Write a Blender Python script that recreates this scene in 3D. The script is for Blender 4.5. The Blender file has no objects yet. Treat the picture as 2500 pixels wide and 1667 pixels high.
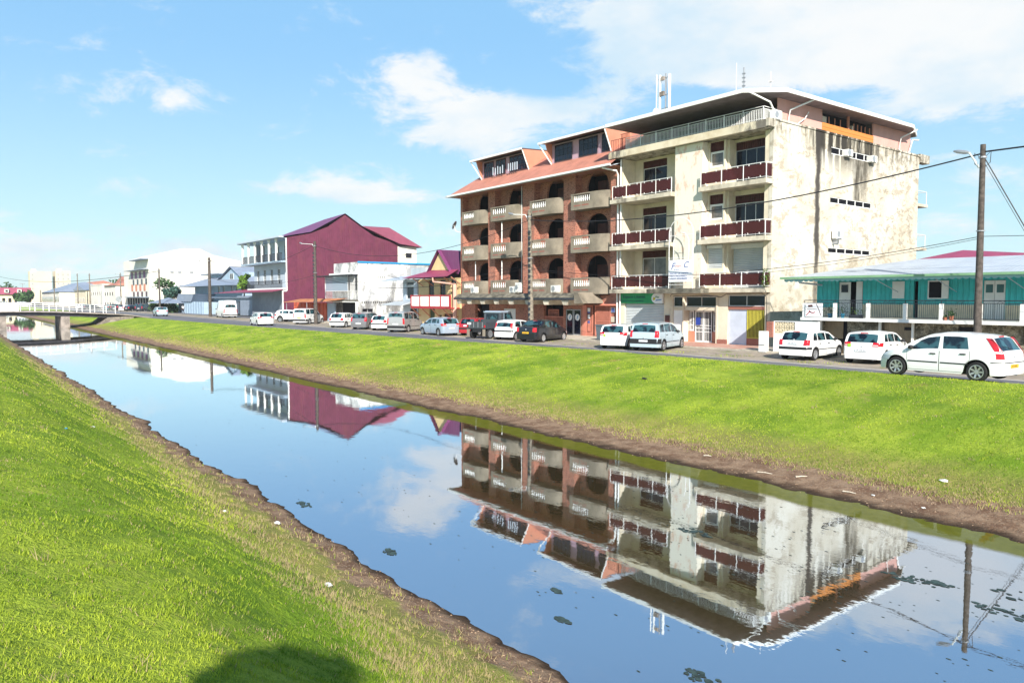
import bpy, math, random
import numpy as np
from mathutils import Vector, Matrix
random.seed(7); rng = np.random.default_rng(7)
PI = math.pi; R = math.radians
sc = bpy.context.scene
# ---------------- camera ----------------
cam_d = bpy.data.cameras.new('camera'); cam = bpy.data.objects.new('camera', cam_d)
sc.collection.objects.link(cam); sc.camera = cam
cam_d.sensor_width = 36; cam_d.lens = 25.92; cam_d.clip_end = 12000; cam_d.clip_start = .1
cam.location = (0, 0, 3.0); cam.rotation_euler = (R(90 - 3.367), 0, R(52.33))
# ---------------- light ----------------
SUN_A, SUN_E = R(30), R(32)      # light travels at SUN_A from the street direction (-X) towards +Y
to_sun = Vector((math.cos(SUN_A) * math.cos(SUN_E), -math.sin(SUN_A) * math.cos(SUN_E), math.sin(SUN_E)))
sd = bpy.data.lights.new('sun', 'SUN'); sd.energy = 5.0; sd.angle = R(.5); sd.color = (1, .95, .86)
sun = bpy.data.objects.new('sun', sd); sc.collection.objects.link(sun); sun.location = (40, -30, 60)
sun.rotation_euler = to_sun.to_track_quat('Z', 'Y').to_euler()
sc.view_settings.view_transform = 'Standard'; sc.view_settings.look = 'None'
sc.view_settings.exposure = 0.78; sc.view_settings.gamma = 1
sc.render.film_transparent = False
sc.cycles.max_bounces = 6; sc.cycles.diffuse_bounces = 3; sc.cycles.glossy_bounces = 4; sc.cycles.transparent_max_bounces = 6

w = bpy.data.worlds.new('World'); sc.world = w; w.use_nodes = True
nt = w.node_tree; nt.nodes.clear()
def N(nt, t, **k):
    n = nt.nodes.new(t)
    for a, b in k.items():
        if a.startswith('i_'):
            s = a[2:]; n.inputs[int(s) if s.isdigit() else s].default_value = b
        else: setattr(n, a, b)
    return n
def MATH(nt, op, a, b=None, c=None, clamp=False):
    n = nt.nodes.new('ShaderNodeMath'); n.operation = op; n.use_clamp = clamp
    for i, v in enumerate((a, b, c)):
        if v is None: continue
        if isinstance(v, (int, float)): n.inputs[i].default_value = v
        else: nt.links.new(v, n.inputs[i])
    return n.outputs[0]
def VM(nt, op, a, b=None, out=0):
    n = nt.nodes.new('ShaderNodeVectorMath'); n.operation = op
    for i, v in enumerate((a, b)):
        if v is None: continue
        if isinstance(v, (tuple, list)): n.inputs[i].default_value = v
        else: nt.links.new(v, n.inputs[i])
    return n.outputs[out]
def RANGE(nt, v, a, b, c=0., d=1., smooth=True):
    n = nt.nodes.new('ShaderNodeMapRange'); n.interpolation_type = 'SMOOTHSTEP' if smooth else 'LINEAR'
    nt.links.new(v, n.inputs[0])
    for i, x in enumerate((a, b, c, d)): n.inputs[i + 1].default_value = x
    return n.outputs[0]
def MIX(nt, f, a, b, blend='MIX'):
    n = nt.nodes.new('ShaderNodeMix'); n.data_type = 'RGBA'; n.blend_type = blend
    for i, v in ((0, f), (6, a), (7, b)):
        if isinstance(v, (int, float)): n.inputs[i].default_value = v
        elif isinstance(v, (tuple, list)): n.inputs[i].default_value = tuple(v) + ((1,) if len(v) == 3 else ())
        else: nt.links.new(v, n.inputs[i])
    return n.outputs[2]
def NOISE(nt, vec, scale, detail=3, rough=.55, mul=None, dist=0.):
    if mul is not None: vec = VM(nt, 'MULTIPLY', vec, mul)
    n = nt.nodes.new('ShaderNodeTexNoise'); n.inputs['Scale'].default_value = scale
    n.inputs['Detail'].default_value = detail; n.inputs['Roughness'].default_value = rough; n.inputs['Distortion'].default_value = dist
    nt.links.new(vec, n.inputs['Vector']); return n.outputs['Fac']
sky = N(nt, 'ShaderNodeTexSky', sky_type='NISHITA', sun_disc=False)
sky.sun_elevation = SUN_E; sky.sun_rotation = math.atan2(to_sun.x, to_sun.y)
sky.air_density = 1.0; sky.dust_density = .6; sky.ozone_density = 1.6; sky.altitude = 0
tc = N(nt, 'ShaderNodeTexCoord'); dirv = tc.outputs['Generated']
sep = N(nt, 'ShaderNodeSeparateXYZ'); nt.links.new(dirv, sep.inputs[0])
zz = MATH(nt, 'ADD', MATH(nt, 'ABSOLUTE', sep.outputs[2]), .12)
cx = MATH(nt, 'DIVIDE', sep.outputs[0], zz); cy = MATH(nt, 'DIVIDE', sep.outputs[1], zz)
cmb = N(nt, 'ShaderNodeCombineXYZ'); nt.links.new(cx, cmb.inputs[0]); nt.links.new(cy, cmb.inputs[1])
cn = NOISE(nt, cmb.outputs[0], 1.1, 8, .6, dist=.25)
cn2 = NOISE(nt, dirv, 9.0, 10, .68, mul=(1, 1, 2.4), dist=.35)
base = MATH(nt, 'ADD', MATH(nt, 'MULTIPLY', cn, .3), MATH(nt, 'MULTIPLY', cn2, .7))
# real cloud banks: direction, horizontal and vertical angular radius, density
BANKS = [((-0.54, 0.773, 0.334), 0.3, 0.085, 0.3), ((-0.399, 0.863, 0.31), 0.3, 0.09, 0.32), ((-0.308, 0.914, 0.266), 0.2, 0.1, 0.22), ((-0.605, 0.726, 0.327), 0.13, 0.07, 0.2), ((-0.557, 0.782, 0.281), 0.22, 0.05, 0.24), ((-0.662, 0.694, 0.282), 0.09, 0.05, 0.12), ((-0.857, 0.442, 0.266), 0.09, 0.06, 0.2), ((-0.824, 0.493, 0.278), 0.06, 0.04, 0.18), ((-0.787, 0.568, 0.242), 0.17, 0.035, 0.22), ((-0.818, 0.534, 0.212), 0.1, 0.05, 0.2), ((-0.689, 0.683, 0.243), 0.1, 0.04, 0.16), ((-0.946, 0.212, 0.244), 0.09, 0.035, 0.19), ((-0.691, 0.631, 0.354), 0.15, 0.03, 0.16), ((-0.962, 0.121, 0.243), 0.03, 0.015, 0.12), ((-0.869, 0.472, 0.148), 0.26, 0.035, 0.2), ((-0.355, 0.907, 0.227), 0.14, 0.04, 0.14), ((-0.383, 0.921, 0.073), 0.2, 0.03, 0.14), ((-0.324, 0.938, 0.128), 0.12, 0.03, 0.12), ((-0.975, 0.218, 0.04), 0.35, 0.06, 0.22), ((-0.905, 0.403, 0.137), 0.2, 0.02, 0.12), ((-0.781, 0.585, 0.218), 0.1, 0.05, 0.1)]
tot = None
for (c, rh, rz, s) in BANKS:
    v = VM(nt, 'MULTIPLY', VM(nt, 'SUBTRACT', dirv, c), (1 / rh, 1 / rh, 1 / rz))
    l = VM(nt, 'LENGTH', v, out=1)
    b = MATH(nt, 'MULTIPLY', RANGE(nt, l, 1.05, 0.1), s * .86)
    tot = b if tot is None else MATH(nt, 'ADD', tot, b)
tot = MATH(nt, 'MINIMUM', tot, .33)
cl = RANGE(nt, MATH(nt, 'ADD', base, tot), .54, .72)
hz = MATH(nt, 'POWER', RANGE(nt, sep.outputs[2], .36, -.02, smooth=False), 1.7)
humid = MIX(nt, RANGE(nt, sep.outputs[2], .0, .34), (3.5, 5.4, 5.8), (1.75, 3.75, 5.9))   # milky tropical haze that grows towards the horizon
humid = MIX(nt, RANGE(nt, sep.outputs[2], .40, .72), humid, (.35, 1.05, 2.7))
skyc = MIX(nt, .8, sky.outputs[0], humid)
shade = RANGE(nt, NOISE(nt, dirv, 5.0, 5, .6, mul=(1, 1, 2.2)), .35, .7)
cc = MIX(nt, shade, (5.9, 5.9, 5.8), (4.0, 5.0, 5.7))
skyc = MIX(nt, MATH(nt, 'MULTIPLY', cl, .92), skyc, cc)
bg = N(nt, 'ShaderNodeBackground'); bg.inputs[1].default_value = .10
nt.links.new(skyc, bg.inputs[0]); wo = N(nt, 'ShaderNodeOutputWorld'); nt.links.new(bg.outputs[0], wo.inputs[0])

# ---------------- materials ----------------
def newmat(name):
    m = bpy.data.materials.new(name); m.use_nodes = True; t = m.node_tree
    b = t.nodes['Principled BSDF']; g = N(t, 'ShaderNodeNewGeometry')
    return m, t, b, g.outputs['Position']
def setc(t, sock, v):
    if isinstance(v, (tuple, list)): sock.default_value = tuple(v) + ((1,) if len(v) == 3 else ())
    elif isinstance(v, (int, float)): sock.default_value = v
    else: t.links.new(v, sock)
def bump(t, b, h, strength=.3, dist=.02):
    n = N(t, 'ShaderNodeBump'); n.inputs['Strength'].default_value = strength; n.inputs['Distance'].default_value = dist
    t.links.new(h, n.inputs['Height']); t.links.new(n.outputs[0], b.inputs['Normal'])
def mat(name, col, rough=.8, var=.25, ns=2.5, bmp=0, metal=0, spec=.4, coat=0, dirt=None, dirtamt=.5, local=False):
    m, t, b, P = newmat(name)
    if local: P = N(t, 'ShaderNodeTexCoord').outputs['Object']
    c = col
    if var:
        n1 = NOISE(t, P, ns, 5, .6)
        lo = tuple(x * (1 - var) for x in col); hi = tuple(min(1, x * (1 + var)) for x in col)
        c = MIX(t, RANGE(t, n1, .3, .7), lo, hi)
    if dirt:
        n2 = NOISE(t, P, 1.1, 8, .65, mul=(1, 1, .6))
        c = MIX(t, MATH(t, 'MULTIPLY', RANGE(t, n2, .5, .72), dirtamt), c, dirt)
    setc(t, b.inputs['Base Color'], c); b.inputs['Roughness'].default_value = rough
    b.inputs['Metallic'].default_value = metal; b.inputs['Specular IOR Level'].default_value = spec
    if coat: b.inputs['Coat Weight'].default_value = coat; b.inputs['Coat Roughness'].default_value = .04
    if bmp: bump(t, b, NOISE(t, P, ns * 8, 4, .6), bmp)
    return m
def WAVEC(t, comp, period, P):   # smooth 0..1 ridges along a world axis combination
    s = VM(t, 'DOT_PRODUCT', P, comp, out=1)
    return MATH(t, 'ADD', MATH(t, 'MULTIPLY', MATH(t, 'SINE', MATH(t, 'MULTIPLY', s, 2 * PI / period)), .5), .5)
def ribbed(name, col, comp, period, rough=.6, strength=.6, dist=.03, var=.2, dirt=None, dirtamt=.5, metal=0, spec=.4, line=0, dns=1.2):
    m, t, b, P = newmat(name)
    n1 = NOISE(t, P, dns, 6, .6)
    c = MIX(t, RANGE(t, n1, .3, .7), tuple(x * (1 - var) for x in col), tuple(min(1, x * (1 + var)) for x in col))
    if dirt:
        n2 = NOISE(t, P, .9, 8, .68, mul=(1, 1, .35)); c = MIX(t, MATH(t, 'MULTIPLY', RANGE(t, n2, .48, .72), dirtamt), c, dirt)
    h = WAVEC(t, comp, period, P)
    if line:   # narrow joints between boards
        h = RANGE(t, h, 0, line, 0, 1)
    setc(t, b.inputs['Base Color'], c); b.inputs['Roughness'].default_value = rough; b.inputs['Metallic'].default_value = metal
    b.inputs['Specular IOR Level'].default_value = spec
    bump(t, b, h, strength, dist); return m
def brickmat(name, c1, c2, mortar, bw=.24, bh=.075, axis='Y', spots=0.):
    m, t, b, P = newmat(name)
    s = N(t, 'ShaderNodeSeparateXYZ'); t.links.new(P, s.inputs[0])
    cb = N(t, 'ShaderNodeCombineXYZ')
    t.links.new(MATH(t, 'ADD', s.outputs[0], s.outputs[1]), cb.inputs[0]); t.links.new(s.outputs[2], cb.inputs[1])
    br = N(t, 'ShaderNodeTexBrick'); t.links.new(cb.outputs[0], br.inputs['Vector'])
    br.inputs['Scale'].default_value = 1; br.inputs['Brick Width'].default_value = bw; br.inputs['Row Height'].default_value = bh
    br.inputs['Mortar Size'].default_value = .007; br.inputs['Color1'].default_value = c1 + (1,); br.inputs['Color2'].default_value = c2 + (1,)
    br.inputs['Mortar'].default_value = mortar + (1,); br.inputs['Bias'].default_value = -.1
    c = br.outputs['Color']
    if spots:
        vz = N(t, 'ShaderNodeTexVoronoi'); vz.inputs['Scale'].default_value = 1; 
        t.links.new(VM(t, 'MULTIPLY', cb.outputs[0], (9, 27, 1)), vz.inputs['Vector'])
        sp = RANGE(t, MATH(t, 'ADD', N_sep(t, vz.outputs['Color']), 0), 1 - spots, 1 - spots + .03)
        c = MIX(t, MATH(t, 'MULTIPLY', sp, .8), c, (.07, .035, .03))
    nz = NOISE(t, P, .8, 6, .6)
    c = MIX(t, MATH(t, 'MULTIPLY', RANGE(t, nz, .45, .75), .45), c, (.16, .1, .08))
    setc(t, b.inputs['Base Color'], c); b.inputs['Roughness'].default_value = .85
    bump(t, b, br.outputs['Fac'], -.4, .01); return m
def N_sep(t, col):
    s = N(t, 'ShaderNodeSeparateColor'); t.links.new(col, s.inputs[0]); return s.outputs[0]

M = {}
M['white'] = mat('white_paint', (.78, .77, .74), .6, .06, 1.5)
M['cream'] = mat('cream_plaster', (.70, .61, .47), .85, .12, .7, .15, dirt=(.42, .34, .24), dirtamt=.45)
M['slab'] = mat('concrete_slab', (.52, .46, .36), .9, .25, 1.3, .3, dirt=(.12, .10, .08), dirtamt=.75)
M['greyc'] = mat('weathered_concrete', (.225, .19, .145), .9, .22, 1.1, .3, dirt=(.13, .11, .075), dirtamt=.6)
M['blackc'] = mat('black_moss_concrete', (.15, .135, .105), .95, .5, 2.2, .5, dirt=(.03, .03, .02), dirtamt=.8)
M['orange_wall'] = mat('salmon_wall', (.52, .22, .14), .8, .08, 1)
M['salmon'] = mat('salmon_metal_paint', (.55, .20, .14), .6, .12, 2)
M['redgate'] = mat('red_lattice_paint', (.36, .09, .065), .6, .2, 3)
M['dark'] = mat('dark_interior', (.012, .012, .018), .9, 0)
M['darkwood'] = mat('dark_red_wood', (.09, .025, .02), .5, .3, 4)
M['glass'] = mat('window_glass', (.006, .009, .02), .08, 0, spec=.35)
M['glass2'] = mat('curtained_glass', (.10, .09, .08), .15, .4, 3, spec=.7)
M['balcglass'] = None
M['metalw'] = mat('white_metal', (.75, .74, .72), .4, .05, 4)
M['metalg'] = mat('grey_metal', (.35, .36, .38), .4, .1, 4, metal=.3)
M['steel'] = mat('galvanised_steel', (.42, .43, .44), .45, .15, 3, metal=.6)
M['black'] = mat('black_metal', (.02, .02, .022), .5, 0)
M['iron'] = mat('wrought_iron', (.03, .035, .045), .6, 0)
M['acbox'] = mat('ac_casing', (.72, .71, .66), .5, .1, 3)
M['brick'] = brickmat('red_brick', (.43, .15, .095), (.33, .10, .065), (.40, .27, .20), spots=.13)
M['brick2'] = brickmat('small_red_brick', (.32, .09, .06), (.26, .07, .05), (.3, .22, .17))
M['tile'] = ribbed('salmon_roof', (.46, .19, .135), (1, 0, 0), .28, .7, .7, .04, .12, dirt=(.30, .13, .10), dirtamt=.5)
M['pinkboard'] = ribbed('pink_boards', (.60, .33, .28), (0, 1, 0), .35, .6, .5, .02, .06, line=.12)
M['orangeb'] = ribbed('orange_slats', (.58, .21, .05), (0, 0, 1), .30, .5, .8, .03, .08, line=.25)
M['teal'] = ribbed('teal_boards', (.045, .50, .50), (1, 1, 0), .24, .55, 1.0, .03, .14, line=.2, dirt=(.03, .20, .20), dirtamt=.6)
M['purple'] = ribbed('purple_cladding', (.125, .024, .052), (0, 1, 0), .33, .55, .4, .03, .14, dirt=(.17, .045, .05), dirtamt=.5)
M['purpleroof'] = ribbed('purple_roof', (.17, .045, .125), (1, 1, 0), .4, .5, .4, .03, .08)
M['pinkroof'] = ribbed('pink_roof', (.27, .07, .10), (0, 1, 0), .4, .5, .4, .03, .08)
M['maroonroof'] = ribbed('maroon_roof', (.28, .05, .10), (1, 0, 0), .4, .5, .4, .03, .1)
M['tinroof'] = ribbed('pale_tin_roof', (.50, .545, .58), (1, 0, 0), .20, .4, .6, .03, .1, metal=.15, dirt=(.38, .42, .5), dirtamt=.5)
M['rust'] = ribbed('rusty_awning', (.50, .20, .09), (1, 0, 0), .2, .75, .8, .04, .2, dirt=(.28, .11, .06))
M['shutter'] = ribbed('roller_shutter', (.50, .53, .54), (0, 0, 1), .11, .45, .9, .03, .08)
M['yellow'] = ribbed('yellow_boards', (.68, .52, .27), (0, 0, 1), .3, .7, .4, .015, .06, line=.15)
M['pale'] = mat('shade_tinted_pale_wall', (.45, .51, .58), .7, .08, .5)  # shaded blue-grey of the purple building's front, put into one even colour
M['garage'] = ribbed('grey_garage_door', (.22, .25, .29), (1, 0, 0), 2.2, .6, .6, .02, .1, line=.02)
M['bluewall'] = mat('blue_recess', (.03, .12, .24), .7, .1, 1)
M['greyblue'] = ribbed('haze_shadow_boards', (.34, .44, .54), (0, 0, 1), .25, .7, .4, .015, .08, line=.2)  # haze and shadow on the far timber house, put into the board colour
M['greyroof'] = ribbed('grey_blue_roof', (.24, .28, .35), (1, 0, 0), .3, .5, .4, .03, .1)
M['farwhite'] = mat('sunlit_white_wall', (.70, .66, .58), .8, .10, .25)
M['farcream'] = mat('far_cream_wall', (.66, .57, .42), .8, .08, .1)
M['redwood'] = mat('red_balcony_wood', (.38, .03, .04), .5, .1, 2)
M['bluetrim'] = mat('bright_blue_trim', (.02, .28, .62), .5, 0)
M['woodpole'] = mat('weathered_wood_pole', (.085, .07, .06), .9, .4, 6, .5, local=False)
M['concpole'] = mat('lichen_concrete_pole', (.19, .165, .13), .9, .45, 5, .3)
M['wire'] = mat('black_cable', (.015, .015, .02), .6, 0)
M['bark'] = mat('tree_bark', (.12, .09, .06), .9, .3, 4, .4)
M['terracotta'] = mat('terracotta', (.35, .12, .07), .8, .1, 8)
M['bluepot'] = mat('blue_glazed_pot', (.02, .25, .40), .3, 0)
M['green_sign'] = mat('green_sign_board', (.012, .30, .10), .35, .12, 1.0)
M['sign_dark'] = mat('dark_lettering', (.01, .05, .09), .5, 0)
M['sign_blue'] = mat('blue_lettering', (.07, .10, .30), .5, 0)
M['sign_red'] = mat('pale_red_lettering', (.55, .22, .18), .5, 0)
M['signw'] = mat('white_sign_board', (.80, .80, .82), .4, .04, 2)
M['yellowgrille'] = mat('yellow_grille', (.50, .44, .06), .6, .1, 5)
M['bluedoor'] = mat('pale_blue_door', (.50, .55, .64), .6, .08, 1.5)
M['breeze'] = mat('breeze_block', (.72, .62, .44), .85, .1, 3)
M['stone'] = None
M['binp'] = mat('grey_bin_plastic', (.12, .15, .17), .5, .1, 5)
M['paper'] = mat('white_litter', (.75, .75, .72), .8, .1, 20)
M['bluelitter'] = mat('blue_litter', (.03, .25, .45), .6, 0)
M['stick'] = mat('bleached_wood', (.55, .48, .38), .9, .2, 20)
M['poster'] = None
for k, (c, tr) in dict(balcglass=((.15, .035, .03), .35)).items():
    m, t, b, P = newmat('smoked_brown_glass'); b.inputs['Base Color'].default_value = c + (1,)
    b.inputs['Roughness'].default_value = .12; b.inputs['Transmission Weight'].default_value = 0
    tr_ = N(t, 'ShaderNodeBsdfTransparent'); tr_.inputs[0].default_value = (.22, .13, .17, 1)
    mx = N(t, 'ShaderNodeMixShader'); mx.inputs[0].default_value = .38
    t.links.new(tr_.outputs[0], mx.inputs[1]); t.links.new(b.outputs[0], mx.inputs[2])
    t.links.new(mx.outputs[0], t.nodes['Material Output'].inputs['Surface']); M[k] = m
# clear-ish glass screen of the run-down house
m, t, b, P = newmat('dusty_plastic_sheet'); b.inputs['Base Color'].default_value = (.42, .50, .60, 1); b.inputs['Roughness'].default_value = .3
tr_ = N(t, 'ShaderNodeBsdfTransparent'); mx = N(t, 'ShaderNodeMixShader'); mx.inputs[0].default_value = .6
t.links.new(tr_.outputs[0], mx.inputs[1]); t.links.new(b.outputs[0], mx.inputs[2]); t.links.new(mx.outputs[0], t.nodes['Material Output'].inputs['Surface']); M['sheet'] = m
# rubble stone wall
m, t, b, P = newmat('rubble_stone'); v = N(t, 'ShaderNodeTexVoronoi'); v.inputs['Scale'].default_value = 7
t.links.new(P, v.inputs['Vector']); v2 = N(t, 'ShaderNodeTexVoronoi', feature='DISTANCE_TO_EDGE'); v2.inputs['Scale'].default_value = 7; t.links.new(P, v2.inputs['Vector'])
c = MIX(t, N_sep(t, v.outputs['Color']), (.14, .11, .07), (.36, .31, .22)); c = MIX(t, RANGE(t, v2.outputs[0], .02, .08, 1, 0), c, (.42, .38, .30))
c = MIX(t, MATH(t, 'MULTIPLY', RANGE(t, NOISE(t, P, 1.6, 9, .78), .40, .58), .85), c, (.045, .04, .028))
setc(t, b.inputs['Base Color'], c); b.inputs['Roughness'].default_value = .9; bump(t, b, v2.outputs[0], .6, .05); M['stone'] = m
# stained plaster of the tall building's side wall: streaks below the parapet, one long black run
m, t, b, P = newmat('stained_cream_plaster')
s = N(t, 'ShaderNodeSeparateXYZ'); t.links.new(P, s.inputs[0]); Y_, Z_ = s.outputs[1], s.outputs[2]
c = MIX(t, RANGE(t, NOISE(t, P, .35, 5, .6), .35, .7), (.52, .465, .37), (.65, .61, .53))
blot = RANGE(t, NOISE(t, P, .6, 10, .82, mul=(1, 1, 1.8), dist=.4), .51, .57)
c = MIX(t, MATH(t, 'MULTIPLY', blot, .7), c, (.30, .245, .175))
blot2 = MATH(t, 'MULTIPLY', RANGE(t, NOISE(t, P, 1.3, 10, .8, mul=(1, 1, 1.2), dist=.6), .53, .58), RANGE(t, Y_, 45, 52))
c = MIX(t, MATH(t, 'MULTIPLY', blot2, .75), c, (.25, .21, .165))
st = NOISE(t, P, 1.9, 7, .65, mul=(1, 1, .09)); top = RANGE(t, Z_, 10.2, 13.3)
zone = MATH(t, 'MULTIPLY', RANGE(t, Y_, 41.8, 43.4), RANGE(t, Y_, 51.6, 50.0))
c = MIX(t, MATH(t, 'MULTIPLY', MATH(t, 'MULTIPLY', RANGE(t, st, .44, .52), top), MATH(t, 'ADD', MATH(t, 'MULTIPLY', zone, .95), .25)), c, (.028, .023, .017))
z2 = MATH(t, 'MULTIPLY', RANGE(t, Z_, 9.1, 9.6), RANGE(t, Z_, 13.0, 11.6)); r2 = MATH(t, 'MULTIPLY', RANGE(t, Y_, 47.4, 48.0), RANGE(t, Y_, 49.7, 49.1))
c = MIX(t, MATH(t, 'MULTIPLY', MATH(t, 'MULTIPLY', z2, r2), RANGE(t, NOISE(t, P, 1.2, 6, .6, mul=(1, 1, .3)), .3, .6)), c, (.06, .05, .035))
topband = MATH(t, 'MULTIPLY', RANGE(t, Z_, 12.1, 13.1), RANGE(t, NOISE(t, P, 2.6, 6, .6, mul=(1, 1, .25)), .45, .62))
c = MIX(t, MATH(t, 'MULTIPLY', topband, .8), c, (.09, .075, .05))
yw = MATH(t, 'ADD', Y_, MATH(t, 'MULTIPLY', MATH(t, 'SUBTRACT', NOISE(t, P, .9, 5, .6), .5), .7))
run = RANGE(t, MATH(t, 'ABSOLUTE', MATH(t, 'SUBTRACT', yw, 43.35)), .42, .12)
c = MIX(t, MATH(t, 'MULTIPLY', run, RANGE(t, Z_, 3.9, 6.0, .75, .96)), c, (.035, .028, .024))
lowd = MATH(t, 'MULTIPLY', RANGE(t, Z_, 6.6, 4.2), RANGE(t, NOISE(t, P, .9, 7, .7), .45, .62))
c = MIX(t, MATH(t, 'MULTIPLY', lowd, .5), c, (.28, .23, .15))
setc(t, b.inputs['Base Color'], c); b.inputs['Roughness'].default_value = .9; bump(t, b, NOISE(t, P, 12, 5, .6), .2); M['stained'] = m
# dirty white wall of the run-down house
m, t, b, P = newmat('mouldy_white_wall'); s = N(t, 'ShaderNodeSeparateXYZ'); t.links.new(P, s.inputs[0])
c = MIX(t, RANGE(t, NOISE(t, P, .34, 9, .74), .46, .58), (.74, .73, .70), (.34, .34, .35))
c = MIX(t, MATH(t, 'MULTIPLY', RANGE(t, NOISE(t, P, .9, 9, .75, mul=(1, 1, .3)), .50, .62), .75), c, (.13, .125, .12))
low = MATH(t, 'MULTIPLY', RANGE(t, s.outputs[2], 3.2, 2.3), RANGE(t, NOISE(t, P, 1.5, 7, .7, mul=(1, 1, .4)), .35, .6))
c = MIX(t, MATH(t, 'MULTIPLY', low, .75), c, (.12, .11, .10)); setc(t, b.inputs['Base Color'], c); b.inputs['Roughness'].default_value = .9; M['mould'] = m
# front fascia with black streaks at its ends
m, t, b, P = newmat('streaked_fascia'); s = N(t, 'ShaderNodeSeparateXYZ'); t.links.new(P, s.inputs[0])
c = MIX(t, RANGE(t, NOISE(t, P, 1.0, 6, .6), .4, .7), (.66, .58, .44), (.52, .42, .28))
e = MATH(t, 'MAXIMUM', RANGE(t, s.outputs[0], -28.0, -26.0), RANGE(t, s.outputs[0], -35.3, -36.9))
k = RANGE(t, NOISE(t, P, 2.2, 6, .65, mul=(1, 1, .4)), .36, .58)
c = MIX(t, MATH(t, 'MULTIPLY', MATH(t, 'MULTIPLY', e, k), .9), c, (.10, .09, .08)); setc(t, b.inputs['Base Color'], c); b.inputs['Roughness'].default_value = .9; M['fascia'] = m

# ---------------- mesh helpers ----------------
class MB:
    def __init__(s): s.v = []; s.f = []
    def add(s, vs, fs):
        o = len(s.v); s.v += [tuple(v) for v in vs]; s.f += [tuple(i + o for i in f) for f in fs]; return s
    def quad(s, a, b, c, d): return s.add([a, b, c, d], [(0, 1, 2, 3)])
    def poly(s, pts): return s.add(pts, [tuple(range(len(pts)))])
    def box(s, x0, x1, y0, y1, z0, z1):
        x0, x1 = min(x0, x1), max(x0, x1); y0, y1 = min(y0, y1), max(y0, y1); z0, z1 = min(z0, z1), max(z0, z1)
        return s.add([(x0, y0, z0), (x1, y0, z0), (x1, y1, z0), (x0, y1, z0), (x0, y0, z1), (x1, y0, z1), (x1, y1, z1), (x0, y1, z1)],
                     [(3, 2, 1, 0), (4, 5, 6, 7), (0, 1, 5, 4), (1, 2, 6, 5), (2, 3, 7, 6), (3, 0, 4, 7)])
    def tube(s, pts, r, n=6, r2=None):
        pts = [Vector(p) for p in pts]; m = len(pts); rings = []
        for i, p in enumerate(pts):
            d = (pts[min(i + 1, m - 1)] - pts[max(i - 1, 0)]).normalized()
            u = d.cross(Vector((0, 0, 1)) if abs(d.z) < .9 else Vector((1, 0, 0))).normalized(); w_ = d.cross(u)
            rr = r if r2 is None else r + (r2 - r) * i / max(1, m - 1)
            rings.append([p + (u * math.cos(2 * PI * k / n) + w_ * math.sin(2 * PI * k / n)) * rr for k in range(n)])
        vs = [q for g in rings for q in g]; fs = []
        for i in range(m - 1):
            for k in range(n): fs.append((i * n + k, i * n + (k + 1) % n, (i + 1) * n + (k + 1) % n, (i + 1) * n + k))
        fs.append(tuple(range(n))[::-1]); fs.append(tuple((m - 1) * n + k for k in range(n)))
        return s.add(vs, fs)
    def prism(s, pts, off):    # pts: list of 3D points, extruded by vector off
        n = len(pts); q = [tuple(Vector(p) + Vector(off)) for p in pts]
        return s.add(list(pts) + q, [tuple(range(n))[::-1], tuple(range(n, 2 * n))] + [(i, (i + 1) % n, n + (i + 1) % n, n + i) for i in range(n)])
    def lathe(s, prof, c=(0, 0, 0), n=16, axis='z', cap=True):
        vs = []; fs = []
        for (r_, z_) in prof:
            for k in range(n):
                a = 2 * PI * k / n
                if axis == 'z': vs.append((c[0] + r_ * math.cos(a), c[1] + r_ * math.sin(a), c[2] + z_))
                else: vs.append((c[0] + r_ * math.cos(a), c[1] + z_, c[2] + r_ * math.sin(a)))
        m = len(prof)
        for i in range(m - 1):
            for k in range(n): fs.append((i * n + k, i * n + (k + 1) % n, (i + 1) * n + (k + 1) % n, (i + 1) * n + k))
        if cap: fs.append(tuple(range(n))[::-1]); fs.append(tuple((m - 1) * n + k for k in range(n)))
        return s.add(vs, fs)
    def grid(s, rows):
        m = len(rows); n = len(rows[0])
        return s.add([p for r_ in rows for p in r_], [(i * n + j, i * n + j + 1, (i + 1) * n + j + 1, (i + 1) * n + j) for i in range(m - 1) for j in range(n - 1)])
def link(o): sc.collection.objects.link(o); return o
def mesh(name, mb, m, smooth=None, recalc=True):
    me = bpy.data.meshes.new(name); me.from_pydata(mb.v, [], mb.f)
    if recalc:
        import bmesh
        bm = bmesh.new(); bm.from_mesh(me); bmesh.ops.recalc_face_normals(bm, faces=bm.faces); bm.to_mesh(me); bm.free()
    if m: me.materials.append(m)
    if smooth is not None:
        me.shade_smooth(); me.set_sharp_from_angle(angle=R(smooth))
    return me
def thing(name, label, cat, loc=(0, 0, 0), group=None, rz=0):
    o = link(bpy.data.objects.new(name, None)); o.empty_display_size = .3; o.location = loc; o.rotation_euler.z = rz
    o['label'] = label; o['category'] = cat
    if group: o['group'] = group
    return o
def tag(o, label, cat, group=None):
    o['label'] = label; o['category'] = cat
    if group: o['group'] = group
    return o
def part(root, name, mb, m, smooth=None, local=False, recalc=True):
    o = link(bpy.data.objects.new(name, mesh(name, mb, m if not isinstance(m, str) else M[m], smooth, recalc)))
    if root is not None:
        o.parent = root
        if not local: o.location = -Vector(ROOTLOC(root))
    return o
def ROOTLOC(o):
    v = Vector(o.location)
    while o.parent: o = o.parent; v += Vector(o.location)
    return v
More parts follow.
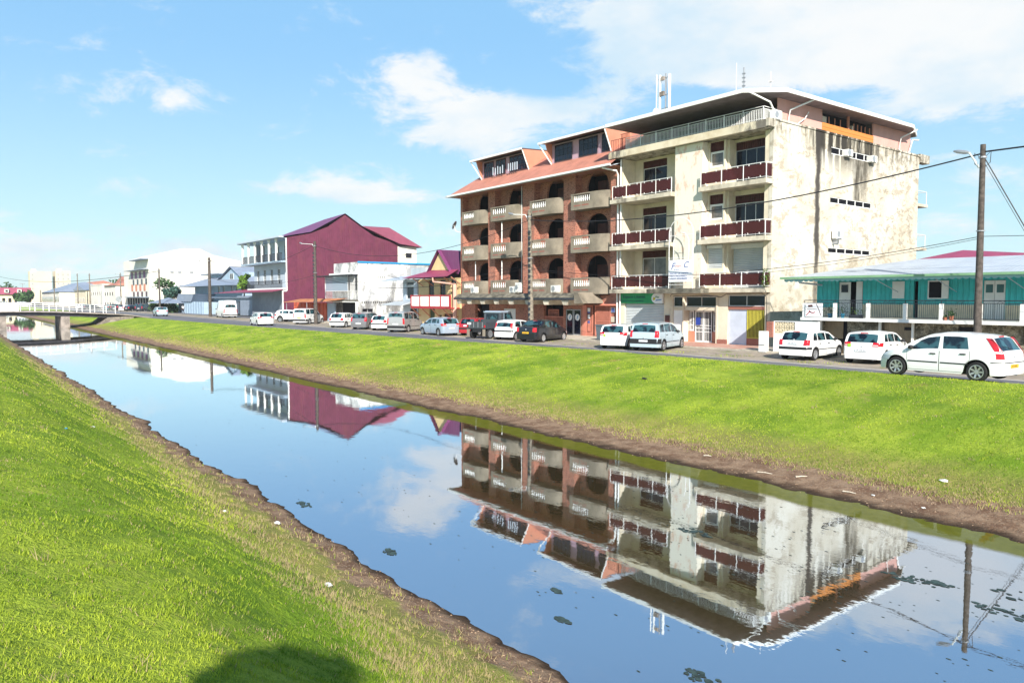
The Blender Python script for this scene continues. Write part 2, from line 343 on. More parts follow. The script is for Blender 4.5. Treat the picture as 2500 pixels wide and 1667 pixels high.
def single(name, mb, m, label, cat, group=None, smooth=None):
    # one-mesh thing whose origin sits at its base
    xs = np.array(mb.v); c = Vector(((xs[:, 0].min() + xs[:, 0].max()) / 2, (xs[:, 1].min() + xs[:, 1].max()) / 2, xs[:, 2].min()))
    mb.v = [tuple(Vector(p) - c) for p in mb.v]
    o = link(bpy.data.objects.new(name, mesh(name, mb, M[m] if isinstance(m, str) else m, smooth))); o.location = c
    return tag(o, label, cat, group)
def struct(name, mb, m, smooth=None):
    o = link(bpy.data.objects.new(name, mesh(name, mb, M[m] if isinstance(m, str) else m, smooth, False))); o['kind'] = 'structure'; return o
def copy_tree(o, parent=None):
    c = o.copy(); link(c); c.parent = parent
    for ch in o.children: copy_tree(ch, c)
    return c
def PT(axis, c):
    return (lambda u, z, d: (u, c + d, z)) if axis == 'Y' else (lambda u, z, d: (c - d, u, z))
def BX(mb, axis, c, u0, u1, z0, z1, d0, d1):
    if axis == 'Y': mb.box(u0, u1, c + d0, c + d1, z0, z1)
    else: mb.box(c - d1, c - d0, u0, u1, z0, z1)
def panel(mb, axis, c, u0, u1, z0, z1, holes=(), d=.2):
    f = PT(axis, c)
    us = sorted({u0, u1} | {min(max(h[i], u0), u1) for h in holes for i in (0, 1)}); zs = sorted({z0, z1} | {min(max(h[i], z0), z1) for h in holes for i in (2, 3)})
    def solid(i, j):
        if i < 0 or j < 0 or i >= len(us) - 1 or j >= len(zs) - 1: return False
        u = (us[i] + us[i + 1]) / 2; z = (zs[j] + zs[j + 1]) / 2
        return not any(h[0] < u < h[1] and h[2] < z < h[3] for h in holes)
    for i in range(len(us) - 1):
        for j in range(len(zs) - 1):
            if not solid(i, j): continue
            a, b_, p, q = us[i], us[i + 1], zs[j], zs[j + 1]
            mb.quad(f(a, p, 0), f(b_, p, 0), f(b_, q, 0), f(a, q, 0)); mb.quad(f(a, p, d), f(a, q, d), f(b_, q, d), f(b_, p, d))
            if not solid(i - 1, j): mb.quad(f(a, p, 0), f(a, q, 0), f(a, q, d), f(a, p, d))
            if not solid(i + 1, j): mb.quad(f(b_, p, 0), f(b_, p, d), f(b_, q, d), f(b_, q, 0))
            if not solid(i, j - 1): mb.quad(f(a, p, 0), f(a, p, d), f(b_, p, d), f(b_, p, 0))
            if not solid(i, j + 1): mb.quad(f(a, q, 0), f(b_, q, 0), f(b_, q, d), f(a, q, d))
    return mb
def window(root, axis, c, u0, u1, z0, z1, fm='metalw', gm='glass', nx=2, nz=1, ft=.05, name='window', inset=.08, pane='pane'):
    mb = MB(); d0, d1 = inset, inset + .05
    e = .004
    BX(mb, axis, c, u0 + e, u0 + ft, z0 + e, z1 - e, d0, d1); BX(mb, axis, c, u1 - ft, u1 - e, z0 + e, z1 - e, d0, d1)
    BX(mb, axis, c, u0 + ft, u1 - ft, z0 + e, z0 + ft, d0, d1); BX(mb, axis, c, u0 + ft, u1 - ft, z1 - ft, z1 - e, d0, d1)
    for i in range(1, nx):
        u = u0 + (u1 - u0) * i / nx; BX(mb, axis, c, u - ft * .4, u + ft * .4, z0 + ft, z1 - ft, d0 + .005, d1 - .005)
    for j in range(1, nz):
        z = z0 + (z1 - z0) * j / nz; BX(mb, axis, c, u0 + ft, u1 - ft, z - ft * .3, z + ft * .3, d0 + .008, d1 - .008)
    o = part(root, name, mb, fm); g = MB(); BX(g, axis, c, u0 + ft * .6, u1 - ft * .6, z0 + ft * .6, z1 - ft * .6, d0 + .02, d0 + .03)
    p = part(o, pane, g, gm, local=True)
    return o
def louvre(root, axis, c, u0, u1, z0, z1, n=5, fm='metalw', gm='dark', name='louvre_window', div=1):
    mb = MB(); e = .004
    for i in range(div + 1):
        u = u0 + (u1 - u0) * i / div; BX(mb, axis, c, max(u0 + e, u - .028), min(u1 - e, u + .028), z0 + e, z1 - e, .02, .07)
    BX(mb, axis, c, u0 + .04, u1 - .04, z0 + e, z0 + .05, .022, .068); BX(mb, axis, c, u0 + .04, u1 - .04, z1 - .05, z1 - e, .022, .068)
    o = part(root, name, mb, fm); g = MB(); BX(g, axis, c, u0 + .02, u1 - .02, z0 + .02, z1 - .02, .10, .11)
    for j in range(n):
        z = z0 + .06 + (z1 - z0 - .12) * (j + .5) / n; BX(g, axis, c, u0 + .04, u1 - .04, z - .012, z + .012, .06, .10)
    part(o, 'slats', g, gm, local=True); return o
def text(root, name, body, size, m, loc, rot=(PI / 2, 0, 0), extr=.004, align='LEFT', sx=1., shear=0., sub=None):
    cu = bpy.data.curves.new(name, 'FONT'); cu.body = body; cu.size = size; cu.extrude = extr; cu.align_x = align; cu.shear = shear; cu.resolution_u = 3
    o = bpy.data.objects.new(name, cu); sc.collection.objects.link(o); bpy.context.view_layer.update()
    me = bpy.data.meshes.new_from_object(o.evaluated_get(bpy.context.evaluated_depsgraph_get())); bpy.data.objects.remove(o); bpy.data.curves.remove(cu)
    me.materials.clear(); me.materials.append(M[m] if isinstance(m, str) else m)
    mt = Matrix.Translation(Vector(loc)) @ Matrix.Rotation(rot[2], 4, 'Z') @ Matrix.Rotation(rot[1], 4, 'Y') @ Matrix.Rotation(rot[0], 4, 'X') @ Matrix.Diagonal((sx, 1, 1, 1))
    me.transform(mt); t_ = link(bpy.data.objects.new(name, me)); t_.parent = root
    if sub is None: t_.location = -ROOTLOC(root)
    return t_
def sag(p, q, s, n=16):
    p = Vector(p); q = Vector(q); return [p.lerp(q, i / n) - Vector((0, 0, s * 4 * (i / n) * (1 - i / n))) for i in range(n + 1)]
# ================= ground =================
def fbm(x, y, s, seed=0):
    r = np.random.default_rng(seed); o = 0
    for k in range(5):
        a = r.uniform(0, 6.28, 4); f = s * 1.9 ** k; th = r.uniform(0, 3.14)
        o = o + (.55 ** k) * (np.sin(f * (x * math.cos(th) + y * math.sin(th)) + a[0]) * np.sin(f * 1.13 * (-x * math.sin(th) + y * math.cos(th)) + a[1]))
    return o
def crest(X): return np.interp(X, [-400, -160, -100, -76, -45, -29, -20, -13, -8, 50], [22.5, 23.3, 24.3, 25.4, 26.7, 27.3, 26.1, 25.0, 24.7, 24.7])
def crz(X): return np.interp(X, [-400, -80, -45, -29, -20, -13, -8, 50], [.03, .06, .13, .24, .35, .45, .49, .49])
def height(X, Y):
    X = np.asarray(X, float); Y = np.asarray(Y, float)
    Yw = Y + .13 * fbm(X, Y * .2, .9, 3) * np.clip(1 - np.abs(Y - 10) / 40, 0, 1) + .05 * fbm(X, Y, 3.5, 5)
    base = np.interp(Yw, [-300, -60, -3, -.2, 1.2, 2.6, 4.2, 4.75, 5.45, 6.6, 13.4, 15.1, 16.7, 17.6], [1.2, 1.3, 1.5, 1.42, .95, .05, -1.02, -1.19, -1.35, -1.9, -1.9, -1.35, -1.21, -1.02])
    cr = crest(X); cz = crz(X)
    t = np.clip((Yw - 17.6) / np.maximum(cr - 17.6, .4), 0, 1); up = -1.02 + (cz + 1.02) * (1 - (1 - t) ** 1.45)
    z = np.where(Yw > 17.6, up, base)
    t2 = np.clip((Y - cr) / .9, 0, 1); rz = (cz - .03) * np.clip((30.9 - Y) / 5.5, 0, 1) - .07; z = np.where(Y > cr, cz + (rz - cz) * t2 * t2 * (3 - 2 * t2), z)
    grassy = np.clip((Y - 16.8) / 2, 0, 1) * np.clip((cr + .2 - Y) / 1.5, 0, 1) + np.clip((4.2 - Y) / 2, 0, 1)
    z = z + grassy * (.075 * fbm(X, Y, .38, 1) + .025 * fbm(X, Y, 1.6, 2))
    z = z + np.clip(grassy + ((Y > 4) & (Y < 18)), 0, 1) * .012 * fbm(X, Y, 7, 4)
    # the canal ends far down the street
    e = np.clip((-X - 310) / 12, 0, 1); z = z * (1 - e) + np.maximum(z, -.06) * e
    return z
def nonuni(segs):
    o = []
    for a, b, st in segs: o += list(np.arange(a, b, st))
    return np.array(o + [segs[-1][1]])
gx = nonuni([(-1500, -1000, 250), (-1000, -340, 30), (-340, -130, 2.5), (-130, -60, 1.0), (-60, -25, .4), (-25, 3, .16), (3, 20, 1), (20, 400, 40)])
gy = nonuni([(-300, -100, 100), (-100, -6, 10), (-6, -1, .5), (-1, 4, .16), (4, 6.6, .08), (6.6, 13.6, 1.4), (13.6, 18, .1), (18, 32, .25), (32, 60, 4), (60, 400, 40), (400, 1500, 300)])
X_, Y_g = np.meshgrid(gx, gy, indexing='ij'); Zg = height(X_, Y_g)
n0, n1 = X_.shape
me = bpy.data.meshes.new('ground'); co = np.stack([X_, Y_g, Zg], -1).reshape(-1, 3)
idx = np.arange(n0 * n1).reshape(n0, n1)
fa = np.stack([idx[:-1, :-1], idx[1:, :-1], idx[1:, 1:], idx[:-1, 1:]], -1).reshape(-1, 4)
def npmesh(me, co, fa):
    me.vertices.add(len(co)); me.vertices.foreach_set('co', co.astype('f').ravel())
    k = fa.shape[1]; me.loops.add(fa.size); me.loops.foreach_set('vertex_index', fa.astype('i').ravel())
    me.polygons.add(len(fa)); me.polygons.foreach_set('loop_start', np.arange(0, fa.size, k, dtype='i')); me.polygons.foreach_set('loop_total', np.full(len(fa), k, 'i'))
    me.update(calc_edges=True)
npmesh(me, co, fa); me.shade_smooth()
m, t, b, P = newmat('grass_and_mud')
s = N(t, 'ShaderNodeSeparateXYZ'); t.links.new(P, s.inputs[0])
g = MIX(t, RANGE(t, NOISE(t, P, .45, 7, .65), .35, .66), (.15, .25, .018), (.34, .42, .045))
g = MIX(t, MATH(t, 'MULTIPLY', RANGE(t, NOISE(t, P, 14, 4, .7), .45, .7), .45), g, (.055, .13, .008))
dry = RANGE(t, NOISE(t, P, .8, 8, .72), .60, .70); g = MIX(t, MATH(t, 'MULTIPLY', dry, .6), g, (.30, .24, .08))
soil = MIX(t, RANGE(t, NOISE(t, P, 3, 6, .7), .3, .7), (.17, .085, .045), (.27, .16, .09))
bare = MATH(t, 'MULTIPLY', RANGE(t, NOISE(t, P, .55, 9, .8), .57, .64), RANGE(t, s.outputs[1], 22, 25))
g = MIX(t, MATH(t, 'MULTIPLY', bare, .75), g, (.42, .22, .11))
mud = MIX(t, RANGE(t, NOISE(t, P, 2.2, 7, .7), .35, .65), (.16, .09, .055), (.31, .21, .135))
mud = MIX(t, RANGE(t, NOISE(t, P, 26, 3, .6), .58, .66), mud, (.34, .26, .18))
zc = MATH(t, 'ADD', s.outputs[2], MATH(t, 'MULTIPLY', MATH(t, 'SUBTRACT', NOISE(t, P, 1.6, 7, .7), .5), .26))
nearside = MATH(t, 'LESS_THAN', s.outputs[1], 9)
zc = MATH(t, 'SUBTRACT', zc, MATH(t, 'MULTIPLY', nearside, -.03))
f = RANGE(t, zc, -1.20, -1.12)
near_x = MATH(t, 'MULTIPLY', nearside, RANGE(t, s.outputs[0], -24, -6))
strawf = MATH(t, 'MULTIPLY', RANGE(t, zc, -1.24, -1.1), MATH(t, 'MAXIMUM', RANGE(t, zc, -.66, -1.0), MATH(t, 'MULTIPLY', near_x, RANGE(t, zc, .1, -.8))))
g = MIX(t, MATH(t, 'MULTIPLY', strawf, .6), g, (.27, .20, .085))
c = MIX(t, f, mud, g)
wet = RANGE(t, s.outputs[2], -1.30, -1.345); c = MIX(t, wet, c, (.05, .032, .02))
town = MATH(t, 'GREATER_THAN', s.outputs[1], 31.4)
c = MIX(t, town, c, MIX(t, RANGE(t, NOISE(t, P, .5, 6, .7), .4, .6), (.20, .17, .13), (.11, .13, .05)))
setc(t, b.inputs['Base Color'], c); b.inputs['Roughness'].default_value = .95; b.inputs['Specular IOR Level'].default_value = .15
hgt = MATH(t, 'ADD', MATH(t, 'MULTIPLY', NOISE(t, P, 9, 5, .7), 1.0), MATH(t, 'MULTIPLY', NOISE(t, P, 32, 3, .7), .5))
bump(t, b, hgt, .9, .07); me.materials.append(m)
o = link(bpy.data.objects.new('ground', me)); o['kind'] = 'structure'

# ---- water ----
me = bpy.data.meshes.new('canal_water'); WZ = -1.35
wx = np.array([-330, -200, -100, -50, -20, 20, 120.]); A_, B_ = np.meshgrid(wx, np.array([4.2, 10, 16.2]), indexing='ij')
co = np.stack([A_, B_, np.full_like(A_, WZ)], -1).reshape(-1, 3); idx = np.arange(21).reshape(7, 3)
npmesh(me, co, np.stack([idx[:-1, :-1], idx[1:, :-1], idx[1:, 1:], idx[:-1, 1:]], -1).reshape(-1, 4))
m, t, b, P = newmat('muddy_still_water'); t.nodes.remove(b)
df = N(t, 'ShaderNodeBsdfDiffuse'); df.inputs[0].default_value = (.065, .045, .018, 1)
gl = N(t, 'ShaderNodeBsdfGlossy'); gl.inputs[1].default_value = .015; gl.inputs[0].default_value = (.80, .88, .97, 1)
lw = N(t, 'ShaderNodeFresnel'); lw.inputs[0].default_value = 1.33
fac = RANGE(t, lw.outputs[0], .02, .5, .66, .97, smooth=False)
t.links.new(MIX(t, RANGE(t, lw.outputs[0], .05, .6), (.66, .75, .87), (.95, .98, 1.0)), gl.inputs[0])
h1 = NOISE(t, P, 2.2, 4, .55, mul=(1, 1.6, 1)); h2 = NOISE(t, P, .5, 2, .5)
amp = RANGE(t, h2, .35, .7, .25, 1.)
dd = VM(t, 'LENGTH', VM(t, 'SUBTRACT', P, (-5.3, 8.1, WZ)), out=1)
ring = MATH(t, 'MULTIPLY', MATH(t, 'SINE', MATH(t, 'MULTIPLY', dd, 52.)), MATH(t, 'MULTIPLY', RANGE(t, dd, .85, .25), RANGE(t, dd, .05, .2)))
hh = MATH(t, 'ADD', MATH(t, 'MULTIPLY', MATH(t, 'MULTIPLY', h1, amp), .0014), MATH(t, 'MULTIPLY', ring, .00004))
bn = N(t, 'ShaderNodeBump'); bn.inputs['Strength'].default_value = 1; bn.inputs['Distance'].default_value = 1.0
t.links.new(hh, bn.inputs['Height'])
for q in (gl, lw): t.links.new(bn.outputs[0], q.inputs['Normal'])
mx = N(t, 'ShaderNodeMixShader'); sy = N(t, 'ShaderNodeSeparateXYZ'); t.links.new(P, sy.inputs[0]); yy_ = MATH(t, 'ADD', sy.outputs[1], MATH(t, 'MULTIPLY', MATH(t, 'SUBTRACT', NOISE(t, P, .9, 6, .65), .5), .55))
shal = RANGE(t, yy_, 14.05, 14.35)   # weedy olive shallows along the far shore
setc(t, df.inputs[0], MIX(t, shal, (.105, .072, .028), MIX(t, NOISE(t, P, 5, 5, .7), (.06, .07, .008), (.16, .16, .025))))
fac = MATH(t, 'MULTIPLY', fac, MATH(t, 'SUBTRACT', 1, MATH(t, 'MULTIPLY', shal, .9)))
t.links.new(fac, mx.inputs[0]); t.links.new(df.outputs[0], mx.inputs[1]); t.links.new(gl.outputs[0], mx.inputs[2])
t.links.new(mx.outputs[0], t.nodes['Material Output'].inputs['Surface']); me.materials.append(m)
o = link(bpy.data.objects.new('canal_water', me)); o['kind'] = 'structure'
# ---- road, gutter, parking strip, pavement ----
m, t, b, P = newmat('asphalt')
c = MIX(t, RANGE(t, NOISE(t, P, .35, 7, .6, mul=(.25, 1, 1)), .3, .7), (.10, .10, .115), (.165, .16, .165))
c = MIX(t, RANGE(t, NOISE(t, P, 40, 2, .5), .55, .7), c, (.22, .21, .20)); setc(t, b.inputs['Base Color'], c); b.inputs['Roughness'].default_value = .8
bump(t, b, NOISE(t, P, 60, 2, .5), .3, .01); M['asphalt'] = m
M['gutter'] = mat('concrete_gutter', (.46, .43, .38), .9, .2, 1.5, .2)
M['kerb'] = mat('kerb_stone', (.42, .38, .31), .9, .3, 2, .3)
m, t, b, P = newmat('dusty_parking_strip')
c = MIX(t, RANGE(t, NOISE(t, P, .9, 7, .65), .35, .65), (.24, .20, .16), (.36, .30, .23))
c = MIX(t, RANGE(t, NOISE(t, P, .7, 8, .75), .55, .62), c, (.13, .17, .03)); setc(t, b.inputs['Base Color'], c); b.inputs['Roughness'].default_value = .95
bump(t, b, NOISE(t, P, 12, 5, .6), .5, .03); M['parking'] = m
m, t, b, P = newmat('red_pavement_tiles')
ch = N(t, 'ShaderNodeTexBrick'); ch.offset = 0; ch.inputs['Scale'].default_value = 1; ch.inputs['Brick Width'].default_value = .4; ch.inputs['Row Height'].default_value = .4; ch.inputs['Mortar Size'].default_value = .008
ch.inputs['Color1'].default_value = (.46, .20, .14, 1); ch.inputs['Color2'].default_value = (.52, .27, .20, 1); ch.inputs['Mortar'].default_value = (.3, .2, .16, 1)
t.links.new(P, ch.inputs['Vector']); c = MIX(t, MATH(t, 'MULTIPLY', RANGE(t, NOISE(t, P, 1.2, 6, .7), .42, .66), .6), ch.outputs[0], (.55, .45, .38))
setc(t, b.inputs['Base Color'], c); b.inputs['Roughness'].default_value = .7; M['redtile'] = m
M['pave'] = mat('pale_concrete_pavement', (.50, .44, .35), .9, .2, 1.0, .2, dirt=(.2, .17, .12), dirtamt=.5)
xs = list(np.concatenate([np.arange(-400, -20, 10), np.arange(-20, 81, 5)]))
road = MB(); rzf = lambda x, y: max(0, (float(crz(x)) - .05) * min(1, max(0, (30.9 - y) / 5.5)))
road.grid([[(x, y, rzf(x, y)) for y in np.linspace(float(crest(x)) + .6, 30.85, 7)] for x in xs]); struct('road', road, 'asphalt')
gut = MB(); gut.grid([[(x, 30.852, .004), (x, 31.15, .004)] for x in xs]); struct('road_gutter', gut, 'gutter')
pk = MB(); pk.grid([[(x, 31.152, .008), (x, 32.5, .03), (x, 35.0, .075)] for x in xs]); struct('parking_strip', pk, 'parking')
ae = MB(); ae.grid([[(x, 31.15, .012), (x, 40, .012)] for x in (-400, -250, -150, -101)]); struct('side_road', ae, 'asphalt')
kb = MB()
x = -98.
while x < 30:
    kb.box(x, x + .99, 35.0, 35.16, 0, .152 + random.uniform(-.008, .008)); x += 1.0
struct('kerb', kb, 'kerb')
pv = MB(); pv.grid([[(x, 35.161, .145), (x, 41, .145)] for x in (-98, -58, -33.5)]); pv.grid([[(x, 35.161, .145), (x, 41, .145)] for x in (-24.9, 30)]); struct('pavement', pv, 'pave')
rt_ = MB(); rt_.grid([[(x, 35.161, .145), (x, 41, .145)] for x in (-33.5, -24.9)]); struct('red_tiled_pavement', rt_, 'redtile')
# ---- faint lane dashes ----
dm = MB(); M['dash'] = mat('worn_road_paint', (.42, .42, .42), .8, .3, 6)
for k in range(24):
    x0 = -130 - k * 6.; dm.quad((x0, 27.9, .004), (x0 + 2.5, 27.9, .004), (x0 + 2.5, 28.05, .004), (x0, 28.05, .004))
struct('lane_marking', dm, 'dash')
# ---- bridge over the canal ----
BXc, BW = -127., 4.
br = thing('road_bridge', 'low concrete road bridge with white railings crossing the canal', 'bridge', (BXc, 10, -1.4))
def bz(y): return 1.18 - .55 * max(0, (y - 9) / 12) ** 1.6 - .35 * max(0, (3 - y) / 10)
ys = [-14, -8, -3, 1, 4, 7, 10, 13, 16, 19, 22, 25.4]; d_ = MB()
for y0, y1 in zip(ys[:-1], ys[1:]):
    a, c_ = bz(y0), bz(y1)
    if y1 > 25: c_ = .04
    q = [(y0, a), (y1, c_), (y1, c_ - .16), (y0, a - .16)]
    d_.prism([(BXc - BW, y, z) for y, z in q], (2 * BW, 0, 0))
M['bdeck'] = mat('bridge_deck_edge', (.26, .22, .20), .9, .3, 1, .3); M['bbeam'] = mat('bridge_beam', (.035, .033, .04), .9, .3, 1.5, .3)
M['pier'] = mat('bridge_pier_concrete', (.24, .20, .17), .9, .35, 1.2, .3, dirt=(.08, .07, .06), dirtamt=.7)
part(br, 'deck', d_, 'bdeck')
be = MB()
for y0, y1 in zip(ys[1:-1], ys[2:-1]):
    q = [(y0, bz(y0) - .162), (y1, bz(y1) - .162), (y1, bz(y1) - .68), (y0, bz(y0) - .68)]
    for sx in (-1, -.33, .33, .93): be.prism([(BXc + sx * (BW - .5), y, z) for y, z in q], (.28, 0, 0))
part(br, 'beam', be, 'bbeam')
for yc in (6.4, 14.0):
    p_ = MB(); p_.box(BXc - BW + .4, BXc + BW - .45, yc - .55, yc + .55, -1.95, bz(yc) - .69); part(br, 'pier', p_, 'pier')
for s_, y0 in ((1, 19.4), (-1, .4)):
    p_ = MB(); q = [(y0 - s_ * 1.6, -1.2), (y0, .12), (y0 + s_ * 3.5, .35), (y0 + s_ * 3.5, -2), (y0 - s_ * 1.6, -2)]
    p_.prism([(BXc - BW + .2, y, z) for y, z in q], (2 * BW - .4, 0, 0)); part(br, 'abutment', p_, 'pier')
for sx in (1, -1):
    r_ = MB(); xx = BXc + sx * (BW - .12)
    py = [-10, -7.2, -4.4, -1.6, 1.2, 4, 6.6, 8.6, 10.3, 12, 13.7, 15.4, 17.1, 18.8, 20.4]
    for y in py[6:]: r_.box(xx - .05, xx + .05, y - .05, y + .05, bz(y) - .05, bz(y) + 1.16)
    for hz_ in (.3, .58, .86, 1.14):
        r_.tube([(xx, y, bz(y) + hz_) for y in py[6:]], .035 if hz_ > 1 else .02, 6)
    part(br, 'railing', r_, 'metalw')
    r_ = MB(); q = [(y, bz(y) + .02) for y in (-9, 0, 8.4)]
    r_.prism([(xx - .1, y, z) for y, z in q] + [(xx - .1, y, z + .95) for y, z in q[::-1]], (.2, 0, 0)); part(br, 'parapet', r_, 'white')

# ================= grass blades =================
def grass_mat(name, c1, c2, dryc):
    m, t, b, P = newmat(name)
    at = N(t, 'ShaderNodeAttribute', attribute_name='tint'); at2 = N(t, 'ShaderNodeAttribute', attribute_name='dry')
    c = MIX(t, at.outputs['Fac'], c1, c2); c = MIX(t, at2.outputs['Fac'], c, dryc)
    setc(t, b.inputs['Base Color'], c); b.inputs['Roughness'].default_value = .6; b.inputs['Specular IOR Level'].default_value = .2
    tl = N(t, 'ShaderNodeBsdfTranslucent'); setc(t, tl.inputs[0], c); mx = N(t, 'ShaderNodeMixShader'); mx.inputs[0].default_value = .35
    t.links.new(b.outputs[0], mx.inputs[1]); t.links.new(tl.outputs[0], mx.inputs[2]); t.links.new(mx.outputs[0], t.nodes['Material Output'].inputs['Surface'])
    return m
GM = grass_mat('grass_blades', (.15, .265, .016), (.50, .58, .055), (.46, .36, .19))
def blades(name, X, Y, hgt, wid, dry, tint):
    n = len(X); Z = height(X, Y) - .01
    D = np.hypot(X, Y); a = rng.uniform(0, 2 * PI, n); ux, uy = np.cos(a) * wid, np.sin(a) * wid
    la = rng.uniform(0, 2 * PI, n); ll = hgt * rng.uniform(.1, .9, n)
    co = np.empty((n, 3, 3)); co[:, 0] = np.stack([X - ux, Y - uy, Z], -1); co[:, 1] = np.stack([X + ux, Y + uy, Z], -1)
    co[:, 2] = np.stack([X + np.cos(la) * ll, Y + np.sin(la) * ll, Z + hgt], -1)
    me = bpy.data.meshes.new(name); npmesh(me, co.reshape(-1, 3), np.arange(n * 3).reshape(n, 3))
    for nm, v in (('tint', tint), ('dry', dry)):
        at = me.attributes.new(nm, 'FLOAT', 'FACE'); at.data.foreach_set('value', v.astype('f'))
    me.materials.append(GM); o = link(bpy.data.objects.new(name, me)); o['kind'] = 'stuff'; return o
def gz_(x, y): return float(height(np.array([x]), np.array([y]))[0])
def polar(n, dmin, dmax, ymin, ymax, a0=-1.0, a1=.95, pw=.35):
    d = dmin * (dmax / dmin) ** (rng.uniform(0, 1, n) ** (1 - pw * .5)); th = rng.uniform(a0, a1, n)
    fx, fy = -math.cos(R(37.67)), math.sin(R(37.67)); rx, ry = math.sin(R(37.67)), math.cos(R(37.67))
    X = d * (fx * np.cos(th) + rx * np.sin(th)); Y = d * (fy * np.cos(th) + ry * np.sin(th)); k = (Y > ymin) & (Y < ymax) & (X < 6)
    return X[k], Y[k], d[k]
def patchy(X, Y): return np.clip(.45 + .35 * fbm(X, Y, .45, 10) + .35 * fbm(X, Y, 1.7, 11) + rng.normal(0, .2, len(X)), 0, 1)
X, Y, d = polar(820000, 1.6, 75, -4, 5.25, a0=-1.05, a1=.75)
k = rng.uniform(0, 1, len(X)) < np.clip((4.75 + .3 * fbm(X, Y, 1.5, 9) - .35 * np.clip((X + 20) / 16, 0, 1) - Y) / 1.1, 0.07, 1); X, Y, d = X[k], Y[k], d[k]
straw = np.clip((Y - 3.3 + .9 * np.clip((X + 22) / 16, 0, 1)) / 1.1 + .3 * fbm(X, Y, 2, 12), 0, 1)
dry = (rng.uniform(0, 1, len(X)) < .05 + .62 * straw + .3 * (fbm(X, Y, 2.6, 41) > 1.0)).astype(float)
blades('near_bank_grass', X, Y, rng.uniform(.012, .034, len(X)) * (1 + 1.6 * straw) * np.clip(1 + d * .012, 1, 1.5), np.clip(.0013 + .00045 * d, 0, .02), dry, patchy(X, Y))
X, Y, d = polar(900000, 15, 110, 16.2, 28.1, a0=-.78, a1=.9)
k = rng.uniform(0, 1, len(X)) < np.clip((Y - 16.2 - .3 * fbm(X, Y, 1.2, 13)) / 1.1, 0.03, 1); X, Y, d = X[k], Y[k], d[k]
k = (Y < crest(X) + .5); X, Y, d = X[k], Y[k], d[k]
bare = fbm(X, Y, .55, 21) + .5 * fbm(X, Y, 2.3, 22) > .95; k = ~bare | (Y < 21); X, Y, d = X[k], Y[k], d[k]
straw = np.clip((17.9 - Y) / 1.3, 0, 1)
dry = (rng.uniform(0, 1, len(X)) < .05 + .65 * straw + .12 * (fbm(X, Y, .7, 31) > .7)).astype(float)
blades('far_bank_grass', X, Y, rng.uniform(.02, .055, len(X)) * (1 + .9 * straw), .002 + .00042 * d, dry, patchy(X, Y))
# taller weed tufts and dead stalks along both mud margins and here and there on the turf
nT = 1500; TX = -np.exp(rng.uniform(np.log(2.5), np.log(60), nT)); TY = np.where(rng.uniform(0, 1, nT) < .86, rng.normal(4.3, .45, nT), rng.uniform(-1, 4, nT)); TX2 = -rng.uniform(1, 80, 2600); TY2 = np.where(rng.uniform(0, 1, 2600) < .75, rng.normal(17.0, .35, 2600), rng.uniform(17.5, 26, 2600))
cx_ = np.concatenate([TX, TX2]); cy_ = np.concatenate([TY, TY2]); kk = ((cy_ < 5.2) | (cy_ > 16.0)); cx_, cy_ = cx_[kk], cy_[kk]
X = np.repeat(cx_, 14) + rng.normal(0, .035, len(cx_) * 14) * np.clip(np.repeat(np.hypot(cx_, cy_), 14) / 12, 1, 3); Y = np.repeat(cy_, 14) + rng.normal(0, .035, len(cx_) * 14); dd_ = np.hypot(X, Y); mg = ((Y < 5.3) & (Y > 3.4)) | ((Y > 16) & (Y < 17.6))
hh_ = np.repeat(rng.uniform(.04, .10, len(cx_)), 14) * rng.uniform(.5, 1, len(X)); dr_ = np.repeat((rng.uniform(0, 1, len(cx_)) < .35).astype(float), 14); dr_ = np.where(mg, (rng.uniform(0, 1, len(X)) < .8).astype(float), dr_)
blades('weed_tufts', X, Y, hh_, .0018 + .00035 * dd_, dr_, np.repeat(rng.uniform(0, 1, len(cx_)), 14))
# pebbles and clods on the mud
pb = MB()
for k in range(2600):
    if random.random() < .45: x, y = -math.exp(random.uniform(1.2, 3.6)), random.uniform(4.6, 5.4)
    else: x, y = -random.uniform(2, 45), random.uniform(14.95, 16.9)
    s_ = random.uniform(.008, .03) * (1 if y > 9 else .7); z = gz_(x, y); a = random.uniform(0, 3)
    pb.add([(x + s_ * math.cos(a), y + s_ * math.sin(a), z), (x + s_ * math.cos(a + 2), y + s_ * math.sin(a + 2), z), (x + s_ * math.cos(a + 4), y + s_ * math.sin(a + 4), z), (x, y, z + s_ * .7)], [(0, 1, 3), (1, 2, 3), (2, 0, 3)])
o = link(bpy.data.objects.new('mud_clods', mesh('mud_clods', pb, mat('mud_clods', (.25, .17, .11), .9, .5, 9)))); o['kind'] = 'stuff'
# scrubby grass between pavement and road
X = rng.uniform(-60, -16, 9000); Y = rng.uniform(31.25, 35.0, 9000); k = (fbm(X, Y, 1.0, 17) > .55) ; X, Y = X[k], Y[k]
hz0 = height; height = lambda a, b_: np.full(len(a), .02)
blades('kerbside_weeds', X, Y, rng.uniform(.03, .1, len(X)), np.full(len(X), .02), (rng.uniform(0, 1, len(X)) < .4).astype(float), patchy(X, Y)); height = hz0
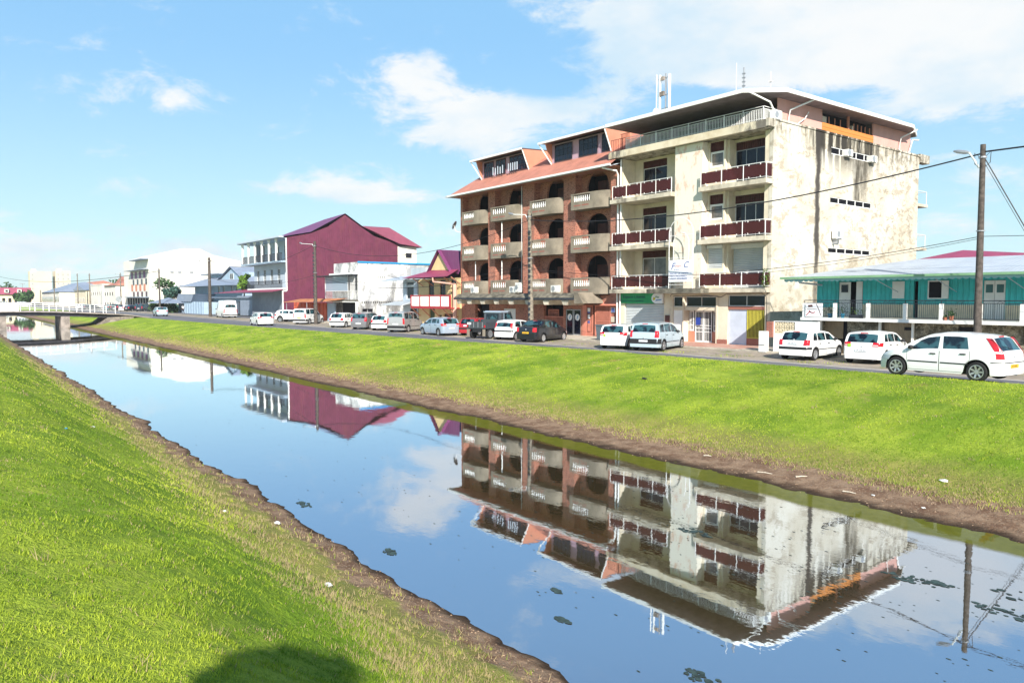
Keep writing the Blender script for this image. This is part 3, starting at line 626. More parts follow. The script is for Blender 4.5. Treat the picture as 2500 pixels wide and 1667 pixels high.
# ---- floating algae ----
M['algae'] = mat('dark_floating_algae', (.035, .06, .055), .7, .5, 6, .3)
for (x, y, r_, lab) in [(-3.55, 12.3, .42, 'largest dark algae patch floating at the far right of the canal'), (-3.7, 11.55, .30, 'oval algae patch floating just nearer than the largest one'), (-5.1, 11.75, .28, 'loose algae patch floating over the reflected end of the pale building'),
    (-8.6, 10.95, .25, 'thin algae streak floating over the reflected central wall'), (-5.2, 6.75, .22, 'dark algae clump at the bottom edge of the photo'), (-11.1, 5.95, .16, 'small algae clump near the muddy near bank'),
    (-14.8, 5.9, .2, 'algae streak beside the near bank, farther up the canal'), (-7.3, 6.5, .09, 'tiny algae clump in the blue reflection, nearer of two'), (-8.1, 7.1, .08, 'tiny algae clump in the blue reflection, farther of two'), (-4.75, 11.9, .16, 'small algae piece beside the loose patch at the right')]:
    mb = MB()
    for k in range(34):
        a, q = random.uniform(0, 2 * PI), r_ * random.random() ** .6; px, py = x + q * math.cos(a) * 1.5, y + q * math.sin(a) * .6; s_ = random.uniform(.008, .04) * (1 + r_)
        n = 6; ph = random.uniform(0, 6)
        mb.poly([(px + s_ * random.uniform(.6, 1.3) * math.cos(ph + 2 * PI * i / n) * 1.4, py + s_ * random.uniform(.6, 1.2) * math.sin(ph + 2 * PI * i / n), WZ + .004 + k * .00008) for i in range(n)])
    single('algae_patch', mb, 'algae', lab, 'algae', 'algae patches floating on the canal')
mb = MB()
for k in range(620):
    y = random.uniform(5.8, 14); x = -random.uniform(2.5, 40) ** 1; s_ = random.uniform(.005, .022)
    if random.random() < .55: x, y = random.gauss(-9, 4), random.gauss(10.5, 2)
    if not (5.8 < y < 14.2 and x < -2): continue
    mb.poly([(x + s_ * 1.8 * math.cos(2 * PI * i / 5), y + s_ * .7 * math.sin(2 * PI * i / 5), WZ + .003) for i in range(5)])
o = link(bpy.data.objects.new('floating_specks', mesh('floating_specks', mb, M['algae']))); o['kind'] = 'stuff'
# ---- litter ----
def blob(c, r_, sq=(1, 1, .5), n=2):
    import bmesh
    bm = bmesh.new(); bmesh.ops.create_icosphere(bm, subdivisions=n, radius=r_)
    for v in bm.verts: v.co = Vector((v.co.x * sq[0], v.co.y * sq[1], v.co.z * sq[2])) * random.uniform(.65, 1.25)
    bm.verts.index_update(); mb = MB(); mb.add([tuple(v.co + Vector(c)) for v in bm.verts], [tuple(v.index for v in f.verts) for f in bm.faces]); bm.free(); return mb
def gz(x, y): return float(height(np.array([x]), np.array([y]))[0])
for (x, y, r_, mm, lab, cat) in [(-20.0, 2.0, .06, 'bluelitter', 'blue scrap lying in the grass, farthest left of the litter', 'litter'), (-18.9, 2.6, .09, 'paper', 'pale crumpled carton on the grass beside the blue scrap', 'litter'),
    (-15.9, 1.75, .05, 'bluelitter', 'blue bottle cap coloured scrap nearest the left edge', 'litter'), (-13.0, 3.75, .07, 'paper', 'small white ball of paper at the edge of the dry grass', 'litter'),
    (-9.5, 4.1, .11, 'paper', 'largest crumpled white paper on the near bank', 'litter'), (-13.4, 4.8, .10, 'paper', 'flat white wrapper on the mud near the waterline', 'litter'),
    (-6.9, 17.4, .12, 'paper', 'white rag lying on the green far bank at the right', 'litter'), (-19.5, 21.6, .16, 'black', 'dark flattened rag on the far bank below the road', 'litter'),
    (-6.6, 15.7, .06, 'paper', 'round pale pebble on the far mud, right one of two', 'stone'), (-7.7, 15.85, .06, 'paper', 'round pale pebble on the far mud, left one of two', 'stone')]:
    single('litter_scrap' if cat == 'litter' else 'pebble', blob((x, y, gz(x, y) + r_ * .25), r_ * .62, (1.2, .8, .4)), mm, lab, cat, 'litter and stones on the banks')
for (x, y, l_, a, lab) in [(-10.5, 15.75, .35, .3, 'bleached stick on the mud, leftmost of the three by the waterline'), (-9.6, 15.95, .3, 1.1, 'bleached stick on the mud, steeply turned middle one'), (-8.3, 15.7, .28, .1, 'short bleached stick on the mud, rightmost of three'), (-12.4, 16.1, .2, .5, 'small pale twig on the mud farther along the far bank')]:
    mb = MB(); z = gz(x, y) + .03; mb.tube([(x, y, z), (x + l_ * .5 * math.cos(a), y + l_ * .5 * math.sin(a), z + .01), (x + l_ * math.cos(a), y + l_ * math.sin(a), z)], .018, 6, .01)
    single('stick', mb, 'stick', lab, 'stick', 'sticks on the far mud')
# ================= tall pale building =================
WB = thing('apartment_building', 'tall stained cream concrete building with smoked glass balconies and a pink boarded top floor', 'building', (-31, 45, .14))
YF, XS, XL = 38.5, -25.05, -37.15
SL = [(3.34, 3.62), (6.36, 6.64), (9.64, 9.92)]
# side wall with its three strips of louvres
mb = MB(); hs = [(44.85, 50.1, 12.1, 12.55), (44.85, 50.15, 9.02, 9.42), (44.75, 50.15, 5.86, 6.22)]
panel(mb, 'X', XS, YF, 57.0, .0, 13.3, hs, .25); part(WB, 'side_wall', mb, 'stained')
for h in hs: louvre(WB, 'X', XS, *h, n=4, div=5)
mb = MB(); mb.box(XL, XS - .26, 56.75, 57.0, 0, 13.3); mb.box(XL, XL + .2, 40.9, 56.7, 0, 13.3); part(WB, 'rear_wall', mb, 'cream')
# roof slab
mb = MB(); mb.box(-37.75, XS - .06, 37.8, 38.02, 12.8, 13.26); part(WB, 'front_fascia', mb, 'fascia')
mb = MB(); mb.box(-37.7, XS - .062, 38.022, 57.2, 12.84, 13.22); mb.box(XS - .06, XS + .12, 37.8, 38.5, 12.86, 13.3); mb.box(XS - .5, XS + .002, 57.2, 58.7, 12.95, 13.55); mb.box(XS - .3, XS + .05, 38.502, 57.2, 13.302, 13.42)
part(WB, 'roof_slab', mb, 'stained')
mb = MB(); mb.box(XS - 1.6, XS - .02, 57.02, 58.7, 9.75, 9.95); mb.box(XS - 1.6, XS - .02, 57.02, 58.7, 6.55, 6.75); part(WB, 'rear_balcony_slab', mb, 'slab')
mb = MB()
for z in (9.95, 6.75):
    mb.tube([(XS - .1, 57.1, z + .95), (XS - .1, 58.6, z + .95), (XS - .1, 58.6, z)], .025, 5); mb.tube([(XS - .1, 58.6, z + .95), (XS - 1.5, 58.6, z + .95)], .025, 5)
part(WB, 'rear_railing', mb, 'metalw')
# central front panel and party pilaster
mb = MB(); mb.box(-32.05, -29.85, 38.2, 39.6, 3.63, 12.8)
m_, t, b, P = newmat('peeling_cream_panel'); c = MIX(t, RANGE(t, NOISE(t, P, 1.7, 8, .72, mul=(1.4, 1, .6)), .52, .62), (.72, .67, .56), (.62, .44, .33))
setc(t, b.inputs['Base Color'], c); b.inputs['Roughness'].default_value = .9; M['peel'] = m_
part(WB, 'central_panel', mb, 'peel')
mb = MB(); mb.box(XL, XL + .12, 38.5, 39.8, 3.63, 12.8); part(WB, 'party_wall', mb, 'cream')
# recessed walls with their doors, three floors
for i, (z0, z1) in enumerate(SL):
    f = z1; top = SL[i + 1][0] if i < 2 else 12.8
    mb = MB(); panel(mb, 'Y', 39.8, XL + .12, -32.05, f, top, [(-36.3, -34.1, f + .02, f + 2.72)], .2); panel(mb, 'Y', 38.75, -29.85, -28.55, f, top, [(-29.72, -28.66, f + 1.25, f + 2.85)], .2)
    panel(mb, 'Y', 39.5, -28.54, XS - .26, f, top, [(-28.35, -26.15, f + .02, f + 2.72)], .2); mb.box(-28.56, -28.4, 38.96, 39.49, f, top)
    mb.box(XS - .55, XS - .26, 38.52, 39.49, f, top)
    part(WB, 'recessed_wall', mb, 'cream')
    cur = 'glass2' if i == 0 else 'glass'
    window(WB, 'Y', 39.8, -36.3, -34.1, f + .02, f + 2.22, nx=2, gm=cur, name='balcony_door')
    mb = MB(); [mb.box(-36.28 + .16 * k, -36.2 + .16 * k, 39.86, 39.9, f + 2.24, f + 2.70) for k in range(14)]; mb.box(-36.29, -34.11, 39.92, 39.94, f + 2.23, f + 2.71); part(WB, 'transom_louvre', mb, 'darkwood')
    if i == 0:
        mb = MB(); mb.box(-28.34, -26.16, 39.46, 39.56, f + .03, f + 2.45); part(WB, 'roller_shutter', mb, 'shutter')
        mb = MB(); mb.box(-28.42, -26.1, 39.28, 39.495, f + 2.45, f + 2.72); mb.box(-29.75, -28.62, 38.6, 38.745, f + 2.5, f + 2.7); part(WB, 'shutter_box', mb, 'metalw')
        mb = MB(); mb.box(-29.71, -28.67, 38.76, 38.82, f + 1.26, f + 2.84); part(WB, 'window_shutter', mb, 'shutter')
    else:
        window(WB, 'Y', 39.5, -28.35, -26.15, f + .02, f + 2.22, nx=3, name='balcony_door', fm='metalg' if i == 2 else 'metalw')
        mb = MB(); [mb.box(-28.33 + .16 * k, -28.25 + .16 * k, 39.56, 39.6, f + 2.24, f + 2.70) for k in range(14)]; mb.box(-28.34, -26.16, 39.62, 39.64, f + 2.23, f + 2.71); part(WB, 'transom_louvre', mb, 'darkwood')
        window(WB, 'Y', 38.75, -29.72, -28.66, f + 1.27, f + 2.25, nx=1, ft=.12, gm='glass2', name='window')
        mb = MB(); [mb.box(-29.7 + .15 * k, -29.63 + .15 * k, 38.82, 38.86, f + 2.28, f + 2.83) for k in range(7)]; mb.box(-29.71, -28.67, 38.88, 38.9, f + 2.27, f + 2.84); part(WB, 'transom_louvre', mb, 'darkwood')
# balcony slabs + smoked glass railings
def glass_rail(x0, x1, f, ret, y=37.92):
    fr = MB(); n = 4 if x1 - x0 > 5 else 3
    fr.tube([(x0, y, f + .93), (x1, y, f + .93)] + ([(x1, YF, f + .93)] if ret else []), .024, 6); fr.tube([(x0, y, f + .1), (x1, y, f + .1)] + ([(x1, YF, f + .1)] if ret else []), .016, 6)
    o_ = []
    for k in range(n + 1):
        x = x0 + (x1 - x0) * k / n; fr.tube([(x, y, f + .005), (x, y, f + .93)], .028, 6)
        if k < n:
            for e in (.25, .75):
                xx = x + (x1 - x0) / n * e; fr.box(xx - .02, xx + .02, y - .03, y + .03, f + .11, f + .2); fr.box(xx - .02, xx + .02, y - .03, y + .03, f + .82, f + .91)
    r_ = part(WB, 'railing', fr, 'metalw')
    for k in range(n):
        a = x0 + (x1 - x0) * k / n + .05; b_ = x0 + (x1 - x0) * (k + 1) / n - .05
        g = MB(); g.box(a, b_, y - .008, y + .008, f + .16, f + .86); part(r_, 'glass_panel', g, 'balcglass', local=True)
    if ret: g = MB(); g.box(x1 - .008, x1 + .008, y + .06, YF - .04, f + .16, f + .86); part(r_, 'glass_panel', g, 'balcglass', local=True)
for i, (z0, z1) in enumerate(SL):
    mb = MB(); mb.box(-37.6, -32.05, 37.8, 39.79, z0, z1); part(WB, 'balcony_slab', mb, 'slab'); mb = MB(); mb.box(-29.85, XS + .02, 37.8, 38.499, z0, z1); mb.box(-29.85, XS - .26, 38.5, 39.49, z0, z1); part(WB, 'balcony_slab', mb, 'slab')
    glass_rail(-37.45, -32.1, z1, False); glass_rail(-29.75, XS - .05, z1, True)
mb = MB(); mb.box(-32.049, -29.851, 38.21, 39.79, 3.34, 3.62); part(WB, 'floor_band', mb, 'cream')
# mossy canopy over the entrance
mb = MB(); xs_ = np.linspace(-33.3, -28.9, 23); pr = [(x, 36.95, 3.3) for x in xs_] + [(x, 36.95, 3.56 + random.uniform(0, .06)) for x in xs_[::-1]]
mb.prism(pr, (0, .84, 0)); part(WB, 'entrance_canopy', mb, 'blackc')
# ground floor
mb = MB(); G0 = .14
panel(mb, 'Y', YF, XL, XS - .252, G0, 3.34, [(-36.72, -33.1, G0, 3.3), (-32.35, -28.72, G0, 3.15), (-28.0, -25.4, G0, 3.2)], .3); part(WB, 'front_wall', mb, 'cream')
mb = MB(); mb.box(-36.7, -33.12, 38.6, 38.68, G0, 2.62); part(WB, 'roller_shutter', mb, 'shutter')
mb = MB(); mb.box(-32.34, -31.55, 38.58, 38.7, G0, 2.2); part(WB, 'white_panel_door', mb, 'white')
window(WB, 'Y', 38.5, -32.34, -31.56, 2.42, 3.1, nx=1, name='fanlight')
mb = MB(); mb.box(-31.5, -31.4, 38.45, 39.3, G0, 3.12); mb.box(-28.86, -28.73, 38.45, 39.3, G0, 3.12); mb.box(-32.34, -28.73, 38.55, 39.1, 2.2, 2.42); part(WB, 'entrance_frame', mb, 'cream')
window(WB, 'Y', 38.6, -31.38, -28.88, 2.43, 3.1, nx=2, name='fanlight')
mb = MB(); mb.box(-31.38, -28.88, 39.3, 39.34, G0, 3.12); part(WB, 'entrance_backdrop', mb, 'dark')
M['greygrille'] = M['metalw']
for (a, b_, za) in ((-31.3, -30.95, .85), (-30.85, -30.2, G0), (-30.17, -29.52, G0), (-29.4, -29.0, .85)):
    mb = MB(); BX(mb, 'Y', 38.95, a, a + .06, za, 2.18, 0, .03); BX(mb, 'Y', 38.95, b_ - .06, b_, za, 2.18, 0, .03); BX(mb, 'Y', 38.95, a + .06, b_ - .06, 2.1, 2.18, 0, .06); BX(mb, 'Y', 38.95, a + .06, b_ - .06, za, za + .1, 0, .06)
    for zz_ in ((1.2,) if za > .5 else (1.2, 1.02, .78)): BX(mb, 'Y', 38.95, a + .06, b_ - .06, zz_, zz_ + .05, 0, .05)
    k = a + .13
    while k < b_ - .1: mb.box(k - .009, k + .009, 38.965, 38.985, za + .1, 2.1); k += .115
    part(WB, 'grille_door' if za < .5 else 'grille_sidelight', mb, 'metalw')
mb = MB(); mb.box(-31.38, -30.9, 38.93, 39.1, G0, .84); mb.box(-29.46, -28.9, 38.93, 39.1, G0, .84); part(WB, 'salmon_plinth', mb, 'orange_wall')
mb = MB(); mb.box(-30.75, -30.4, 38.9, 38.92, 1.25, 1.75); part(WB, 'blue_notice', mb, mat('blue_notice', (.02, .05, .3), .5, 0))
mb = MB(); mb.box(-32.95, -32.6, 38.42, 38.495, 1.35, 1.85); part(WB, 'letter_box', mb, 'darkwood')
mb = MB(); mb.box(-28.72, -28.0, 38.42, 38.49, G0, .42); mb.box(-26.66, -25.41, 38.55, 38.75, G0, .56); mb.box(-27.99, -25.41, 38.52, 38.6, 2.3, 2.5); part(WB, 'brick_plinth', mb, 'brick2')
mb = MB(); mb.box(-27.98, -26.7, 38.6, 38.66, G0, 2.3); part(WB, 'pale_blue_door', mb, 'bluedoor')
mb = MB(); mb.box(-26.66, -25.42, 38.78, 38.8, .56, 2.3); part(WB, 'dark_window', mb, 'dark')
mb = MB(); mb.box(-26.66, -26.6, 38.56, 38.6, .57, 2.29); mb.box(-25.48, -25.42, 38.56, 38.6, .57, 2.29); mb.box(-26.6, -25.48, 38.56, 38.6, 2.24, 2.29); mb.box(-26.6, -25.48, 38.56, 38.6, .57, .63)
k = -26.52
while k < -25.5: mb.box(k - .022, k + .022, 38.565, 38.59, .63, 2.24); k += .095
part(WB, 'yellow_grille', mb, 'yellowgrille')
window(WB, 'Y', 38.5, -27.99, -25.41, 2.5, 3.19, nx=2, name='fanlight')
# hanging cable along the slab
mb = MB(); mb.tube([(-31.3, 37.0, 3.1), (-31.2, 37.0, 3.25), (-29.0, 37.3, 3.22), (-28.3, 38.2, 3.05), (-27.9, 38.2, 3.25), (-25.4, 38.2, 3.28), (-25.2, 38.3, 3.1), (-25.15, 38.4, .2)], .02, 5); part(WB, 'service_cable', mb, 'wire')
mb = MB(); mb.tube([(-37.0, 38.3, 12.75), (-37.0, 38.3, .2)], .06, 8); part(WB, 'downpipe', mb, 'metalw')
# top floor
PZ = 13.24
XP = -25.35
mb = MB(); panel(mb, 'X', XP, 39.4, 44.2, PZ, 14.86, (), .1); mb.box(XP - .02, XP, 39.3, 39.4, PZ, 14.8); part(WB, 'pink_boarded_wall', mb, 'pinkboard')
mb = MB(); panel(mb, 'X', XP, 50.7, 56.2, PZ, 14.96, (), .1); part(WB, 'pink_boarded_wall', mb, 'pinkboard')
mb = MB(); panel(mb, 'X', XP + .03, 44.2, 50.7, PZ, 14.02, (), .1); part(WB, 'orange_slat_panel', mb, 'orangeb')
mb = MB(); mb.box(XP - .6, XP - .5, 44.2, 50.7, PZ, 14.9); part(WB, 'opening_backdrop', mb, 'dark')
mb = MB(); mb.box(XP - .06, XP + .05, 47.3, 47.45, 14.02, 14.85)
for y in (44.25, 45.1, 45.8, 46.5, 48.2, 48.7, 49.2, 49.7, 50.3):
    mb.box(XP - .1, XP - .05, y, y + .06, 14.02, 14.5)
part(WB, 'opening_posts', mb, 'orange_wall')
mb = MB(); mb.box(XP - .35, XP - .08, 44.35, 44.85, 14.02, 14.45); mb.box(XP - .3, XP - .08, 48.0, 48.3, 14.02, 14.35); part(WB, 'stored_boxes', mb, 'stick')
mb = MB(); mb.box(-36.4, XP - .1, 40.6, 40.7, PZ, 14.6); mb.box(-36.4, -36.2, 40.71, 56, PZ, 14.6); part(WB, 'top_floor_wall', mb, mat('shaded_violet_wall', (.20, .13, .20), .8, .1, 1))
for (a, b_) in ((-35.6, -34.6), (-33.8, -32.2), (-31.4, -29.0), (-28.3, -26.4)):
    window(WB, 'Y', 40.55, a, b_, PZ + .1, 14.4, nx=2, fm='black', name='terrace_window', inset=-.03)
# roof
mb = MB(); e = [(-36.95, 36.7), (-25.9, 36.7), (-24.35, 38.6), (-24.35, 54.3), (-25.6, 57.6), (-36.95, 57.6)]
zf = lambda y: 14.72 + (y - 36.7) * .010
mb.poly([(x, y, zf(y)) for x, y in e][::-1])
tp = [(-36.9, 36.78), (-25.93, 36.78), (-24.42, 38.64), (-24.42, 54.3), (-25.66, 57.5), (-36.9, 57.5)]
rdg = [(-34, 45, 15.45), (-28, 45, 15.45)]
T = [(x, y, zf(y) + .2) for x, y in tp]
mb.add(T + rdg, [(0, 1, 7, 6), (1, 2, 7), (2, 3, 7), (3, 4, 7), (4, 5, 6, 7), (5, 0, 6)]); part(WB, 'roof', mb, mat('dark_roof_sheet', (.19, .155, .16), .6, .2, 2))
mb = MB()
for (p, q) in zip(e, e[1:] + e[:1]):
    d_ = (Vector((q[0], q[1], 0)) - Vector((p[0], p[1], 0))).normalized(); nn = Vector((d_.y, -d_.x, 0)) * .07
    a0, b0 = zf(p[1]), zf(q[1])
    mb.prism([(p[0], p[1], a0 - .01), (q[0], q[1], b0 - .01), (q[0], q[1], b0 + .21), (p[0], p[1], a0 + .21)], nn)
part(WB, 'white_gutter', mb, 'white')
# terrace railing
mb = MB(); x0, x1 = -36.2, XP
y = 37.95
mb.tube([(x0, y, 14.05), (x1, y, 14.05), (x1, 39.25, 14.05)], .022, 6); mb.tube([(x0, y, 13.92), (x1, y, 13.92), (x1, 39.25, 13.92)], .016, 5); mb.tube([(x0, y, 13.36), (x1, y, 13.36), (x1, 39.25, 13.36)], .016, 5)
k = x0
while k <= x1: mb.box(k - .014, k + .014, y - .014, y + .014, 13.27, 13.92); k += .115
k = 38.0
while k < 39.3: mb.box(x1 - .014, x1 + .014, k - .014, k + .014, 13.27, 13.92); k += .115
for k in np.arange(x0, x1 + .1, 1.35): mb.tube([(k, y, 13.27), (k, y, 14.05)], .03, 6)
part(WB, 'terrace_railing', mb, 'metalw')
mb = MB()
for k in np.arange(-37.6, -36.25, .17): mb.box(k - .012, k + .012, 37.94, 37.96, 13.27, 14.1)
for k in np.arange(-37.0, -36.2, .12): mb.box(k - .012, k + .012, 38.3, 38.33, 13.27, 14.5)
mb.tube([(-37.65, 37.95, 14.1), (-36.25, 37.95, 14.1)], .018, 5); mb.tube([(-37.1, 38.32, 14.5), (-36.2, 38.32, 14.5)], .02, 5); part(WB, 'red_railing', mb, 'redgate')
mb = MB()
for pts in ([(-25.6, 36.9, 14.72), (-25.2, 38.3, 14.3), (-25.22, 39.3, 13.3)], [(-24.4, 41.6, 14.8), (-25.15, 40.3, 14.15), (-25.22, 40.2, 13.3)], [(-25.2, 42.4, 14.35), (-25.2, 42.0, 13.9), (-25.2, 41.0, 13.35)], [(-24.45, 55.2, 14.9), (-25.15, 54.3, 14.35), (-25.22, 54.2, 13.35)], [(-25.1, 56.9, 14.5), (-25.2, 56.2, 14.45), (-25.25, 55.7, 13.35)]): mb.tube(pts, .055 if pts[0][1] != 42.4 else .03, 7)
part(WB, 'white_drainpipes', mb, 'white')
mb = MB()   # corner ivy tuft
for k in range(150):
    a, q = random.uniform(0, 6.28), random.random(); c_ = Vector((-25.0 + .25 * q * math.cos(a), 37.9 + .2 * math.sin(a), 4.15 + random.uniform(-.5, .55))); u = Vector((random.uniform(-1, 1), random.uniform(-1, 1), random.uniform(-1, 1))).normalized() * .07; v_ = u.cross(Vector((0, 0, 1))) * .7
    mb.quad(c_ - u, c_ - v_, c_ + u, c_ + v_)
M['leaf'] = mat('fresh_leaves', (.10, .19, .02), .6, .4, 8); M['leafd'] = mat('dark_leaves', (.035, .085, .02), .7, .5, 3); M['leafb'] = mat('blue_green_leaves', (.05, .12, .09), .7, .4, 3)
single('wall_plant', mb, 'leaf', 'green tuft growing from the balcony corner of the tall cream building', 'plant')
# aerials on the roof
def antenna(x, y, z0, z1, r_, lab, extra=0):
    mb = MB(); mb.tube([(x, y, z0), (x, y, z1)], r_, 6)
    if extra:
        for k in range(extra): z = z0 + (z1 - z0) * (.25 + .68 * k / extra); mb.box(x - .1, x + .1, y - .06, y + .06, z, z + .06)
    single('rooftop_antenna', mb, 'metalg' if r_ > .03 else 'metalw', lab, 'antenna', 'antennas on the roof')
A = thing('cell_mast', 'rooftop mobile phone mast of three tall panels on one frame', 'antenna', (-34.6, 40, 15.15))
for (x, a_, b_, r_) in ((-35.3, 15.95, 18.5, .045), (-35.0, 15.95, 18.4, .09), (-34.15, 15.8, 18.3, .10)):
    mb = MB(); mb.tube([(x, 40, a_), (x, 40, b_)], r_, 8); part(A, 'antenna_panel', mb, 'metalw')
mb = MB(); mb.tube([(-34.55, 40.1, 15.15), (-34.55, 40.1, 18.45)], .055, 8)
for z in (15.95, 16.1, 17.0, 18.15): mb.tube([(-35.2, 40.05, z), (-34.1, 40.05, z)], .025, 5)
mb.tube([(-34.55, 40.1, 15.9), (-34.0, 40.1, 15.2)], .02, 5); part(A, 'mast', mb, 'metalg')
mb = MB(); mb.box(-34.95, -34.6, 39.9, 40.05, 16.95, 17.25); mb.box(-34.85, -34.6, 39.9, 40.05, 18.0, 18.25); part(A, 'equipment_box', mb, 'pier')
mb = MB(); mb.lathe([(.0, 0), (.2, .02), (.3, .08), (.29, .1), (.0, .05)], (-35.1, 39.6, 15.85), 14, 'y'); part(A, 'dish', mb, 'white', 40)
antenna(-28.75, 40, 15.1, 17.7, .02, 'thin bare rod aerial left of the knobbly one on the roof'); antenna(-28.2, 40, 15.1, 17.3, .05, 'thick knobbly grey aerial in the middle of the roof', 6); antenna(-26.3, 40, 15.1, 16.6, .015, 'shortest whip aerial close to the roof corner', 2)
# ---- AC units ----
def ac(x, y, z, lab, rz=0, w_=.8, h_=.56, d_=.3):
    t_ = thing('ac_unit', lab, 'air conditioner', (x, y, z), 'air conditioner units on the facades', rz)
    mb = MB(); mb.box(-w_ / 2, w_ / 2, -d_ / 2, d_ / 2, .05, h_); mb.box(-w_ / 2 + .05, -w_ / 2 + .12, -d_ / 2, d_ / 2, 0, .049); mb.box(w_ / 2 - .12, w_ / 2 - .05, -d_ / 2, d_ / 2, 0, .049); part(t_, 'casing', mb, 'acbox', local=True)
    mb = MB(); mb.lathe([(.0, 0), (.2, 0), (.2, -.012), (0, -.012)], (-.12, -d_ / 2 - .001, h_ / 2 + .02), 20, 'y'); part(t_, 'fan_grille', mb, 'metalg', local=True)
    return t_
ac(-53.8, 37.35, 3.42, 'white AC box between first and second balconies above the mossy canopy'); ac(-48.15, 37.35, 3.40, 'white AC box beside the concrete lamp pole, lower of a close pair'); ac(-47.3, 37.2, 3.45, 'taller white AC box right behind the concrete lamp pole', 0, .55, .8); ac(-42.9, 37.35, 3.42, 'white AC box with grey fan at the right end of the mossy canopy')
ac(-25.1, 38.75, 13.3, 'AC box standing at the corner of the top terrace', PI / 2)
ac(XS + .1, 46.6, 12.08, 'AC box in the top louvre strip of the side wall, nearer the corner', PI / 2, .65, .45, .45); ac(XS + .1, 49.8, 12.05, 'AC box in the top louvre strip of the side wall, nearer the rear edge', PI / 2, .65, .45, .45)
t_ = ac(XS + .25, 45.4, 6.75, 'AC unit on brackets beside the black stain on the side wall', PI / 2)
mb = MB(); mb.box(-.3, .3, -.15, .24, -.04, 0); mb.box(-.2, -.16, -.1, .24, -.3, -.04); part(t_, 'bracket', mb, 'metalg', local=True)
# ---- shop sign ----
S = thing('shop_sign', 'green shop sign with dark lettering and white round logo above the shutter', 'sign', (-35, 38.36, 2.62))
mb = MB(); mb.box(-37.05, -33.95, 38.36, 38.48, 2.63, 3.33); part(S, 'green_board', mb, 'green_sign')
mb = MB(); pts = [(-33.12, 38.355, 2.63), (-33.12, 38.355, 3.33)] + [(-33.62 - .48 * math.cos(a), 38.355, 2.98 + .36 * math.sin(a) * 1.0) for a in np.linspace(1.3, -1.3, 14)]
mb.prism(pts, (0, .12, 0)); part(S, 'white_logo_panel', mb, 'signw')
text(S, 'lettering', 'Espace Liberté', .30, 'sign_dark', (-36.75, 38.35, 2.99), sx=1.18); text(S, 'lettering', 'Dispositifs médicaux et paramédicaux', .125, 'sign_dark', (-36.95, 38.35, 2.76), sx=1.12)
text(S, 'logo_lettering', 'Mat', .22, mat('logo_green', (.05, .22, .08), .5, 0), (-33.78, 38.345, 3.0), shear=.3)
mb = MB(); mb.poly([(-33.98, 38.347, 2.85), (-33.8, 38.347, 2.87), (-33.72, 38.347, 3.03), (-33.95, 38.347, 3.05)]); part(S, 'logo_yellow_leaf', mb, mat('logo_yellow', (.5, .42, .02), .5, 0))
mb = MB(); mb.poly([(-33.75, 38.346, 2.80), (-33.2, 38.346, 2.87), (-33.2, 38.346, 2.93), (-33.7, 38.346, 2.88)]); part(S, 'logo_blue_stroke', mb, mat('logo_blue', (.02, .15, .4), .5, 0))
F_ = thing('credit_sign', 'white credit sign in a tall arched tubular frame on the entrance canopy', 'sign', (-30.75, 37.3, 3.6))
mb = MB(); mb.box(-31.72, -29.83, 37.29, 37.33, 4.03, 5.43); part(F_, 'board', mb, 'signw')
mb = MB(); mb.tube([(-31.74, 37.34, 3.6), (-31.74, 37.34, 7.1)] + [(-30.78 - .96 * math.cos(a), 37.34, 7.1 + .96 * math.sin(a)) for a in np.linspace(0, PI, 16)][1:] , .026, 6)
mb.tube([(-29.82, 37.34, 7.1), (-29.82, 37.34, 3.6)], .03, 6)
mb.tube([(-31.4, 37.36, 5.43), (-31.4, 37.36, 6.5)] + [(-30.78 - .62 * math.cos(a), 37.36, 6.5 + .66 * math.sin(a)) for a in np.linspace(0, PI, 12)][1:] + [(-30.16, 37.36, 5.43)], .022, 6)
for z in (3.85, 5.55, 6.98): mb.tube([(-31.74, 37.35, z), (-29.82, 37.35, z)], .018, 5)
mb.tube([(-31.4, 37.36, 5.9), (-30.3, 37.36, 6.6)], .012, 5); part(F_, 'tubular_frame', mb, 'metalw')
text(F_, 'lettering', 'F', .62, 'sign_blue', (-31.55, 37.285, 4.82), shear=.35); text(F_, 'lettering', 'C', .55, 'sign_blue', (-30.55, 37.285, 4.92), shear=.35); text(F_, 'lettering', 'inan', .24, 'sign_red', (-31.2, 37.285, 4.98), shear=.3, sx=1.2)
text(F_, 'lettering', 'Tel : 05 94', .1, 'sign_blue', (-31.3, 37.285, 4.78), shear=.2)
for k, s_ in enumerate(('• RACHAT DE CREDITS', '• PRETS PERSONNELS', '• CREDIT IMMOBILIER')): text(F_, 'lettering', s_, .165, 'sign_blue', (-31.68, 37.285, 4.52 - k * .17), sx=.92)
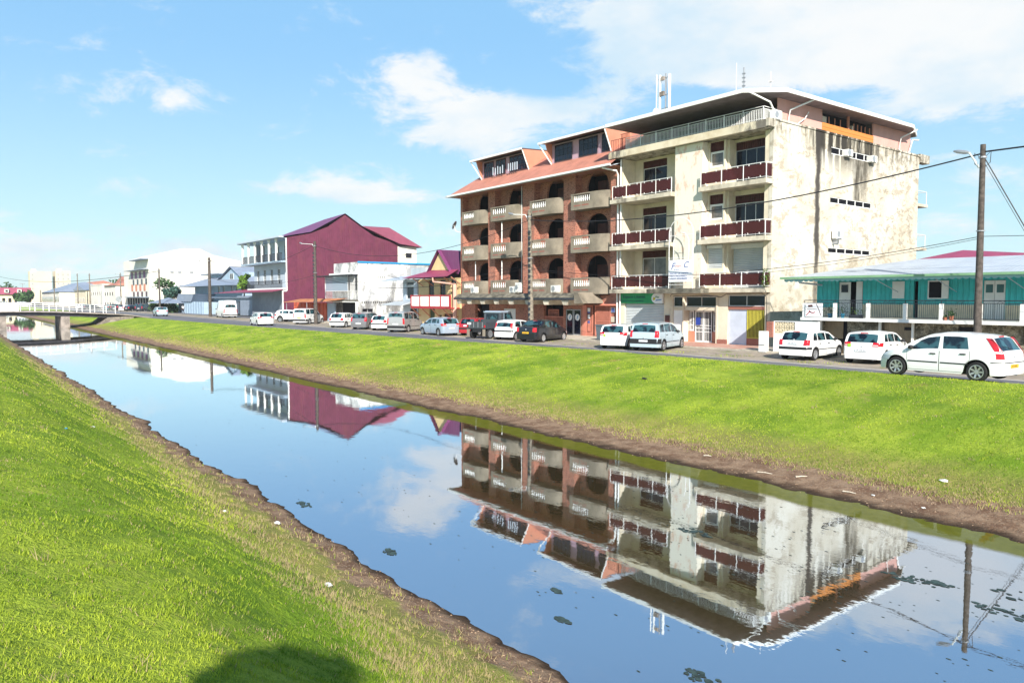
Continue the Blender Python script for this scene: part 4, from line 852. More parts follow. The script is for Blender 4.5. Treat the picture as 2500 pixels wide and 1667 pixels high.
# ---- boundary wall with breeze blocks ----
W_ = thing('garden_wall', 'low white wall with a strip of patterned breeze blocks by the tall building', 'wall', (-21.5, 35.4, .1))
mb = MB(); panel(mb, 'Y', 35.32, -22.75, -20.2, .1, 1.78, [(-22.7, -21.5, 1.12, 1.74)], .16); part(W_, 'wall', mb, 'white')
mb = MB()
for i in range(4):
    for j in range(2):
        x0, z0 = -22.7 + .3 * i, 1.12 + .31 * j; mb.box(x0, x0 + .3, 35.34, 35.42, z0, z0 + .025); mb.box(x0, x0 + .025, 35.341, 35.419, z0 + .025, z0 + .31)
        for a in range(8):
            c_, s2 = math.cos(a * PI / 4 + PI / 8), math.sin(a * PI / 4 + PI / 8); cxx, czz = x0 + .16, z0 + .165
            mb.prism([(cxx + .04 * c_ - .02 * s2, 35.35, czz + .04 * s2 + .02 * c_), (cxx + .14 * c_ - .028 * s2, 35.35, czz + .14 * s2 + .028 * c_), (cxx + .14 * c_ + .028 * s2, 35.35, czz + .14 * s2 - .028 * c_), (cxx + .04 * c_ + .02 * s2, 35.35, czz + .04 * s2 - .02 * c_)], (0, .06, 0))
part(W_, 'breeze_blocks', mb, 'breeze')
mb = MB(); mb.box(-22.7, -21.5, 35.46, 35.47, 1.12, 1.74); part(W_, 'backing', mb, 'darkwood')
mb = MB(); mb.box(-23.1, -22.76, 35.2, 35.5, .9, 1.74); part(W_, 'brick_post', mb, 'brick2')
mb = MB(); mb.box(-23.4, -22.95, 34.95, 35.19, .1, 1.22); mb.box(-23.36, -23.0, 34.9, 34.95, .5, .95); part(W_, 'meter_box', mb, 'white')

# ================= brick building =================
BB = thing('brick_apartment_building', 'four storey red brick building with arched windows and concrete balconies', 'building', (-47.5, 42, .1))
bays = [(-57.3, -53.3, -55.6, -53.42), (-52.3, -48.4, -51.1, -48.75), (-46.9, -43.3, -45.95, -43.6), (-41.95, -38.2, -41.3, -39.0)]
LV = [(3.3, 4.52, 6.2), (6.4, 7.68, 9.33), (9.6, 10.8, 12.4)]     # balcony bottom, parapet top, arch crown
px = [(-57.7, -57.3), (-53.3, -52.3), (-48.4, -46.9), (-43.3, -41.95), (-38.2, -37.2)]
mb = MB()
for a, b_ in px: mb.box(a, b_, 38.5, 39.1, 3.2, 12.66)
part(BB, 'brick_piers', mb, 'brick')
mb = MB(); mb.box(-57.7, -57.45, 39.101, 46, 0, 12.66); mb.box(-57.44, -37.2, 45.7, 46, 0, 12.66); mb.box(-37.45, -37.2, 39.101, 45.69, 0, 13.2); part(BB, 'side_wall', mb, 'brick')
for (b0, b1, a0, a1) in bays:
    for (zb, zt, zc) in LV:
        top = zb + 3.2 if zb < 9 else 12.66; fz = zb + .1
        mb = MB(); panel(mb, 'Y', 39.1, b0, a0, fz - .1, top, (), .15); panel(mb, 'Y', 39.1, a1, b1, fz - .1, top, (), .15)
        n = 14; cxm = (a0 + a1) / 2; hw = (a1 - a0) / 2; sp = zc - .95
        for k in range(n):
            u0, u1 = a0 + (a1 - a0) * k / n, a0 + (a1 - a0) * (k + 1) / n
            z_0 = sp + .95 * math.sqrt(max(0, 1 - ((u0 - cxm) / hw) ** 2)); z_1 = sp + .95 * math.sqrt(max(0, 1 - ((u1 - cxm) / hw) ** 2))
            mb.quad((u0, 39.1, z_0), (u1, 39.1, z_1), (u1, 39.1, top), (u0, 39.1, top)); mb.quad((u0, 39.1, z_0), (u0, 39.25, z_0), (u1, 39.25, z_1), (u1, 39.1, z_1))
        part(BB, 'arched_wall', mb, 'brick')
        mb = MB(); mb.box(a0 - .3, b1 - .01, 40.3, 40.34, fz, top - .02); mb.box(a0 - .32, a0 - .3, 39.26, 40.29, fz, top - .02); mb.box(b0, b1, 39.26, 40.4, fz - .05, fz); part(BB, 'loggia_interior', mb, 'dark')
        mb = MB()
        for k in range(2):
            x0 = a0 + .35 + k * .95
            mb.box(x0, x0 + .88, 39.9, 39.95, fz + .01, fz + 2.15)
            for q in range(6): mb.box(x0 + .06 + q * .13, x0 + .13 + q * .13, 39.88, 39.9, fz + .1, fz + 2.05)
        part(BB, 'loggia_door', mb, 'darkwood')
        # balcony: front with balusters, then a solid panel that curves back into the pier
        x0 = b0 + .05 if b0 > -57 else b0 + .6; xm = x0 + (b1 - x0) * .56
        f = MB(); f.box(x0 - .0, xm, 37.98, 39.09, zb, zb + .12); f.box(x0, xm, 37.98, 38.1, zb + .122, zb + .60); f.box(x0, xm, 37.96, 38.12, zt - .1, zt); f.box(x0, x0 + .28, 37.98, 38.1, zb + .602, zt - .102); f.box(x0, x0 + .1, 38.12, 39.09, zb + .122, zt)
        arc = [(xm + (b1 - .02 - xm) * s_, 37.98 + .46 * s_ ** 3) for s_ in np.linspace(0, 1, 10)]
        for (p, q) in zip(arc[:-1], arc[1:]):
            f.add([(p[0], p[1], zb), (q[0], q[1], zb), (q[0], q[1], zt), (p[0], p[1], zt), (p[0], p[1] + .1, zb), (q[0], q[1] + .1, zb), (q[0], q[1] + .1, zt), (p[0], p[1] + .1, zt)], [(0, 1, 2, 3), (7, 6, 5, 4), (3, 2, 6, 7), (0, 4, 5, 1)])
        f.prism([(p[0], p[1] + .1, zb) for p in arc] + [(b1, 39.09, zb), (xm, 39.09, zb)], (0, 0, .12))
        bl = part(BB, 'balcony', f, 'greyc')
        g = MB(); n = 8 if x0 > -42 else 7
        for k in range(n):
            xx = x0 + .38 + (xm - x0 - .48) * k / (n - 1); g.lathe([(.05, 0), (.035, .05), (.065, .16), (.03, .30), (.03, .36), (.05, .42)], (xx, 38.04, zb + .6), 8)
        part(bl, 'balusters', g, 'white', 50, local=True)
        g = MB(); w2 = (xm - x0 - .5) / 2
        for k in range(2): g.box(x0 + .33 + k * (w2 + .1), x0 + .33 + k * (w2 + .1) + w2 - .05, 37.973, 37.98, zb + .26, zb + .36)
        part(bl, 'drain_slots', g, 'brick2', local=True)
mb = MB(); mb.tube([(-50.9, 38.2, 4.6), (-50.9, 38.2, 6.2)], .05, 6); mb.tube([(-50.9, 38.2, 7.75), (-50.9, 38.2, 9.5)], .05, 6); mb.tube([(-55.0, 38.3, 4.6), (-55.0, 38.3, 6.3)], .04, 6); part(BB, 'white_posts', mb, 'white')
# clothes frame on top right balcony
# downpipes
mb = MB(); mb.tube([(-37.9, 37.3, 12.2), (-37.35, 38.2, 12.0), (-37.35, 38.38, 11.7), (-37.35, 38.38, .2)], .07, 8); part(BB, 'downpipe', mb, 'metalw')
mb = MB(); mb.tube([(-48.35, 38.35, 12.2), (-48.35, 38.35, 3.4)], .025, 6); part(BB, 'conduit', mb, 'metalw')
# roof + gutter
mb = MB(); mb.add([(-58.0, 37.25, 12.32), (-37.05, 37.25, 12.32), (-37.25, 42.6, 16.0), (-55.2, 42.6, 16.0), (-58.0, 47, 12.32), (-37.25, 47, 12.32)], [(0, 1, 2, 3), (0, 3, 4), (4, 3, 2, 5), (0, 4, 5, 1)]); part(BB, 'tiled_roof', mb, 'tile')
mb = MB(); mb.box(-58.1, -37.0, 37.13, 37.25, 12.24, 12.38); mb.box(-58.15, -58.0, 37.13, 46, 12.24, 12.38); part(BB, 'gutter', mb, 'white')
mb = MB(); mb.prism([(-57.95, 37.3, 12.2), (-37.1, 37.3, 12.2), (-37.1, 38.49, 12.55), (-57.95, 38.49, 12.55)], (0, 0, .05)); part(BB, 'soffit', mb, 'pale')
def dormer(x0, x1, nw, lean=.8):
    mb = MB(); yw = 39.42; zb_, zt_ = 13.72, 15.3
    mb.add([(x0, yw, zb_), (x1, yw, zb_), (x1, yw, zt_), (x0, yw, zt_)], [(0, 1, 2, 3)]); part(BB, 'dormer_front', mb, mat('mauve_dormer_wall', (.42, .28, .34), .8, .1, 1))
    mb = MB(); mb.prism([(x1 + .001, yw, zb_ - .1), (x1 + .05, 38.7, zt_ + .05), (x1 + .05, 43.6, zt_ + .3), (x1 + .001, 43.6, zb_)], (.08, 0, 0)); mb.prism([(x0 - .08, yw, zb_ - .1), (x0 - .12, 38.75, zt_ + .05), (x0 - .08, 43.6, zt_ + .3), (x0 - .08, 43.6, zb_)], (.08, 0, 0)); part(BB, 'dormer_cheeks', mb, 'orange_wall')
    mb = MB(); mb.prism([(x0 - .7, 38.6, zt_ + .08), (x0 - .7, 43.8, zt_ + .35), (x0 - .7, 43.8, zt_ + .43), (x0 - .7, 38.6, zt_ + .16)], (x1 - x0 + .55 + .2, 0, 0)); part(BB, 'dormer_roof', mb, mat('dark_roof_edge', (.09, .06, .06), .6, 0))
    mb = MB(); mb.box(x0 - .75, x1 + .1, 38.5, 38.598, zt_ + .02, zt_ + .18); mb.tube([(x0 - .65, 38.6, zt_), (x0 + .05, 39.35, zb_ - .02)], .05, 6); mb.tube([(x1 + .06, 38.66, zt_), (x1 + .1, 39.35, zb_)], .05, 6); part(BB, 'dormer_gutter', mb, 'white')
    for (a, b_) in nw: window(BB, 'Y', yw, a, b_, zb_ + .15, zt_ - .12, fm='black' if x0 > -50 else 'darkwood', nx=4, nz=3, name='dormer_window', inset=-.09, ft=.035)
dormer(-55.45, -48.75, [(-55.1, -53.7), (-53.3, -51.9), (-51.3, -49.0)]); dormer(-45.75, -39.1, [(-45.35, -43.3), (-42.5, -40.5), (-40.0, -39.3)])
mb = MB()
for k in range(5): mb.box(-53.2 + k * .35, -53.12 + k * .35, 38.9, 38.94, 13.8, 14.5 - .1 * (k % 2)); mb.box(-50.9 + k * .3, -50.82 + k * .3, 38.85, 38.9, 13.85, 14.5)
part(BB, 'hanging_laundry', mb, 'pale')
# ground floor of the brick building
mb = MB(); panel(mb, 'Y', 38.6, -57.7, -41.2, 0, 3.2, [(-55.5, -53.3, 0.05, 2.55), (-51.3, -49.5, .05, 2.1), (-45.8, -43.4, .05, 2.6), (-43.15, -41.4, .12, 2.15)], .3); mb.box(-57.7, -37.2, 38.9, 39.1, 3.2, 3.3); panel(mb, 'Y', 38.6, -41.2, -37.2, 2.55, 3.2, (), .3); part(BB, 'ground_wall', mb, 'brick')
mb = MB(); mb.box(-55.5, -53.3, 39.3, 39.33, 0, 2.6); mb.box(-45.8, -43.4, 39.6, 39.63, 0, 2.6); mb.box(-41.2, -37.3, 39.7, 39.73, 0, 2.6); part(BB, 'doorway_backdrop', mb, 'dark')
for k in range(2):
    mb = MB(); a = -51.28 + k * .9; mb.box(a, a + .86, 38.7, 38.75, .1, 2.08)
    for q in range(12): mb.box(a + .1, a + .76, 38.68, 38.7, .3 + q * .14, .38 + q * .14)
    part(BB, 'louvred_door', mb, 'metalw')
for k in range(2):
    o_ = window(BB, 'Y', 38.6, -43.14 + k * .87, -42.28 + k * .87, .13, 2.13, nx=1, fm='metalg', gm='glass', name='glass_door', ft=.09, inset=.05)
    mb = MB(); mb.lathe([(0, 0), (.26, 0), (.26, -.008), (0, -.008)], (-42.71 + k * .87, 38.665, 1.52), 24, 'y'); part(o_, 'round_sticker', mb, 'signw', local=True)
    mb = MB(); mb.prism([(-42.78 + k * .87, 38.655, 1.38), (-42.72 + k * .87, 38.655, 1.36), (-42.58 + k * .87, 38.655, 1.66), (-42.68 + k * .87, 38.655, 1.68)], (0, -.006, 0)); part(o_, 'sticker_emblem', mb, mat('sticker_blue', (.12, .30, .5), .5, 0), local=True)
def lattice(x0, x1, z0, z1, y, name, solid=.3, m='salmon'):
    mb = MB(); mb.box(x0, x0 + .07, y, y + .06, z0, z1); mb.box(x1 - .07, x1, y, y + .06, z0, z1); mb.box(x0 + .07, x1 - .07, y, y + .06, z1 - .07, z1)
    if solid: mb.box(x0 + .07, x1 - .07, y + .01, y + .05, z0, z0 + solid)
    mb.box(x0 + .07, x1 - .07, y + .005, y + .04, (z0 + z1) / 2, (z0 + z1) / 2 + .04)
    k = x0 + .13
    while k < x1 - .1: mb.box(k - .018, k + .018, y + .012, y + .035, z0 + solid, z1 - .07); k += .1
    part(BB, name, mb, m)
lattice(-45.78, -43.42, .06, 1.55, 38.7, 'window_grille'); lattice(-45.6, -44.3, 1.56, 2.1, 38.9, 'transom_grille', 0)
lattice(-41.18, -40.1, .12, 2.45, 38.62, 'side_gate'); lattice(-39.9, -38.3, .12, 2.45, 38.62, 'main_gate'); lattice(-38.28, -37.45, .12, 2.45, 38.62, 'end_gate')
mb = MB(); mb.box(-40.62, -40.35, 38.58, 38.61, .5, 1.3); mb.box(-41.2, -40.75, 38.59, 38.61, .12, 2.5); mb.box(-41.2, -37.3, 38.6, 38.9, .0, .118); mb.prism([(-41.2, 38.3, 2.46), (-41.2, 38.6, 2.72), (-41.2, 38.6, 2.46)], (3.8, 0, 0)); part(BB, 'salmon_panels', mb, 'salmon')
mb = MB(); mb.box(-40.62, -40.35, 38.575, 38.6, 1.98, 2.25); mb.box(-40.6, -40.38, 38.575, 38.6, 1.45, 1.75); mb.box(-38.15, -37.75, 38.57, 38.6, 1.95, 2.3); part(BB, 'white_notices', mb, 'signw')
mb = MB(); mb.box(-40.62, -40.35, 38.574, 38.6, 1.84, 1.975); mb.box(-38.1, -37.8, 38.55, 38.568, 1.98, 2.27); mb.box(-40.6, -40.36, 38.574, 38.6, 1.1, 1.3); part(BB, 'dark_notices', mb, 'sign_blue')
mb = MB(); mb.box(-38.15, -37.75, 38.57, 38.6, 1.25, 1.65); part(BB, 'brown_plaque', mb, 'stick')
# mossy canopy
mb = MB(); n = 60; xx = np.linspace(-55.9, -39.9, n); wav = [3.22 + .10 * math.sin((x + 3) * 1.35) ** 2 + random.uniform(0, .03) for x in xx]
for i in range(n - 1):
    mb.add([(xx[i], 36.55, 2.94), (xx[i + 1], 36.55, 2.94), (xx[i + 1], 36.55, 3.05), (xx[i], 36.55, 3.05), (xx[i], 37.0, wav[i] + .05), (xx[i + 1], 37.0, wav[i + 1] + .05), (xx[i], 38.59, 3.35), (xx[i + 1], 38.59, 3.35), (xx[i], 38.59, 2.94), (xx[i + 1], 38.59, 2.94)],
           [(0, 1, 2, 3), (3, 2, 5, 4), (4, 5, 7, 6), (0, 8, 9, 1)])
part(BB, 'mossy_canopy', mb, 'blackc')
mb = MB(); mb.box(-55.9, -39.9, 36.5, 36.545, 2.86, 3.02); part(BB, 'canopy_gutter', mb, 'iron')
mb = MB(); mb.prism([(-39.88, 36.5, 2.6), (-38.9, 36.5, 2.62), (-39.2, 36.5, 3.0), (-39.5, 36.5, 3.42), (-39.88, 36.5, 3.42)], (0, 2.09, 0)); part(BB, 'canopy_end', mb, 'greyc')
mb = MB()
for x in (-55.2, -53.6, -51.6, -49.6, -47.6, -45.4, -43.2, -41.0): mb.prism([(x - .42, 36.62, 2.84), (x + .42, 36.62, 2.84), (x + .2, 36.62, 2.48), (x - .2, 36.62, 2.48)], (0, 1.95, 0))
part(BB, 'canopy_corbels', mb, 'slab')
D = thing('satellite_dish', 'satellite dish on a bracket at the left edge of the brick building', 'satellite dish', (-57.9, 38.3, 9.1))
mb = MB(); mb.lathe([(0, .0), (.25, .03), (.42, .12), (.41, .14), (.24, .05), (0, .02)], (0, 0, 0), 18, 'y'); mb.v = [tuple(Matrix.Rotation(R(-52), 3, 'Z') @ Matrix.Rotation(R(-25), 3, 'X') @ Vector(v) + Vector((-.45, -.2, .75))) for v in mb.v]; part(D, 'dish', mb, 'metalg', 40, local=True)
mb = MB(); mb.tube([(-.42, -.15, .7), (-.3, -.05, .2), (.1, 0, 0), (.4, .1, 0)], .025, 6); part(D, 'bracket', mb, 'metalw', local=True)
# ================= teal house with veranda =================
T_ = thing('teal_house', 'turquoise boarded house on a stone ground floor with pale hipped tin roof', 'house', (-13, 40, .1))
mb = MB(); panel(mb, 'Y', 38.0, -21.85, -3, 2.0, 4.2, [(-20.62, -19.3, 2.02, 3.86), (-17.78, -17.2, 2.98, 3.83), (-16.75, -16.55, 2.02, 3.83), (-16.12, -15.42, 2.95, 3.85), (-13.68, -12.78, 2.02, 3.82)], .12); mb.box(-21.85, -21.73, 38.121, 43, 2, 4.2); mb.box(-3.12, -3, 38.121, 43, 2, 4.2)
part(T_, 'boarded_wall', mb, 'teal')
mb = MB(); mb.box(-19.29, -17.8, 37.97, 37.999, 2.0, 2.68); mb.box(-17.18, -16.76, 37.97, 37.999, 2, 2.68); mb.box(-16.54, -13.7, 37.97, 37.999, 2, 2.68); mb.box(-12.76, -3, 37.97, 37.999, 2, 2.68); mb.box(-21.84, -20.64, 37.97, 37.999, 2, 2.5); mb.box(-17.8, -17.18, 37.97, 37.999, 2, 2.68); part(T_, 'cream_dado', mb, 'breeze')
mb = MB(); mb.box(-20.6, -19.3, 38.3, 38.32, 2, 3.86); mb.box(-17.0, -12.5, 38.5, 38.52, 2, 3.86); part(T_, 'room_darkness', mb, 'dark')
mb = MB(); mb.box(-20.6, -19.98, 38.04, 38.08, 2.02, 3.84); part(T_, 'door', mb, 'white'); mb = MB(); mb.box(-20.48, -20.12, 38.02, 38.039, 3.3, 3.7); part(T_, 'door_glass', mb, 'glass')
mb = MB(); mb.box(-19.62, -19.3, 37.93, 37.97, 2.02, 3.86); part(T_, 'open_door_leaf', mb, 'white')
mb = MB(); mb.box(-17.78, -17.2, 37.95, 38.0, 2.98, 3.83); part(T_, 'window_shutter', mb, 'white')
window(T_, 'Y', 37.93, -16.12, -15.42, 2.95, 3.85, nx=1, ft=.06, gm='dark', name='open_window'); mb = MB(); mb.box(-15.42, -15.12, 37.85, 37.9, 2.97, 3.83); part(T_, 'open_shutter', mb, 'white')
for k in range(2):
    mb = MB(); a = -13.66 + .44 * k; mb.box(a, a + .42, 38.03, 38.07, 2.02, 3.8); o_ = part(T_, 'double_door_leaf', mb, 'white')
    mb = MB(); mb.box(a + .08, a + .36, 38.01, 38.029, 3.25, 3.62); part(o_, 'pane', mb, mat('green_glass', (.04, .12, .13), .2, 0), local=True)
# veranda
mb = MB(); mb.box(-21.55, -2.9, 35.9, 38.0, 1.84, 1.99); part(T_, 'veranda_slab', mb, 'white')
PX = [-21.38, -19.7, -18.0, -16.24, -14.64, -13.05, -11.45, -9.8, -8.1, -6.4]
for x in PX:
    mb = MB(); mb.box(x - .075, x + .075, 35.93, 36.08, 1.992, 2.74); part(T_, 'white_post', mb, 'white')
mb = MB()
for a, b_ in zip(PX[:-1], PX[1:]):
    mb.tube([(a, 36.0, 2.88), (b_, 36.0, 2.88)], .022, 5); mb.tube([(a, 36, 2.76), (b_, 36, 2.76)], .014, 5); mb.tube([(a + .08, 36, 2.08), (b_ - .08, 36, 2.08)], .014, 5)
    mb.tube([(a, 36, 2.74), (a, 36, 2.88)], .016, 5)
    k = a + .14
    while k < b_ - .1: mb.box(k - .007, k + .007, 35.993, 36.007, 2.06, 2.76); k += .085
    c_ = (a + b_) / 2; mb.tube([(c_ - .15, 36, 2.78), (c_ - .05, 36, 2.86), (c_ + .05, 36, 2.78), (c_ + .15, 36, 2.86)], .008, 4)
part(T_, 'iron_railing', mb, 'iron')
mb = MB()
z_e = 4.08
mb.add([(-22.45, 35.5, z_e), (-3, 35.5, z_e), (-3, 40, 5.0), (-17.6, 40, 5.0), (-22.45, 44.5, z_e), (-3, 44.5, z_e)], [(0, 1, 2, 3), (0, 3, 4), (4, 3, 2, 5)]); part(T_, 'tin_roof', mb, 'tinroof')
mb = MB(); mb.box(-22.5, -3, 35.4, 35.5, 3.99, 4.10); part(T_, 'green_gutter', mb, mat('green_gutter', (.20, .36, .20), .5, .1, 2))
mb = MB(); x = -22.3
while x < -3: mb.poly([(x, 35.52, 3.985), (x + .28, 35.52, 3.985), (x + .28, 35.52, 3.90), (x + .21, 35.52, 3.85), (x + .14, 35.52, 3.835), (x + .07, 35.52, 3.85), (x, 35.52, 3.90)]); x += .28
part(T_, 'scalloped_valance', mb, mat('valance_paint', (.28, .50, .50), .6, 0))
mb = MB()
for x in (-17.6, -14.9, -12.0): mb.tube([(x, 35.6, 3.95), (x + .1, 37.95, 3.3)], .02, 5)
mb.tube([(-21.6, 35.6, 4.0), (-21.5, 35.7, 3.8), (-21.3, 37.5, 3.7)], .05, 6); part(T_, 'eave_struts', mb, 'pale')
# stone ground floor
mb = MB(); panel(mb, 'Y', 36.6, -20.7, -3, 0, 1.84, [(-20.69, -19.35, .0, 1.835), (-17.6, -16.15, 0, 1.835), (-14.15, -13.5, 1.0, 1.7)], .25); part(T_, 'stone_wall', mb, 'stone')
M['beigegate'] = ribbed('beige_corrugated_gate', (.30, .23, .15), (1, 0, 0), .09, .7, .7, .02, .2)
for a, b_, w_ in ((-20.69, -19.35, 1), (-17.6, -16.15, 1)):
    mb = MB(); mb.box(a + .02, b_ - .32 if a < -20 else b_ - .02, 36.8, 36.84, .9, 1.83); mb.box(a + .02, b_ - .02, 36.8, 36.84, 0, .6 if a < -20 else .9); part(T_, 'corrugated_gate', mb, 'beigegate')
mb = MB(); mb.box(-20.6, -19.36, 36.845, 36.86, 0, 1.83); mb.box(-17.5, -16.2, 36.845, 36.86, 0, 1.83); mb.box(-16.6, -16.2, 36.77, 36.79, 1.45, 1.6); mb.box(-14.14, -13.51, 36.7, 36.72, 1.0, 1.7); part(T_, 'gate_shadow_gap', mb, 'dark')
mb = MB(); mb.box(-17.72, -17.6, 36.5, 36.6, 0, 1.84); mb.box(-16.15, -16.05, 36.5, 36.6, 0, 1.84); mb.box(-20.78, -20.7, 36.5, 36.7, 0, 1.84); part(T_, 'white_pilaster', mb, 'white')
# poster + pots on the veranda
Pp = thing('banner', 'white banner with red and brown brush figures hung on the veranda railing', 'banner', (-20.8, 35.88, 2.02))
mb = MB(); mb.box(-21.25, -20.3, 35.87, 35.89, 2.03, 2.73); part(Pp, 'cloth', mb, 'signw')
mr, mk = mat('banner_red', (.35, .06, .07), .6, 0), mat('banner_brown', (.12, .05, .04), .6, 0)
def stroke(pts, r_, m_, nm):
    mb = MB()
    for p, q in zip(pts[:-1], pts[1:]):
        d_ = Vector((q[0] - p[0], 0, q[1] - p[1])); n_ = Vector((-d_.z, 0, d_.x)).normalized() * r_
        mb.quad(Vector((p[0], 35.865, p[1])) - n_, Vector((q[0], 35.865, q[1])) - n_, Vector((q[0], 35.865, q[1])) + n_, Vector((p[0], 35.865, p[1])) + n_)
    part(Pp, nm, mb, m_)
stroke([(-21.2, 2.1), (-21.0, 2.3), (-20.85, 2.22), (-20.7, 2.28)], .025, mr, 'red_stroke'); stroke([(-21.05, 2.35), (-20.95, 2.25)], .03, mr, 'red_stroke'); stroke([(-21.1, 2.58), (-20.85, 2.6)], .06, mk, 'brown_blot'); stroke([(-20.65, 2.7), (-20.5, 2.4), (-20.38, 2.1)], .02, mk, 'brown_stroke'); stroke([(-21.15, 2.45), (-20.6, 2.42)], .012, mk, 'brown_stroke')
def pot(x, y, z, mp, lab, r_=.13, h_=.22, leafr=.18, lm='leafd', box=0):
    t_ = thing('potted_plant', lab, 'potted plant', (x, y, z), 'potted plants on the veranda edge')
    mb = MB()
    if box: mb.box(-.32, .32, -.1, .1, 0, .17)
    else: mb.lathe([(r_ * .7, 0), (r_, h_), (r_ * 1.1, h_), (r_ * 1.1, h_ * .9), (r_ * .9, h_ * .85)], n=12)
    part(t_, 'pot', mb, mp, local=True); mb = MB()
    for k in range(60):
        p = Vector((random.gauss(0, leafr * (1.6 if box else .6)), random.gauss(0, leafr * .4), h_ + abs(random.gauss(0, leafr)))); u = Vector([random.uniform(-1, 1) for _ in range(3)]).normalized() * .045; v_ = u.cross(Vector((.3, 1, .2))).normalized() * .02
        mb.quad(p - u, p - v_, p + u, p + v_)
    for k in range(5): mb.tube([(0, 0, h_ * .8), (random.gauss(0, leafr * .5), random.gauss(0, .03), h_ + leafr * 1.2)], .006, 4)
    part(t_, 'leaves', mb, lm, local=True)
pot(-20.12, 36.3, 1.99, 'bluepot', 'shrub in a blue pot right of the white banner', leafr=.3); pot(-19.45, 36.3, 1.99, 'bluepot', 'spindly plant in a blue pot right of the second veranda post', leafr=.3, r_=.1); pot(-18.75, 36.3, 1.99, 'iron', 'long dark planter trough of green shoots on the veranda', box=1, leafr=.14, lm='leaf')
pot(-14.45, 35.98, 1.99, 'terracotta', 'small dark pot on the slab edge outside the railing, left of a pair', r_=.09, h_=.14, leafr=.05); pot(-14.2, 35.96, 1.99, 'terracotta', 'red pot with bushy plant on the slab edge, right of a pair', r_=.1, h_=.2, leafr=.16)
# hanging foliage column at mid veranda
# maroon roofed house behind
H_ = thing('maroon_roofed_house', 'low grey house with a dull maroon gabled roof behind the turquoise house', 'house', (-18, 60, 0))
mb = MB(); mb.box(-26, -14, 60, 66, 0, 5.9); part(H_, 'wall', mb, 'pier'); mb = MB(); mb.add([(-26.2, 59.2, 5.9), (-14, 59.2, 5.2), (-14, 63, 5.7), (-24.2, 63, 6.72), (-26.2, 68, 5.9)], [(0, 1, 2, 3), (0, 3, 4)]); part(H_, 'roof', mb, 'maroonroof')

# ================= generic background houses =================
def tree(name, lab, x, y, z, h_, cr, m_, group=None, n=500, leaf=.25, trunk=.12, shape=(1, 1, .8), cat='tree', clumps=9, th=None):
    t_ = thing(name, lab, cat, (x, y, z), group); th = h_ * .45 if th is None else th
    mb = MB(); mb.tube([(0, 0, 0), (.05 * cr, 0, th), (0, .05 * cr, h_ * .8)], trunk, 7, trunk * .4)
    for k in range(5):
        a = k * 1.3; mb.tube([(0, 0, th * random.uniform(.7, 1)), (cr * .5 * math.cos(a), cr * .5 * math.sin(a), h_ * .75)], trunk * .4, 5, trunk * .12)
    part(t_, 'trunk', mb, 'bark', local=True); mb = MB(); cs = []
    for k in range(clumps):
        v = Vector([random.gauss(0, 1) for _ in range(3)]).normalized() * random.uniform(.3, .8); cs.append((Vector((v.x * cr * shape[0], v.y * cr * shape[1], h_ - cr * shape[2] + v.z * cr * shape[2])), cr * random.uniform(.28, .5)))
    for k in range(n):
        c_, r_ = random.choice(cs); v = Vector([random.gauss(0, 1) for _ in range(3)]).normalized() * r_ * random.random() ** .4; p = c_ + v
        u = Vector([random.uniform(-1, 1) for _ in range(3)]).normalized() * leaf * random.uniform(.6, 1.2); w_ = u.cross(Vector([random.uniform(-1, 1) for _ in range(3)])).normalized() * leaf * .5
        mb.quad(p - u, p - w_, p + u, p + w_)
    part(t_, 'crown', mb, m_, local=True); return t_
def house(lab, x0, x1, y0, y1, h_, wm, rm, rh=1.2, roof='gable_x', wins=(), name='house', eave=.5, cat='house', ww=.9, wh=1.2, wmat='glass', sidew=()):
    t_ = thing(name, lab, cat, ((x0 + x1) / 2, y0, 0))
    mb = MB(); mb.box(x0, x1, y0, y1, 0, h_); part(t_, 'wall', mb, wm); ym, xm = (y0 + y1) / 2, (x0 + x1) / 2
    mb = MB(); e = eave
    if roof == 'gable_x':   # ridge along the street
        mb.prism([(x0 - e, y0 - e, h_ - .05), (x0 - e, ym, h_ + rh), (x0 - e, y1 + e, h_ - .05)], (x1 - x0 + 2 * e, 0, 0))
    elif roof == 'gable_y': mb.prism([(x0 - e, y0 - e, h_ - .05), (xm, y0 - e, h_ + rh), (x1 + e, y0 - e, h_ - .05)], (0, y1 - y0 + 2 * e, 0))
    elif roof == 'hip':
        q = min(x1 - x0, y1 - y0) / 2; mb.add([(x0 - e, y0 - e, h_), (x1 + e, y0 - e, h_), (x1 + e, y1 + e, h_), (x0 - e, y1 + e, h_), (x0 + q, ym, h_ + rh), (x1 - q, ym, h_ + rh)], [(0, 1, 5, 4), (1, 2, 5), (2, 3, 4, 5), (3, 0, 4), (3, 2, 1, 0)])
    else: mb.box(x0 - .1, x1 + .1, y0 - .1, y1 + .1, h_, h_ + .3)
    part(t_, 'roof', mb, rm)
    for (u, z) in wins:
        mb = MB(); mb.box(u - ww / 2, u + ww / 2, y0 - .06, y0 - .005, z, z + wh); o_ = part(t_, 'window', mb, 'metalw'); mb = MB(); mb.box(u - ww / 2 + .1, u + ww / 2 - .1, y0 - .08, y0 - .061, z + .1, z + wh - .1); part(o_, 'pane', mb, wmat, local=True)
    for (v, z) in sidew:
        mb = MB(); mb.box(x1 + .005, x1 + .06, v - ww / 2, v + ww / 2, z, z + wh * .6); part(t_, 'side_window', mb, wmat)
    return t_
